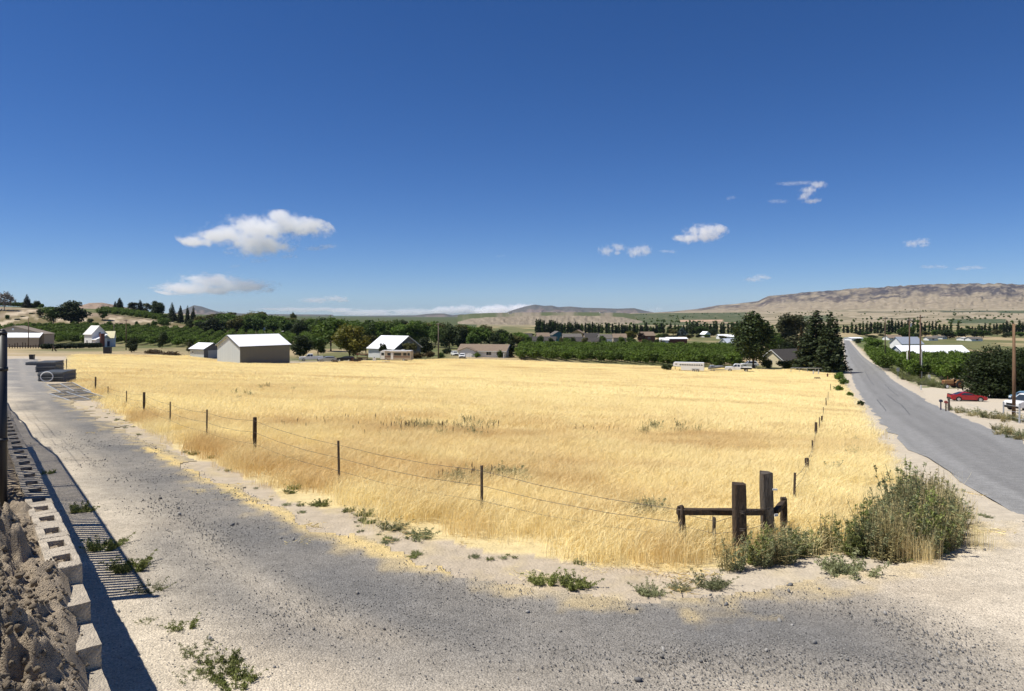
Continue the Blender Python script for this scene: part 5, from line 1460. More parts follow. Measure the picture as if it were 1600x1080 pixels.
vhouse('grey_barn', 'pale blue grey steep roofed barn at the right end of the orchard', 1128, 1150, 529, 536, 345, M_GREYSIDE, mat('pale_blue_roof', (.45, .49, .54), rough=.6), 20, 7, cat='barn', wins=False)
vhouse('village_house', 'pale house with tan roof behind the slate roofed building', 1383, 1408, 524, 528, 480, M_WHITEW, M_SHINGB, 4)
vhouse('village_house', 'white house with grey roof above the middle of the white shed roof', 1447, 1461, 526, 529.5, 470, M_WHITEW, M_SHINGG, -8)
vhouse('village_house', 'white gabled house between the two poles and the dark trees', 1463, 1473, 524.5, 528, 500, M_WHITEW, M_SHINGG, 20, gable=True)
vhouse('village_house', 'low white house with pale roof right of the tan field', 1500, 1514, 527.5, 530.5, 470, M_WHITEW, mat('pale_grey_roof', (.5, .49, .47), rough=.8), 0)
vhouse('village_house', 'white house with brown grey roof beside the dark right hand tree', 1513, 1530, 526.5, 531, 460, M_WHITEW, M_SHINGG, -6)
vhouse('village_house', 'white building at the far end of the road', 1324, 1344, 530, 533, 470, M_WHITEW, M_WHITEROOF, 8, wins=False)
vhouse('hillside_shed', 'white roofed shed highest on the orchard slope above the barn, left one', 370, 380, 506.5, 508.5, 560, M_TANW, M_WHITEROOF, 3, 5, cat='shed', wins=False)
vhouse('hillside_house', 'white house on the orchard slope directly above the barn roof', 410, 425, 508, 511.5, 520, M_WHITEW, M_WHITEROOF, 4, 6, wins=False)
vhouse('hillside_shed', 'small white roofed shed on the orchard slope right of the white house', 441, 450, 509.5, 511.5, 520, M_TANW, M_WHITEROOF, 0, 5, cat='shed', wins=False)
for (px, lab) in ((797, 'left one'), (873, 'middle one'), (940, 'right one')):
    house('hilltop_house', 'small white house on the far green plateau, ' + lab, 'house', ((px - CX) / F * 2300, 2300, -.3), R(8), 12, 9, 3.2, 6.5, M_WHITEW, M_SHINGG)

# ------------------------------------------------------------------ utility poles, signs, mailboxes
M_POLE = mat('creosote_pole', (0.12, 0.08, 0.055), rough=.9, noise=.3, nscale=4, stretch=(3, 3, .3))
M_POLEB = mat('brown_pole', (0.17, 0.105, 0.062), rough=.9, noise=.25, nscale=4, stretch=(3, 3, .3))
M_PALEP = mat('pale_pole', (0.50, 0.49, 0.46), rough=.8, noise=.15, nscale=3)
def pole(label, px, base, top, wpx, m, arm=0, d=None, sleeve=None, tr=False):
    p = at(px, d) if d else gp(px, base); k = p.y / F
    h = px_h(p, top)
    o = thing('utility_pole', label, 'pole', p)
    mb = MB(); r = wpx / 2 * k; mb.tube([(0, 0, -.3), (.02, 0, h * .5), (.0, 0, h)], [r, r * .88, r * .72], 9); mb.build('pole', m, o, True)
    if sleeve:
        mb = MB(); mb.cyl((r * .9, -r * .6, 0), (r * .9, -r * .6, px_h(p, sleeve)), r * .75, n=7); mb.build('conduit', M_PALEP, o)
    if arm:
        mb = MB(); mb.box((0, -r * 1.2, h * .965), (arm, .1, .13)); q = mb.build('crossarm', M_POLE, o)
        mb = MB()
        for s in (-.45, -.15, .15, .45): mb.cyl((s * arm, -r * 1.2, h * .965 + .06), (s * arm, -r * 1.2, h * .965 + .26), .06, .04, n=6)
        mb.build('insulator', M_DOORG, q)
    if tr:
        mb = MB(); mb.cyl((.32, -.1, h * .86), (.32, -.1, h * .86 + .8), .22, n=10); mb.build('transformer', M_DOORG, o)
    return o
pole('pair of poles left of centre in the roadside orchard, pale short pole', 1417.5, 587, 549, 2.6, M_PALEP)
pole('tall dark pole standing beside the pale short pole by the road', 1421, 588, 498, 2.6, M_POLE, 1.6, tr=True)
pole('tall dark pole with pale conduit nearest the white marker stake', 1438, 594, 492, 3.0, M_POLE, 1.8, sleeve=546)
pole('slim dark pole at the bend in front of the light green tree', 1383, 570, 495, 1.8, M_POLE, 1.4)
pole('thick brown wooden pole in front of the dark tree at right', 1584, 657, 506, 5.8, M_POLEB)
pole('slim weathered pole left of the brown roofed house', 685, 561, 505, 2.4, M_GREYWOOD, 1.5)
pole('dark pole in the orchard right of the white farmhouse', 197, 547, 499, 1.6, M_POLE, 1.2)
pole('thin pole in the orchard between farmhouse annex and dark pole', 178, 541, 507, 1.2, M_GREYWOOD)
pole('thin dark pole rising in front of the beige farm shed', 44.5, 543.5, 497, 1.5, M_POLE)
pole('bare grey trunk like pole left of the dark firs', 1253.5, 577, 548, 2.2, M_POLE)
def gp_thing(name, label, cat, px, base, rz=0, group=None):
    p = gp(px, base); return thing(name, label, cat, p, rz, group), p.y / F, p
o, k, p = gp_thing('road_sign', 'grey back of a rectangular road sign on a post beside the road', 'sign', 1403, 593)
mb = MB(); mb.box((0, 0, 8.5 * k), (.06, .05, 17 * k)); mb.build('post', M_GALV, o)
mb = MB(); mb.box((0, -.04, 15.5 * k), (4.6 * k, .03, 5.6 * k)); mb.build('panel', mat('sign_back', (.45, .46, .46), rough=.5, metal=.4), o)
for (px, base, hpx, wpx, lab) in ((1439, 610, 8, 2.0, 'short white marker stake at the foot of the tall poles'), (1452, 596, 10, 4.0, 'leaning white post in the weeds left of the old tractor'), (1271, 586, 7, 1.8, 'white peg at the far field edge, left of two'), (1279, 586, 8, 1.8, 'white peg at the far field edge, right of two'), (787, 560, 8, 1.6, 'short white post beside the lane in front of the house lawn')):
    o, k, p = gp_thing('marker_post', lab, 'marker post', px, base)
    mb = MB(); mb.box((0, 0, hpx * k / 2), (wpx * k, .06, hpx * k)); mb.box((0, 0, hpx * k), (wpx * k * .8, .05, .05)); mb.build('stake', M_TRIM, o)
o, k, p = gp_thing('red_marker', 'small red brown metal marker at the far right field corner', 'marker post', 1293, 590)
mb = MB(); mb.box((0, 0, 2.8 * k), (2.2 * k, .1, 5.6 * k)); mb.cyl((0, 0, 5 * k), (0, 0, 6.4 * k), .12, n=7); mb.build('post', M_BRICK, o)
o, k, p = gp_thing('rusty_harrow', 'low rusty farm implement lying in the golden grass at far right', 'implement', 1277, 593)
mb = MB()
for s in (-1, 1): mb.cyl((-4 * k, s * .3, .25), (4 * k, s * .3, .25), .06, n=6)
mb.build('frame', M_BRICK, o)
mb = MB()
for i in range(9): mb.cyl((-4 * k + i * k, 0, .5), (-4 * k + i * k, .1, 0), .05, n=5); mb.cyl((-4 * k + i * k, -.3, .25), (-4 * k + i * k, .3, .25), .05, n=5)
mb.build('tine', M_OLDWOOD, o)
o, k, p = gp_thing('mailbox', 'single black mailbox on a post at the left road edge', 'mailbox', 1329.5, 585)
mb = MB(); mb.box((0, 0, .5), (.1, .1, 1.0)); mb.build('post', M_OLDWOOD, o)
mb = MB(); mb.prism([(-.3, 0), (.3, 0), (.3, .28), (.2, .42), (0, .48), (-.2, .42), (-.3, .28)], -.35, .35, M=Matrix.Translation((0, 0, 1.0))); mb.build('box', M_BLACK, o)
# mailbox group by the yard
for (px, base, lab, mm, pm_) in ((1470, 641, 'dark blue mailbox on a post, left of the pair by the yard entrance', mat('dark_blue_box', (.03, .035, .06), rough=.5), mat('purple_post', (.07, .05, .10))), (1478, 643, 'reddish newspaper box and thick post, right of the pair by the yard entrance', mat('faded_red_box', (.25, .06, .05), rough=.6), M_OLDWOOD)):
    o, k, p = gp_thing('mailbox', lab, 'mailbox', px, base, R(-20))
    mb = MB(); mb.box((0, 0, 7 * k), (1.6 * k, 1.6 * k, 14 * k)); mb.build('post', pm_, o)
    mb = MB(); mb.prism([(-2.2 * k, 0), (2.2 * k, 0), (2.2 * k, 2.2 * k), (1.2 * k, 3.6 * k), (-1.2 * k, 3.6 * k), (-2.2 * k, 2.2 * k)], -3.5 * k, 2 * k, M=Matrix.Translation((0, 0, 13.0 * k))); q = mb.build('box', mm, o)
    mb = MB(); mb.box((2.35 * k, -1 * k, 15.4 * k), (.03, .04, 2.6 * k)); mb.build('flag', M_TRIM, q)
o, k, p = gp_thing('mailbox_stand', 'thick weathered post standing right of the mailbox pair', 'post', 1482.5, 642)
mb = MB(); mb.box((0, 0, 9 * k), (2.4 * k, 2.4 * k, 18 * k)); mb.box((-.3 * k, 0, 18.6 * k), (3.2 * k, 2.6 * k, 1 * k)); mb.build('post', M_GREYWOOD, o)
# chain-link gate posts at right with sagging chain
o, k, p = gp_thing('yard_fence', 'open wire yard fence with two grey steel posts at the right edge', 'fence', 1568, 654)
q2 = gp(1593, 662) - p; q3 = gp(1640, 676) - p
for q in (Vector((0, 0, 0)), q2, q3):
    mb = MB(); mb.cyl((0, 0, -.2), (0, 0, 26 * k), .045, n=8); mb.cyl((0, 0, 26 * k), (0, 0, 26.6 * k), .06, .03, n=8); c_ = mb.build('post', M_GALV, o); c_.location = q
for zz in (6, 14, 22):
    mb = MB(); a0 = gp(1510, 634) - p
    mb.tube([a0 + Vector((0, 0, .2)), Vector((0, -.06, zz * k)), q2 + Vector((0, -.06, zz * k)), q3 + Vector((0, -.06, zz * k))] if zz == 6 else [Vector((0, -.06, zz * k)), q2 + Vector((0, -.06, zz * k)), q3 + Vector((0, -.06, zz * k))], .012, 4); mb.build('wire', M_GALV, o)
# pipe rail near the firs
pA = gp(1236, 582); pB = gp(1300, 583)
o = thing('pipe_rail_fence', 'pale pipe rail fence along the far field edge under the firs', 'fence', pA)
mb = MB(); mb.cyl((0, 0, 1.15), (pB - pA) + Vector((0, 0, 1.15)), .09, n=7); mb.build('rail', M_GALV, o)
for t in np.linspace(0, 1, 6):
    mb = MB(); mb.cyl((0, 0, -.1), (0, 0, 1.15), .07, n=6); c_ = mb.build('post', M_GALV, o); c_.location = (pB - pA) * t
# lane fence by the rambler
pts = [('t', 697, 561, 549), ('t', 733, 562, 552), ('t', 794, 562.5, 551), ('t', 815, 563.5, 553), ('t', 833, 565, 556), ('t', 860, 567.5, 559), ('t', 900, 570, 562), ('t', 945, 573, 565), ('t', 990, 575.5, 568), ('t', 1035, 578, 571)]
wire_fence('thin wire fence along the far field edge in front of the lane', pts, (.95, .5))
# ------------------------------------------------------------------ vehicles
M_WHITEP = mat('white_paint', (0.80, 0.80, 0.79), rough=.3, spec=.5)
M_REDP = mat('red_paint', (0.33, 0.008, 0.014), rough=.22, spec=.6)
M_SILVERP = mat('silver_paint', (0.40, 0.42, 0.44), rough=.35, metal=.5)
M_BLUEP = mat('steel_blue_paint', (0.12, 0.22, 0.32), rough=.3)
M_BLACKP = mat('black_trim', (0.012, 0.012, 0.013), rough=.5)
M_TYRE = mat('tyre_rubber', (0.02, 0.02, 0.02), rough=.9)
M_RIM = mat('wheel_rim', (0.5, 0.5, 0.5), rough=.35, metal=.8)
M_LAMP = mat('tail_lamp', (0.35, 0.01, 0.01), rough=.3)
M_HEAD = mat('headlight_glass', (0.75, 0.77, 0.78), rough=.15)
M_ORANGEP = mat('faded_orange_paint', (0.36, 0.20, 0.08), rough=.7, noise=.2, nscale=6)
M_RUST = mat('rust', (0.17, 0.07, 0.035), rough=.9, noise=.3, nscale=8)
def hull(poly, w, inset=.07, k=.95):
    """body extruded across the width with rounded-off flanks"""
    mb = MB(); n = len(poly)
    cx = sum(p[0] for p in poly) / n; cz = sum(p[1] for p in poly) / n
    secs = [(-w / 2, k), (-w / 2 + inset, 1), (w / 2 - inset, 1), (w / 2, k)]
    vs = []
    for y_, s in secs: vs += [(cx + (x_ - cx) * (1 - (1 - s) * .5), y_, cz + (z_ - cz) * s) for x_, z_ in poly]
    fs = []
    for q in range(3):
        for j in range(n): fs.append((q * n + (j + 1) % n, q * n + j, (q + 1) * n + j, (q + 1) * n + (j + 1) % n))
    fs += [tuple(range(n)), tuple(range(4 * n - 1, 3 * n - 1, -1))]
    mb.add(vs, fs); return mb
def cabin(poly, w, taper):
    """greenhouse: poly in (x,z), narrower towards the roof"""
    mb = MB(); n = len(poly); zb = min(p[1] for p in poly)
    hw = [w / 2 - taper * (z_ - zb) for _, z_ in poly]
    vs = [(x_, -h, z_) for (x_, z_), h in zip(poly, hw)] + [(x_, h, z_) for (x_, z_), h in zip(poly, hw)]
    fs = [tuple(range(n)), tuple(range(2 * n - 1, n - 1, -1))] + [((j + 1) % n, j, n + j, n + (j + 1) % n) for j in range(n)]
    mb.add(vs, fs); return mb, hw
def side_glass(poly, w, taper, zb, proud=.008):
    mb = MB(); n = len(poly)
    for s in (-1, 1):
        vs = [(x_, s * (w / 2 - taper * (z_ - zb) + proud), z_) for x_, z_ in poly]
        vi = [(x_, s * (w / 2 - taper * (z_ - zb) - .02), z_) for x_, z_ in poly]
        fs = [tuple(range(n)), tuple(range(2 * n - 1, n - 1, -1))] + [((j + 1) % n, j, n + j, n + (j + 1) % n) for j in range(n)]
        mb.add(vs + vi, fs)
    return mb
def wheel(parent, x_, y_, r, w=.22, rim=M_RIM):
    mb = MB(); s = 1 if y_ > 0 else -1
    mb.tube([(0, -w / 2, 0), (0, -w / 2 + .03, 0), (0, w / 2 - .03, 0), (0, w / 2, 0)], [r * .9, r, r, r * .9], 18)
    o = mb.build('wheel', M_TYRE, parent, loc=(x_, y_, r))
    mb = MB(); mb.cyl((0, s * (w / 2 - .01), 0), (0, s * (w / 2 + .015), 0), r * .66, n=14)
    for k in range(5):
        a = k * 1.2566; mb.cyl((0, s * (w / 2 + .012), 0), (r * .6 * math.cos(a), s * (w / 2 + .022), r * .6 * math.sin(a)), r * .1, n=5)
    mb.build('rim', rim, o)
    return o
def box_part(parent, name, c, s, m, rz=0):
    mb = MB(); mb.box(c, s, rz=rz); return mb.build(name, m, parent)

# red coupe: +x is its nose
p = gp(1511, 627)
car = thing('red_coupe', 'shiny red two door coupe parked in the pale yard', 'car', p, R(-13)); car.scale = (.82, .82, .82)
L2 = 2.5
body = hull([(-2.5, .42), (-2.45, .30), (2.3, .26), (2.5, .36), (2.52, .68), (2.35, .80), (1.2, .93), (.9, .95), (-1.5, .99), (-2.1, 1.03), (-2.46, 1.02), (-2.5, .75)], 1.9, .1, .93)
body.build('body', M_REDP, car)
cb, _ = cabin([(1.05, .93), (.15, 1.36), (-.15, 1.41), (-.85, 1.40), (-1.75, 1.02), (-1.6, .95)], 1.66, .34); cb.build('roof', M_REDP, car)
side_glass([(.78, .99), (.12, 1.31), (-.62, 1.34), (-1.05, 1.18), (-1.0, 1.0)], 1.66, .34, .93).build('side_window', M_GLASS, car)
mb = MB(); mb.add([(1.06, -.74, .955), (1.06, .74, .955), (.20, .66, 1.352), (.20, -.66, 1.352)], [(0, 1, 2, 3)]); mb.add([(-.92, -.64, 1.388), (-.92, .64, 1.388), (-1.7, .72, 1.06), (-1.7, -.72, 1.06)], [(0, 1, 2, 3)]); mb.build('windscreen', M_GLASS, car)
mb = MB(); mb.box((-2.36, 0, 1.07), (.3, 1.5, .035)); mb.box((-2.36, -.6, 1.04), (.1, .06, .08)); mb.box((-2.36, .6, 1.04), (.1, .06, .08)); mb.build('spoiler', M_BLACKP, car)
box_part(car, 'tail_light', (-2.5, 0, .84), (.04, 1.5, .16), M_LAMP); box_part(car, 'rear_bumper', (-2.5, 0, .44), (.06, 1.7, .26), M_BLACKP)
box_part(car, 'headlight', (2.49, -.6, .66), (.06, .4, .16), M_HEAD); box_part(car, 'headlight', (2.49, .6, .66), (.06, .4, .16), M_HEAD)
box_part(car, 'sill', (0, 0, .24), (2.6, 1.84, .14), M_BLACKP)
box_part(car, 'door_handle', (-.5, -.955, .82), (.2, .02, .03), M_BLACKP)
box_part(car, 'mirror', (.75, -1.0, 1.0), (.12, .16, .1), M_REDP); box_part(car, 'mirror', (.75, 1.0, 1.0), (.12, .16, .1), M_REDP)
for x_ in (-1.45, 1.5):
    for s in (-1, 1):
        mb = MB(); mb.tube([(0, -.05, 0), (0, .05, 0)], [.42, .42], 20); mb.build('wheel_arch', M_BLACKP, car, loc=(x_, s * .91, .38))
        wheel(car, x_, s * .86, .36, .24)
# white suv at the right edge, nose to the left
def suv(name, label, px, base, rz, paint, cat='car', L=4.7, W=1.85, H=1.72):
    p = gp(px, base); c = thing(name, label, cat, p, rz); c.scale = (.86, .86, .86) if px > 1580 else (1, 1, 1)
    hull([(-L / 2, .40), (L / 2 - .1, .36), (L / 2, .5), (L / 2 - .02, .9), (L / 2 - .3, 1.02), (L * .2, 1.08), (-L / 2 + .1, 1.1), (-L / 2, .9)], W, .1, .94).build('body', paint, c)
    cb, _ = cabin([(L * .24, 1.06), (L * .06, H - .04), (0, H), (-L * .36, H - .02), (-L * .47, 1.06)], W * .9, .22); cb.build('roof', paint, c)
    side_glass([(L * .19, 1.14), (L * .05, H - .12), (-L * .33, H - .12), (-L * .42, 1.14)], W * .9, .22, 1.06).build('side_window', M_GLASS, c)
    mb = MB(); mb.add([(L * .243, -W * .4, 1.10), (L * .243, W * .4, 1.10), (L * .068, W * .34, H - .07), (L * .068, -W * .34, H - .07)], [(0, 1, 2, 3)]); mb.build('windscreen', M_GLASS, c)
    box_part(c, 'grille', (L / 2 - .0, 0, .72), (.05, 1.0, .22), M_BLACKP); box_part(c, 'front_bumper', (L / 2 - .02, 0, .45), (.12, W * .94, .22), M_BLACKP)
    for s in (-1, 1): box_part(c, 'headlight', (L / 2 - .02, s * W * .37, .80), (.07, .36, .16), M_HEAD); box_part(c, 'tail_light', (-L / 2 - .0, s * W * .43, .9), (.05, .16, .34), M_LAMP)
    for x_ in (-L * .3, L * .3):
        for s in (-1, 1): wheel(c, x_, s * (W / 2 - .1), .36, .24)
    return c
suv('white_suv', 'white car at the right edge with dark windscreen behind the brown pole', 1606, 641, R(196), M_WHITEP)
suv('blue_car', 'pale blue car parked behind the white car at the right edge', 1602, 628, R(200), M_BLUEP, L=4.4, H=1.5)
# cars by the house
suv('white_car', 'white car parked nose out beside the white garage door', 722.5, 560, R(-90), M_WHITEP, L=4.6, H=1.6)
suv('white_van', 'small white vehicle farther back left of the garage car', 710.5, 556, R(-70), M_WHITEP, L=4.4, H=1.7)
# pickup beyond the field
def pickup(name, label, px, base, rz, paint, L=5.6, W=1.9, flat=False, s=1.0):
    p = gp(px, base); c = thing(name, label, 'truck', p, rz); c.scale = (s, s, s)
    hull([(.3, .5), (L / 2 - .05, .46), (L / 2, .6), (L / 2 - .02, 1.0), (L / 2 - .15, 1.1), (1.25, 1.16), (.3, 1.16), (-.55, 1.16), (-.55, .5)], W, .08, .95).build('body', paint, c)
    cb, _ = cabin([(1.28, 1.12), (.72, 1.78), (.5, 1.83), (-.4, 1.80), (-.55, 1.12)], W * .9, .18); cb.build('roof', paint, c)
    side_glass([(1.1, 1.2), (.68, 1.70), (.25, 1.71), (.25, 1.2)], W * .9, .18, 1.12).build('side_window', M_GLASS, c)
    side_glass([(.15, 1.2), (.15, 1.71), (-.35, 1.70), (-.42, 1.2)], W * .9, .18, 1.12).build('side_window', M_GLASS, c)
    mb = MB(); mb.add([(1.285, -W * .41, 1.16), (1.285, W * .41, 1.16), (.73, W * .36, 1.74), (.73, -W * .36, 1.74)], [(0, 1, 2, 3)]); mb.build('windscreen', M_GLASS, c)
    if flat:
        mb = MB(); mb.box((-1.75, 0, 1.08), (2.5, 2.2, .14)); mb.box((-.62, 0, 1.5), (.08, 2.1, .75)); mb.build('flat_bed', M_WHITEP, c)
        box_part(c, 'chassis', (-1.7, 0, .75), (2.6, .9, .3), M_BLACKP); box_part(c, 'tool_box', (-1.2, -1.02, .82), (.9, .3, .35), M_BLACKP)
    else:
        mb = MB()
        for sy in (-1, 1): mb.box((-1.7, sy * (W / 2 - .06), .86), (2.25, .1, .68))
        mb.box((-2.78, 0, .86), (.08, W - .08, .66)); mb.box((-1.7, 0, .6), (2.2, W - .2, .12)); mb.build('truck_bed', paint, c)
    box_part(c, 'grille', (L / 2, 0, .84), (.06, 1.2, .26), M_BLACKP); box_part(c, 'front_bumper', (L / 2 + .04, 0, .52), (.12, W, .2), M_RIM)
    for sy in (-1, 1): box_part(c, 'headlight', (L / 2, sy * .78, .86), (.06, .26, .22), M_HEAD); box_part(c, 'mirror', (.95, sy * (W / 2 + .1), 1.25), (.1, .2, .22), M_BLACKP)
    for x_ in (-1.75, 1.75):
        for sy in (-1, 1): wheel(c, x_, sy * (W / 2 - .1), .38, .24)
    return c
pickup('white_pickup', 'white crew cab pickup parked under trees right of the barn', 486, 564.5, R(196), M_WHITEP, s=1.05)
pickup('flatbed_truck', 'white flatbed truck facing left in front of the biggest pine', 1153, 581, R(165), M_WHITEP, flat=True, s=1.12)
suv('silver_car', 'silver grey car right of the white pickup', 511, 566, R(200), M_SILVERP, L=4.4, H=1.45)
suv('dark_car', 'dark car in the shade of the yellow green tree', 540, 565, R(170), M_BLACKP, L=4.3, H=1.4)
# motorhome, nose to the left
p = gp(620, 564.5); k = p.y / F; q = 50 * k / 9.0
c = thing('motorhome', 'beige and white motorhome parked at the field edge before the workshop', 'motorhome', p, R(172)); c.scale = (q, q, q)
hull([(-4.5, .45), (3.9, .45), (4.45, .7), (4.5, 1.5), (4.2, 2.75), (3.9, 2.95), (-4.3, 2.95), (-4.5, 2.75)], 2.45, .1, .97).build('body', M_TANW, c)
box_part(c, 'roof', (-.2, 0, 3.0), (8.4, 2.3, .14), M_WHITEP); box_part(c, 'front_cap', (3.75, 0, 1.75), (1.25, 2.49, 2.2), M_WHITEP)
box_part(c, 'roof_vent', (1.2, 0, 3.14), (.8, .7, .22), M_WHITEP); box_part(c, 'roof_vent', (-1.8, 0, 3.14), (.9, .7, .24), M_WHITEP)
mb = MB(); mb.add([(4.52, -1.05, 1.5), (4.52, 1.05, 1.5), (4.27, 1.05, 2.65), (4.27, -1.05, 2.65)], [(0, 1, 2, 3)]); mb.build('windscreen', M_GLASS, c)
for (x_, w_) in ((3.7, .8), (1.9, .9), (-.6, 2.0), (-2.7, .9), (-3.8, .6)):
    for sy in (-1, 1): box_part(c, 'window', (x_, sy * 1.25, 2.05), (w_, .03, .75), M_GLASS)
box_part(c, 'stripe', (-.4, 1.235, 1.3), (7.4, .02, .22), M_BRICK); box_part(c, 'door', (1.0, 1.24, 1.5), (.7, .03, 1.9), M_WHITEP); box_part(c, 'awning', (-.8, 1.32, 2.72), (5, .12, .12), M_WHITEP)
for x_ in (-2.4, 2.7):
    for sy in (-1, 1): wheel(c, x_, sy * 1.1, .42, .26)
# gooseneck horse trailer, nose to the left
p = gp(1076, 581); k = p.y / F; q = 47 * k / 8.2
c = thing('horse_trailer', 'long white gooseneck horse trailer with a row of windows beyond the field', 'trailer', p, R(162)); c.scale = (q, q, q)
hull([(-4.1, .45), (1.9, .45), (2.0, 1.45), (4.0, 1.5), (4.1, 1.9), (3.9, 2.5), (3.6, 2.6), (-3.95, 2.6), (-4.1, 2.5)], 2.1, .1, .97).build('body', M_WHITEP, c)
for i in range(10):
    for sy in (-1, 1): box_part(c, 'window', (-3.5 + i * .62, sy * 1.06, 1.95), (.44, .03, .28), M_BLACKP)
box_part(c, 'nose_vent', (3.2, 1.06, 2.1), (.5, .03, .2), M_BLACKP); box_part(c, 'fender', (-1.9, 1.06, .85), (2.0, .1, .25), M_SILVERP); box_part(c, 'fender', (-1.9, -1.06, .85), (2.0, .1, .25), M_SILVERP)
mb = MB(); mb.cyl((3.6, 0, 1.5), (3.6, 0, .6), .08, n=7); mb.cyl((2.3, .5, .8), (2.3, .5, 0), .06, n=6); mb.build('coupling', M_BLACKP, c)
for x_ in (-2.4, -1.4):
    for sy in (-1, 1): wheel(c, x_, sy * .98, .38, .24)
# boat-like grey trailer
p = gp(1118, 580.5); k = p.y / F; q = 26 * k / 5.5
c = thing('boat_trailer', 'grey covered boat on a trailer between horse trailer and flatbed truck', 'boat', p, R(8)); c.scale = (q, q, q)
mb = MB(); n = 9
vs = []
for i in range(n):
    t = i / (n - 1); x_ = -2.6 + 5.2 * t; w_ = 1.0 * math.sin(math.pi * min(1, .35 + .65 * (1 - t))) ** .6; zk = .8 + .5 * t * t; zt_ = 1.5 + .35 * t
    vs += [(x_, 0, zk), (x_, -w_, zk + .35), (x_, -w_, zt_), (x_, 0, zt_ + .25 * math.sin(math.pi * t)), (x_, w_, zt_), (x_, w_, zk + .35)]
fs = [(i * 6 + j, i * 6 + (j + 1) % 6, i * 6 + 6 + (j + 1) % 6, i * 6 + 6 + j) for i in range(n - 1) for j in range(6)] + [(0, 1, 2, 3, 4, 5), tuple(range(n * 6 - 1, n * 6 - 7, -1))]
mb.add(vs, fs); mb.build('boat_cover', mat('grey_tarp', (.20, .21, .22), rough=.8), c)
mb = MB()
for s in (-1, 1): mb.cyl((-2.6, s * .6, .55), (2.0, s * .6, .6), .07, n=6); mb.cyl((2.0, s * .6, .6), (3.2, 0, .55), .07, n=6)
mb.build('trailer_frame', M_GALV, c)
mb = MB(); mb.box((-1.2, 0, 1.95), (1.4, 1.3, .35), taper=.7); mb.build('boat_canopy', M_SILVERP, c)
for s in (-1, 1): wheel(c, -1.0, s * 1.0, .33, .2)
p = at(1170, 215)
c = thing('white_car', 'white vehicle half hidden behind the trunk of the biggest pine', 'car', p)
bpy.data.objects.remove(c)
suv('white_car', 'white vehicle half hidden behind the trunk of the biggest pine', 1171, 573.5, R(178), M_WHITEP, L=5, H=1.8)
suv('white_car', 'white vehicle parked under the firs right of the cream house', 1252, 575.5, R(170), M_WHITEP, L=4.6, H=1.7)
# old tractor, nose to the left
p = gp(1487, 607); k = p.y / F; q = 29 * k / 3.0
c = thing('tractor', 'old faded orange tractor parked at the orchard edge', 'tractor', p, R(184)); c.scale = (q, q, q)
hull([(-.2, .75), (1.45, .75), (1.5, .85), (1.48, 1.3), (1.35, 1.36), (-.2, 1.38)], .62, .1, .9).build('hood', M_ORANGEP, c)
box_part(c, 'grille', (1.5, 0, 1.02), (.06, .5, .5), M_RUST); box_part(c, 'engine', (.5, 0, .68), (1.7, .5, .36), M_RUST); box_part(c, 'gearbox', (-.7, 0, .72), (1.0, .5, .5), M_RUST)
mb = MB(); mb.cyl((.7, .05, 1.3), (.7, .05, 1.95), .045, n=7); mb.build('exhaust', M_RUST, c)
mb = MB(); mb.cyl((-.2, 0, 1.3), (-.55, 0, 1.6), .03, n=6); mb.tube([(-.55 + .05 * math.cos(a), .2 * math.cos(a), 1.6 + .2 * math.sin(a)) for a in np.linspace(0, 6.28, 13)], .025, 5); mb.build('steering_wheel', M_BLACKP, c)
mb = MB(); mb.box((-1.0, 0, 1.15), (.45, .5, .08)); mb.box((-1.22, 0, 1.35), (.07, .5, .4)); mb.build('seat', M_BLACKP, c)
for s in (-1, 1):
    mb = MB()
    mb.tube([(-.9 + .72 * math.cos(a), s * .62, .68 + .72 * math.sin(a)) for a in np.linspace(.4, 2.6, 8)], .09, 5); mb.build('fender', M_ORANGEP, c)
    wheel(c, -.9, s * .72, .66, .3, M_RUST); wheel(c, 1.2, s * .55, .36, .2, M_TRIM)
# junk left of the workshop
def junk(name, label, cat, px, base, shapes, rz=0):
    p = gp(px, base); k = p.y / F; o = thing(name, label, cat, p, rz)
    for (nm, c_, s_, m_) in shapes: box_part(o, nm, tuple(v * k for v in c_), tuple(v * k for v in s_), m_)
    return o
junk('storage_rack', 'brown rack with shelves and roof left of the motorhome', 'rack', 566, 564, (('roof', (0, 0, 10.4), (18, 6, 1.2), M_BRICK), ('shelf', (0, 0, 5), (17, 5, .8), M_RUST), ('post', (-8, 0, 5), (.8, .8, 10), M_OLDWOOD), ('post', (8, 0, 5), (.8, .8, 10), M_OLDWOOD), ('crate', (-3, 0, 2.4), (6, 5, 4.6), M_OLDWOOD), ('crate', (4, 0, 2), (5, 5, 4), M_BEIGE)))
junk('water_tank', 'white plastic tank in the junk row left of the motorhome', 'tank', 585, 565, (('tank', (0, 0, 3.2), (4.6, 4, 5.4), M_WHITEP), ('lid', (0, 0, 6.2), (2, 2, .8), M_BLACKP), ('base', (0, 0, .3), (5.2, 4.4, .6), M_OLDWOOD)))
junk('utility_trailer', 'low dark flat trailer between the silver car and the rack', 'trailer', 557, 566, (('deck', (0, 0, 2.2), (14, 6, .7), M_RUST), ('side', (0, -3, 3.4), (14, .4, 1.8), M_OLDWOOD), ('tyre', (-2, -3, 1.2), (2.6, .8, 2.4), M_TYRE), ('tyre', (2, -3, 1.2), (2.6, .8, 2.4), M_TYRE)))
junk('pallet_pile', 'pile of pale pallets and boards right of the pickup', 'pallets', 524, 567, tuple(('pallet', (0.3 * (-1) ** i, 0, .6 + i * 1.1), (8, 6, .8), M_GREYWOOD) for i in range(4)))
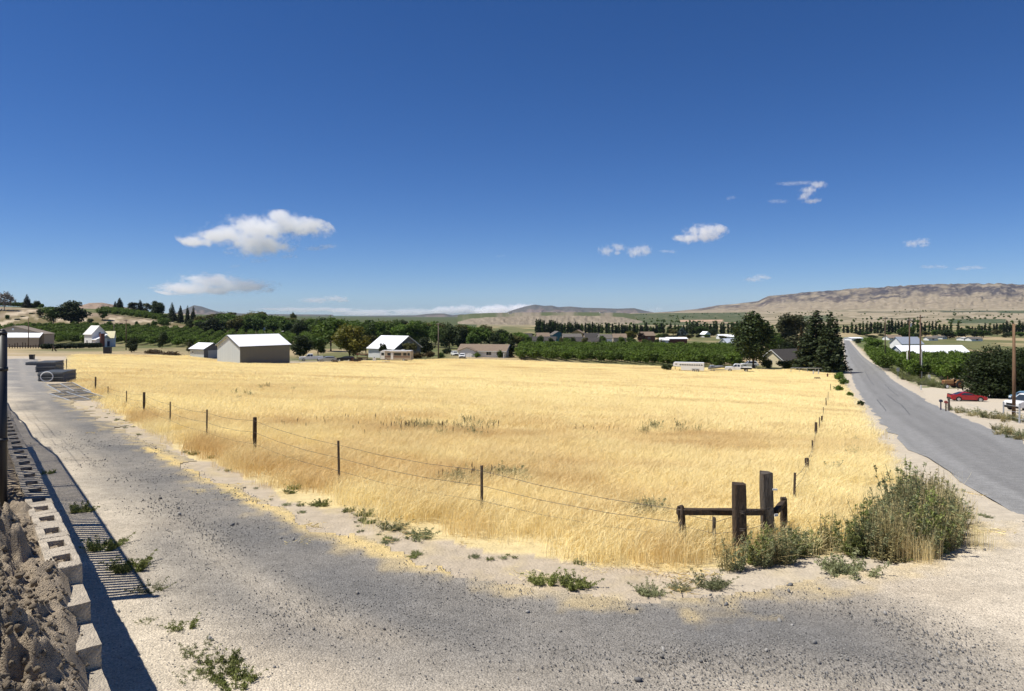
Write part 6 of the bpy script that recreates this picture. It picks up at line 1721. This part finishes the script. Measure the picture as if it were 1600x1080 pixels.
junk('car_hauler', 'low flat trailer in front of the motorhome nose', 'trailer', 603, 567, (('deck', (0, 0, 1.6), (12, 5, .6), M_SILVERP), ('tongue', (-8, 0, 1.2), (5, .6, .5), M_BLACKP), ('tyre', (0, -2.6, 1), (2, .8, 2), M_TYRE)), R(10))
# brush piles
def brush_pile(label, px, base, wpx, hpx, seed):
    p = gp(px, base); k = p.y / F; o = thing('brush_pile', label, 'brush pile', p); rs = random.Random(seed)
    mb = MB()
    for i in range(150):
        x_ = rs.gauss(0, wpx * k * .22); y_ = rs.gauss(0, 1.2); h = hpx * k * max(.1, 1 - abs(x_) / (wpx * k * .55)) * rs.random()
        a = Vector((x_, y_, h)); d_ = Vector((rs.uniform(-1, 1), rs.uniform(-1, 1), rs.uniform(-.25, .5))).normalized() * rs.uniform(.5, 1.5)
        mb.tube([a - d_ * .5, a + Vector((0, 0, .08)), a + d_ * .5], [.06, .05, .02], 4)
    q = mb.build('branch', M_OLDWOOD, o); props(q, kind='stuff')
    rs2 = np.random.default_rng(seed); V, Fc, C = leafy(rs2, [(0, 0, hpx * k * .3, wpx * k * .4, 1.5, hpx * k * .5)], 700, .22)
    V[:, 2] = np.maximum(V[:, 2], 0); me = mesh_np('dead_leaves', V, Fc, L_RUST, colors=C); q = mesh_obj('dead_leaves', me, o); props(q, kind='stuff')
brush_pile('dark brown pile of branches at the far left field edge', 240, 553, 34, 8, 3)
brush_pile('low reddish brush pile right of the larger branch pile', 266, 556, 34, 7, 4)
p = gp(84, 549)
o = thing('leaning_beam', 'dark leaning timber brace at the end of the driveway', 'timber', p)
k = p.y / F
mb = MB(); mb.cyl((-2 * k, 0, 9 * k), (4 * k, 0, 0), .16, n=6); mb.build('beam', M_OLDWOOD, o)
mb = MB(); mb.cyl((-1.2 * k, 0, 7 * k), (-3.4 * k, .3, 0), .13, n=6); mb.build('prop', M_OLDWOOD, o)
# ------------------------------------------------------------------ weeds, gravel, litter
def weed_proto(seed, h, spread, stems, leafn, leaf, lsize=.05, seedhead=True):
    rs = np.random.default_rng(seed)
    mb = MB(); V = []; n = 0; blobs = []
    for k in range(stems):
        a = rs.random() * 6.283; r = spread * math.sqrt(rs.random()) * .35
        b0 = Vector((r * math.cos(a), r * math.sin(a), -.03)); hh = h * (.5 + .5 * rs.random())
        lean = spread * .5 * rs.random()
        b1 = b0 + Vector((math.cos(a) * lean * .4, math.sin(a) * lean * .4, hh * .55)); b2 = b0 + Vector((math.cos(a) * lean, math.sin(a) * lean, hh))
        mb.tube([b0, b1, b2], [.006, .004, .002], 4)
        for q in range(5):
            t = .12 + .86 * (q + rs.random() * .6) / 5
            c = b0.lerp(b1, t / .55) if t < .55 else b1.lerp(b2, (t - .55) / .45)
            s = spread * .10 * (1.1 - .75 * t) + .015
            blobs.append((c.x, c.y, max(c.z, .03), s, s, hh * .09))
    V, Fc, C = leafy(rs, blobs, leafn, lsize, flat=.3, up=.1, aspect=1.35)
    V[:, 2] = np.maximum(V[:, 2], .0)
    return mesh_np('foliage', V, Fc, leaf, colors=C), build_mesh(mb, 'stem', M_WSTEM)
M_WSTEM = mat('weed_stem', (0.20, 0.19, 0.09), rough=.9)
L_WEEDG = leaf_mat('sage_weed_leaves', (0.144, 0.168, 0.078), (0.336, 0.348, 0.180), transl=.25)
L_DRYW = leaf_mat('drying_weed_leaves', (0.22, 0.19, 0.08), (0.50, 0.42, 0.20), transl=.25)
W_TALL = [weed_proto(201, 1.0, .42, 12, 1050, L_WEED, .021), weed_proto(202, 1.0, .45, 13, 950, L_WEEDG, .021), weed_proto(203, 1.0, .40, 18, 800, L_DRYW, .017)]
W_LOW = [weed_proto(211, .26, .75, 26, 2000, L_WEED, .018), weed_proto(212, .24, .8, 26, 1700, L_WEEDG, .018)]
def weed(label, px, base, H=1.0, S=1.0, kind=0, low=False, group=None, name='weed_plant', dx=0, dy=0):
    p = gp(px, base)
    if dx or dy: p = Vector((p.x + dx, p.y + dy, gzf(p.x + dx, p.y + dy)))
    f_, s_ = (W_LOW if low else W_TALL)[kind % (2 if low else 3)]
    o = thing(name, label, 'weed', p, rng.random() * 6.28, group); o.scale = (S, S, H)
    mesh_obj('foliage', f_, o); mesh_obj('stem', s_, o)
    return o
G1 = 'tall weeds at the bend where driveway meets road'
L1 = ('tall green weed in the big thicket at the bend of the road', 'grey green weed in the big thicket at the bend of the road', 'half dry yellow weed in the big thicket at the bend of the road')
rs = random.Random(21)
THICK = [(1335, 868), (1352, 862), (1370, 868), (1388, 872), (1405, 868), (1422, 872), (1440, 868), (1458, 866), (1476, 858), (1482, 850), (1490, 836), (1488, 820), (1482, 822), (1465, 834), (1448, 842), (1430, 846), (1412, 846), (1396, 848), (1378, 850), (1360, 846), (1344, 848),
         (1390, 826), (1410, 820), (1428, 814), (1446, 808), (1464, 800), (1480, 796), (1418, 798), (1436, 790), (1404, 806)]
for i, (px, by) in enumerate(THICK):
    tall = 1.0 if 1400 < px < 1480 else .72
    kd = (0, 1, 2, 0, 2, 1, 0)[i % 7]
    for j in range(1 + i % 2):
        H = tall * rs.uniform(.65, 1.02) * (1.0 if by > 820 else .95)
        kk = (0, 2, 1, 2, 1)[(i * 2 + j) % 5]
        weed(L1[kk], px + rs.uniform(-7, 7), by + rs.uniform(-4, 5), H, rs.uniform(.7, 1.0), kk, group=G1)
L2_ = ('low grey green weed at the foot of the corner posts', 'leafy green weed at the foot of the corner posts', 'dry weed at the foot of the corner posts')
for i, (px, by) in enumerate(((1188, 884), (1202, 880), (1216, 882), (1230, 878), (1246, 872), (1260, 866), (1274, 862), (1288, 860), (1210, 868), (1224, 862), (1240, 856), (1300, 858), (1134, 892), (1148, 890), (1176, 880), (1316, 864), (1192, 868))):
    kk = (1, 0, 2, 1, 0)[i % 5]
    weed(L2_[(0, 1, 2)[{1: 0, 0: 1, 2: 2}[kk]]], px, by, rs.uniform(.28, .55), rs.uniform(.5, .75), kk, group='weeds at the foot of the corner posts')
for (px, by, S, kd, lab) in ((1332, 897, .95, 1, 'low spreading weed on the sand in front of the big thicket'), (1398, 874, .5, 0, 'small dark leafy weed at the front edge of the big thicket'),
    (287, 984, .42, 0, 'round green weed clump beside the end of the fence shadow'), (345, 1050, .62, 0, 'largest green weed clump by the wall shadow at the bottom'), (368, 1072, .5, 0, 'green weed clump at the bottom edge below the largest one'), (312, 1022, .42, 1, 'sparse grey green weed above the largest clump at the bottom'), (298, 1064, .34, 1, 'thin weed between wall shadow and largest clump'), (228, 975, .22, 1, 'tiny weed at the edge of the wall shadow'),
    (303, 711, .42, 0, 'dark weed on the verge below the wooden fence post at left'), (330, 716, .3, 0, 'small dark weed right of the verge weed at left'), (460, 764, .42, 0, 'dark green weed on the pale verge, upper of two'), (452, 771, .34, 0, 'dark green weed on the pale verge, lower of two'), (500, 790, .45, 0, 'flat green weed on the verge in the middle left'), (545, 800, .35, 0, 'flat dark weed left of a larger flat one on the verge'), (572, 806, .45, 0, 'larger flat dark weed on the verge'),
    (612, 826, .6, 1, 'wide flat grey weed on the verge below the dry grass'), (655, 842, .6, 1, 'grey flat weed patch on the verge, left of the middle'), (850, 910, .55, 0, 'green flat weed on the verge near the middle, left'), (898, 916, .62, 0, 'green flat weed on the verge near the middle, right'), (1015, 926, .5, 1, 'flat weed on the sandy verge before the corner posts'), (1062, 920, .4, 1, 'small flat weed right of the sandy verge weed'), (1108, 914, .6, 1, 'wide flat grey weed in front of the corner posts'), (905, 882, .26, 0, 'tiny dark weed at the edge of the golden grass'),
    (75, 742, .45, 0, 'weed in the fence shadow near the block wall, upper'), (128, 800, .6, 0, 'big weed in the fence shadow beside the wall, middle'), (165, 858, .7, 0, 'leafy weed in the fence shadow, lower left'), (205, 890, .7, 0, 'leafy weed in the fence shadow close to its end'), (232, 925, .5, 1, 'weed at the end of the fence shadow')):
    weed(lab, px, by, S * .95, S * .82, kd, low=True)
for (px, by, S, lab) in ((1330, 715, .7, 'dark weed tuft on the golden bank, upper'), (1300, 738, .75, 'olive weed tuft on the golden bank, lower'), (1325, 708, .6, 'small weed tuft just above the upper bank weed'), (1338, 690, .5, 'upright dry weed on the golden bank near the road')):
    weed(lab, px, by, .4 * S, S * .9, 1, group=None)
for (px, by, hh, lab) in ((1310, 612, 1.0, 'green roadside bush at the far field corner, lower'), (1318, 602, 1.1, 'green roadside bush at the far field corner, middle'), (1312, 594, 1.2, 'green roadside bush at the far field corner, upper'), (1328, 620, .8, 'green roadside bush nearest the road edge'), (1344, 634, .9, 'dark isolated roadside bush halfway down the bank')):
    tree(K_SHRUB, 'bush', lab, px, by - 13 * hh, 17 * hh, base=by, pick=3 if 'dark' not in lab else 1, cat='bush')
G3 = 'weed patches on the verge along the yard fence'
for i, px in enumerate(range(1490, 1600, 9)):
    weed('scrubby olive weed on the verge along the right hand yard', px, 643 + (px - 1490) * .17 + rs.uniform(-3, 3), .55 * rs.uniform(.7, 1.3), 2.2 * rs.uniform(.7, 1.2), 1 + i % 2, group=G3)
G4 = 'scrubby weeds on the right road verge'
for i in range(14):
    px = rs.uniform(1545, 1600); weed('pale scrubby weed on the gravel verge at the right edge', px, 668 + (px - 1545) * .4 + rs.uniform(-5, 8), .35 * rs.uniform(.7, 1.3), 1.0 * rs.uniform(.7, 1.2), 2 - i % 2, group=G4)
G5 = 'green weeds along the right road edge'
for i in range(60):
    t = i / 59; px = 1392 + t * 78 + rs.uniform(-6, 10); by = 583 + t * 27 + rs.uniform(-6, 2)
    weed('tall green weed between the right road edge and the orchard', px, by, 1.0 * rs.uniform(.7, 1.6), 3.4 * rs.uniform(.7, 1.3), i % 2, group=G5)
for (lab, grp, x0, x1, y0, y1, n_, H0) in (('grey brown weed tuft in the dark patch behind the driveway fence', 'weed tufts behind the driveway fence', 690, 830, 738, 764, 34, .34), ('grey green weed tuft in the middle of the golden field', 'weed tufts in mid field', 600, 770, 660, 688, 34, .5),
        ('dull weed tuft on the right of the golden field', 'weed tufts at the right of the field', 1000, 1090, 662, 686, 16, .5), ('dull weed tuft in the left part of the golden field', 'weed tufts in the left of the field', 330, 470, 600, 640, 18, .55), ('small weed tuft near the front of the golden field', 'weed tufts at the front of the field', 985, 1040, 795, 812, 10, .28)):
    for i in range(int(n_ * .55)):
        weed(lab, rs.uniform(x0, x1), rs.triangular(y0, y1), H0 * rs.uniform(.6, 1.1), rs.uniform(.7, 1.2), (2, 2, 2, 1)[i % 4], group=grp)
# dry upright stalks standing in the field
mb = MB(); mb.tube([(0, 0, -.05), (.01, 0, .35), (0, .01, .7)], [.012, .010, .007], 4); mb.tube([(0, .01, .55), (.0, .012, .8), (0, .012, 1.0)], [.008, .026, .006], 6)
mb.tube([(0, 0, .3), (.06, .02, .45)], [.006, .004], 3); mb.tube([(0, 0, .42), (-.05, .02, .55)], [.006, .012], 3)
# tall straw standing among the weeds of the thicket
n = 50
xx = []; yy = []
for q in range(n):
    p_ = gp(*THICK[rs.randrange(len(THICK))]); xx.append(p_.x + rs.gauss(0, .18)); yy.append(p_.y + rs.gauss(0, .2))
xx = np.array(xx); yy = np.array(yy)
scatter('tall_straw', np.stack([xx, yy, gz(xx, yy)], 1), np.stack([np.zeros(n), np.zeros(n), rng.random(n) * 6.28], 1), np.stack([.45 + 0 * xx, .45 + 0 * xx, 1.2 + 1.2 * rng.random(n)], 1), rng.integers(0, 5, n), [bpy.data.objects.new('tall_straw_tuft', tufts[i].data) for i in range(5)], 'pale dry grass stalks standing among the weeds at the bend', 'grass', rng.random(n) * .5)
# far trees dotted over the valley side
n = 5200
yy = np.exp(rng.uniform(math.log(720), math.log(2600), n)); uu = rng.uniform(.03, .85, n); xx = uu * yy
cl = fbm(uu * 34, np.log(yy) * 26, 4)
k = (cl > .60) & (rng.random(n) < .6)
xx, yy = xx[k], yy[k]; n = len(xx); sc = rng.uniform(.6, 1.3, n)
scatter('distant_trees', np.stack([xx, yy, gz(xx, yy)], 1), np.stack([np.zeros(n), np.zeros(n), rng.random(n) * 6.28], 1), np.stack([sc, sc, sc], 1), rng.integers(0, 3, n), [bpy.data.objects.new('distant_tree', c_[0]) for c_ in K_ORCH.p], 'scattered far trees and hedgerows on the opposite valley side', 'distant trees')
M_STALK = mat('dead_stalk', (0.10, 0.075, 0.045), rough=.95)
stalk = build_mesh(mb, 'dry_stalk', M_STALK)
SP = [('cluster of dry dark stalks standing in the middle of the golden field', 'dry stalks in mid field', 590, 780, 664, 690, 62, 14), ('dry dark stalks standing behind the middle of the driveway fence', 'dry stalks behind the driveway fence', 680, 830, 744, 764, 24, 19), ('dry dark stalk at the right of the mid field', 'dry stalks at the right of the field', 890, 1080, 668, 690, 26, 11), ('dry dark stalk in the left part of the golden field', 'dry stalks in the left of the field', 440, 600, 650, 690, 18, 13)]
for (lab, grp, x0, x1, y0, y1, n, hp) in SP:
    for i in range(n):
        p = gp(rs.uniform(x0, x1), rs.triangular(y0, y1)); k = p.y / F
        o = mesh_obj('dry_stalk', stalk); h = hp * k * rs.uniform(.7, 1.4)
        o.location = p; o.scale = (h * 1.5, h * 1.5, h); o.rotation_euler = (rs.uniform(-.1, .1), rs.uniform(-.1, .1), rs.uniform(0, 6))
        props(o, lab, 'dry stalk', grp)

# gravel stones on the driveway
M_STONE = grass_mat('gravel_stone', (0.16, 0.158, 0.155), (0.38, 0.365, 0.335), 0.0)
M_STONE2 = grass_mat('gravel_stone_dark', (0.135, 0.13, 0.122), (0.27, 0.255, 0.23), 0.0)
stones = [proto('stone', *lump(s, 1), M_STONE if s % 3 else M_STONE2) for s in range(6)]
def in_drive(xx, yy): return inpoly(xx, yy, DRIVE)
n = 330000
yy = 4.2 + 15 * rng.random(n) ** 1.5; xx = (rng.random(n) * 1.6 - .75) * yy
k = in_drive(xx, yy); xx, yy = xx[k], yy[k]
dl = dist_line(xx, yy, [(p.x, p.y) for p in GRAVEL_LINE])
prob = np.clip(.012 + .8 * np.exp(-(dl / 1.05) ** 2) * np.clip((fbm(xx * .8, yy * .8, 3) - .25) * 2.2, 0.1, 1), 0, 1)
k = rng.random(len(xx)) < prob * np.clip(6.5 / yy, .1, 1); xx, yy = xx[k], yy[k]; n = len(xx)
s = .0026 + .0062 * rng.random(n) ** 2.2 + .02 * (rng.random(n) < .006) * rng.random(n)
s *= np.clip(yy / 8, 1, 1.4)
zz = gz(xx, yy) + .022 + (fbm(xx * 1.2, yy * 1.2, 4) - .5) * .05 * np.clip(dist_line(xx, yy, [(p.x, p.y) for p in DRIVE_EDGE]), 0, 1)
scatter('gravel', np.stack([xx, yy, zz + s * .25], 1), rng.random((n, 3)) * 6.28, np.stack([s] * 3, 1), rng.integers(0, 6, n), stones, 'loose grey crushed stone spread over the driveway', 'gravel', rng.random(n) ** 2.2)
print('stones', n)
# straw litter and flattened straw on the verge
litter = []
rl = random.Random(9)
for q in range(4):
    V = []; Fc = []
    for i in range(34):
        a = rl.random() * 6.283; x_, y_ = rl.gauss(0, .14), rl.gauss(0, .14); L_ = rl.uniform(.03, .10); w_ = .0017
        dx, dy = math.cos(a), math.sin(a); z_ = .004 + rl.random() * .03; b = len(V)
        V += [(x_ - dx * L_ - dy * w_, y_ - dy * L_ + dx * w_, z_), (x_ - dx * L_ + dy * w_, y_ - dy * L_ - dx * w_, z_), (x_ + dx * L_ + dy * w_, y_ + dy * L_ - dx * w_, z_ + rl.uniform(0, .03)), (x_ + dx * L_ - dy * w_, y_ + dy * L_ + dx * w_, z_ + rl.uniform(0, .03))]
        Fc.append((b, b + 1, b + 2, b + 3))
    litter.append(proto('straw_litter', np.array(V), np.array(Fc), m_straw))
n = 3000
yy = 7 + 40 * rng.random(n) ** 1.6; xx = (rng.random(n) * 1.5 - .75) * yy
dF = dist_line(xx, yy, [(p[0], p[1]) for p in FIELD[1:24]]); infl = inpoly(xx, yy, FIELD_XY)
k = (~infl) & (dF < 1.6) & ~inpoly(xx, yy, ROADPOLY) & (rng.random(n) < np.exp(-(dF / .30)) * .8 * (fbm(xx * 1.2, yy * 1.2, 3) > .42) + .06 * (fbm(xx * 1.4, yy * 1.4, 3) > .56))
xx, yy = xx[k], yy[k]; n = len(xx)
scatter('straw_litter', np.stack([xx, yy, gz(xx, yy) + .03], 1), np.stack([np.zeros(n), np.zeros(n), rng.random(n) * 6.28], 1), np.stack([.4 + .5 * rng.random(n)] * 3, 1), rng.integers(0, 4, n), litter, 'flattened straw scattered on the verge between driveway and field', 'straw litter', rng.random(n) * .6)
# low mat weeds that nobody could count
mats = [bpy.data.objects.new('mat_weed', W_LOW[i][0]) for i in (0, 1)]
n = 5200
yy = 8 + 22 * rng.random(n) ** 1.5; xx = (rng.random(n) * 1.4 - .72) * yy
dD = dist_line(xx, yy, [(p.x, p.y) for p in DRIVE_EDGE]); infl = inpoly(xx, yy, FIELD_XY)
k = (~infl) & ~inpoly(xx, yy, DRIVE) & ~inpoly(xx, yy, ROADPOLY) & (dD < 1.5) & (fbm(xx * 1.5 + 3, yy * 1.5, 3) > .56) & (rng.random(n) < .55)
xx, yy = xx[k], yy[k]; n = len(xx)
sc = .06 + .15 * rng.random(n)
scatter('ground_weeds', np.stack([xx, yy, gz(xx, yy) + .01], 1), np.stack([np.zeros(n), np.zeros(n), rng.random(n) * 6.28], 1), np.stack([sc, sc, sc * .8], 1), rng.integers(0, 2, n), mats, 'sparse low creeping weeds on the bare verge beside the dry grass', 'ground weeds')

# ------------------------------------------------------------------ clouds
def cloud_mat(name, dens, seed, nscale, thr, lobes):
    m = bpy.data.materials.new(name); m.use_nodes = True
    n, l = m.node_tree.nodes, m.node_tree.links; n.clear()
    out = n.new('ShaderNodeOutputMaterial'); pv = n.new('ShaderNodeVolumePrincipled')
    pv.inputs['Color'].default_value = (.999, .999, .999, 1); pv.inputs['Anisotropy'].default_value = .0
    tc = n.new('ShaderNodeTexCoord')
    # object space runs -1..1 in a unit ellipsoid
    best = None
    for (cx, cz, rx, rz) in lobes:
        s_ = n.new('ShaderNodeVectorMath'); s_.operation = 'SUBTRACT'; s_.inputs[1].default_value = (cx, 0, cz); l.new(tc.outputs['Object'], s_.inputs[0])
        d_ = n.new('ShaderNodeVectorMath'); d_.operation = 'DIVIDE'; d_.inputs[1].default_value = (rx, max(rx, .6), rz); l.new(s_.outputs[0], d_.inputs[0])
        ln = n.new('ShaderNodeVectorMath'); ln.operation = 'LENGTH'; l.new(d_.outputs[0], ln.inputs[0])
        if best is None: best = ln.outputs['Value']
        else:
            mn = n.new('ShaderNodeMath'); mn.operation = 'SMOOTH_MIN'; mn.inputs[2].default_value = .15; l.new(best, mn.inputs[0]); l.new(ln.outputs['Value'], mn.inputs[1]); best = mn.outputs[0]
    mp = n.new('ShaderNodeMapping'); mp.inputs['Location'].default_value = (seed * 7.3, seed * 1.7, 0); mp.inputs['Scale'].default_value = (nscale * 2.4, nscale * 1.6, nscale * 1.1)
    l.new(tc.outputs['Object'], mp.inputs['Vector'])
    t = n.new('ShaderNodeTexNoise'); t.inputs['Scale'].default_value = 1.0; t.inputs['Detail'].default_value = 9; t.inputs['Roughness'].default_value = .7
    l.new(mp.outputs[0], t.inputs['Vector'])
    a = n.new('ShaderNodeMath'); a.operation = 'MULTIPLY_ADD'; a.inputs[1].default_value = -.58; l.new(best, a.inputs[0])
    g_ = n.new('ShaderNodeMath'); g_.operation = 'MULTIPLY'; g_.inputs[1].default_value = 2.1; l.new(t.outputs['Fac'], g_.inputs[0]); l.new(g_.outputs[0], a.inputs[2])
    b = n.new('ShaderNodeMapRange'); b.inputs['From Min'].default_value = thr + .50; b.inputs['From Max'].default_value = thr + .82; b.inputs['To Max'].default_value = dens
    l.new(a.outputs[0], b.inputs['Value']); l.new(b.outputs[0], pv.inputs['Density'])
    l.new(pv.outputs[0], out.inputs['Volume'])
    return m
def cloud(label, px, py, wpx, hpx, d, dens=.02, seed=1.0, ns=2.6, thr=.10, lobes=None):
    if lobes is None:
        r_ = random.Random(int(seed * 10)); lobes = [(-.25 + r_.uniform(-.15, .1), r_.uniform(-.25, .1), .62, .6), (.3 + r_.uniform(-.1, .15), r_.uniform(-.1, .3), .55, .6)] + [(r_.uniform(-.8, .8), r_.uniform(-.4, .4), .28, .3) for _ in range(2)]
    import bmesh
    k = d / F
    b = bmesh.new(); bmesh.ops.create_icosphere(b, subdivisions=3, radius=1.0)
    me = bpy.data.meshes.new('cloud'); b.to_mesh(me); b.free()
    me.materials.append(cloud_mat('cloud_vapour', 1.1 * dens / max(1, d / 4500), seed, ns, thr, lobes))
    o = bpy.data.objects.new('cloud', me); COL.objects.link(o)
    o.location = ((px - CX) * k, d, (HY - py) * k)
    o.scale = (wpx / 2 * k * 1.25, max(wpx * .35, hpx * .8) * k, hpx / 2 * k * 1.2)
    props(o, label, 'cloud')
    return o
CD = 11500
cloud('largest ragged white cloud left of the middle of the sky', 402, 366, 205, 68, CD, .016, 1.2, 2.8, .07, [(.02, .22, .46, .55), (.02, -.38, .42, .5), (.52, .30, .46, .42), (-.42, -.02, .36, .38), (-.78, -.30, .28, .22), (.28, .62, .2, .35)])
cloud('long flat white cloud low above the left hillside', 335, 445, 170, 38, CD, .014, 2.6, 2.8, .07, [(-.02, .2, .52, .62), (.40, -.12, .55, .55), (-.40, -.28, .5, .5), (-.78, -.62, .32, .25), (.05, -.3, .6, .45)])
cloud('small lens shaped cloud above the tree line right of the barn', 505, 469, 72, 15, 8200, .014, 3.4, 2.6, .06)
cloud('thin wispy cloud just right of the largest cloud', 503, 387, 56, 13, CD, .008, 4.1, 3, .10)
cloud('tiny cloud puff below the right end of the largest cloud', 451, 401, 24, 11, CD, .008, 5.7, 2, .08)
cloud('faint greyish puff below the middle of the largest cloud', 407, 407, 28, 13, CD, .006, 6.3, 2, .10)
cloud('tiny cloud wisp above the long flat cloud', 367, 416, 20, 8, CD, .006, 6.9, 2, .10)
cloud('brightest compact oblong cloud right of the middle of the sky', 1095, 366, 78, 34, CD, .018, 7.5, 2.2, .06, [(.15, .2, .7, .6), (-.42, -.35, .55, .4), (.55, .35, .4, .5), (.1, -.2, .6, .45)])
cloud('left cloud of two small puffs left of the compact oblong cloud', 957, 391, 40, 24, CD, .012, 8.2, 2.0, .06)
cloud('right cloud of two small puffs left of the compact oblong cloud', 1000, 391, 40, 28, CD, .012, 9.9, 2.2, .06)
cloud('thin cloud sliver below the compact oblong cloud', 1042, 393, 30, 9, CD, .008, 10.4, 2.2, .08)
cloud('hooked ragged cloud highest at the right of the sky', 1267, 299, 48, 34, CD, .012, 11.8, 2.6, .08, [(.35, .5, .55, .32), (-.1, .1, .5, .3), (-.3, -.35, .35, .4), (.1, -.75, .5, .22)])
cloud('thin streak of cloud left of the hooked high cloud', 1240, 286, 62, 10, CD, .006, 12.5, 3, .10)
cloud('small faint cloud below the high streak', 1217, 315, 34, 11, CD, .006, 13.1, 2.4, .08)
cloud('tiny cloud speck left of the high clouds', 1142, 310, 13, 11, CD, .006, 13.9, 2, .08)
cloud('lone small cloud at the far right above the mesa', 1432, 380, 38, 19, CD, .012, 14.4, 2, .06)
cloud('small flat cloud just above the left end of the mesa', 1181, 435, 46, 14, CD, .010, 15.3, 2.2, .06)
cloud('thin low cloud above the mesa, left of two', 1460, 417, 38, 10, CD, .008, 16.6, 2.4, .08)
cloud('thin low cloud above the mesa, right of two', 1514, 419, 44, 9, CD, .008, 17.2, 2.4, .08)
cloud('faint cloud dot above the middle trees', 782, 400, 16, 7, CD, .004, 18.2, 2, .1)
HD = 15000
cloud('bright cumulus bank behind the blue mountain', 792, 485, 96, 26, HD, .06, 21.0, 2.2, .04)
cloud('bright peaked cumulus left of the blue mountain', 712, 486, 66, 22, HD, .06, 22.6, 2.2, .04)
cloud('long pale cloud bank low behind the grove of green trees', 600, 487, 190, 18, HD, .035, 23.8, 3, .15)
cloud('low greyish cloud streak above the olive tree line', 470, 484, 120, 11, HD, .02, 24.4, 3, .06)
cloud('small cumulus peeking behind the left end of the mesa', 1022, 484, 26, 12, HD, .01, 25.2, 2, .05)

# ------------------------------------------------------------------ haze
m = bpy.data.materials.new('haze_air'); m.use_nodes = True
n, l = m.node_tree.nodes, m.node_tree.links; n.clear()
out = n.new('ShaderNodeOutputMaterial'); pv = n.new('ShaderNodeVolumePrincipled')
pv.inputs['Color'].default_value = (.50, .70, 1.0, 1); pv.inputs['Density'].default_value = 2.4e-5; pv.inputs['Anisotropy'].default_value = .2
l.new(pv.outputs[0], out.inputs['Volume'])
zt = max((o.matrix_world @ Vector(c)).z for o in scene.objects if o.type == 'MESH' and o.name.split('.')[0] in ('hill', 'mountain') for c in o.bound_box) + 25
import itertools
mb = MB(); mb.box((0, 10600 - 800, (zt - 90) / 2), (64000, 21600, zt + 90))
hz_o = mb.build('haze', m); props(hz_o, kind='stuff')
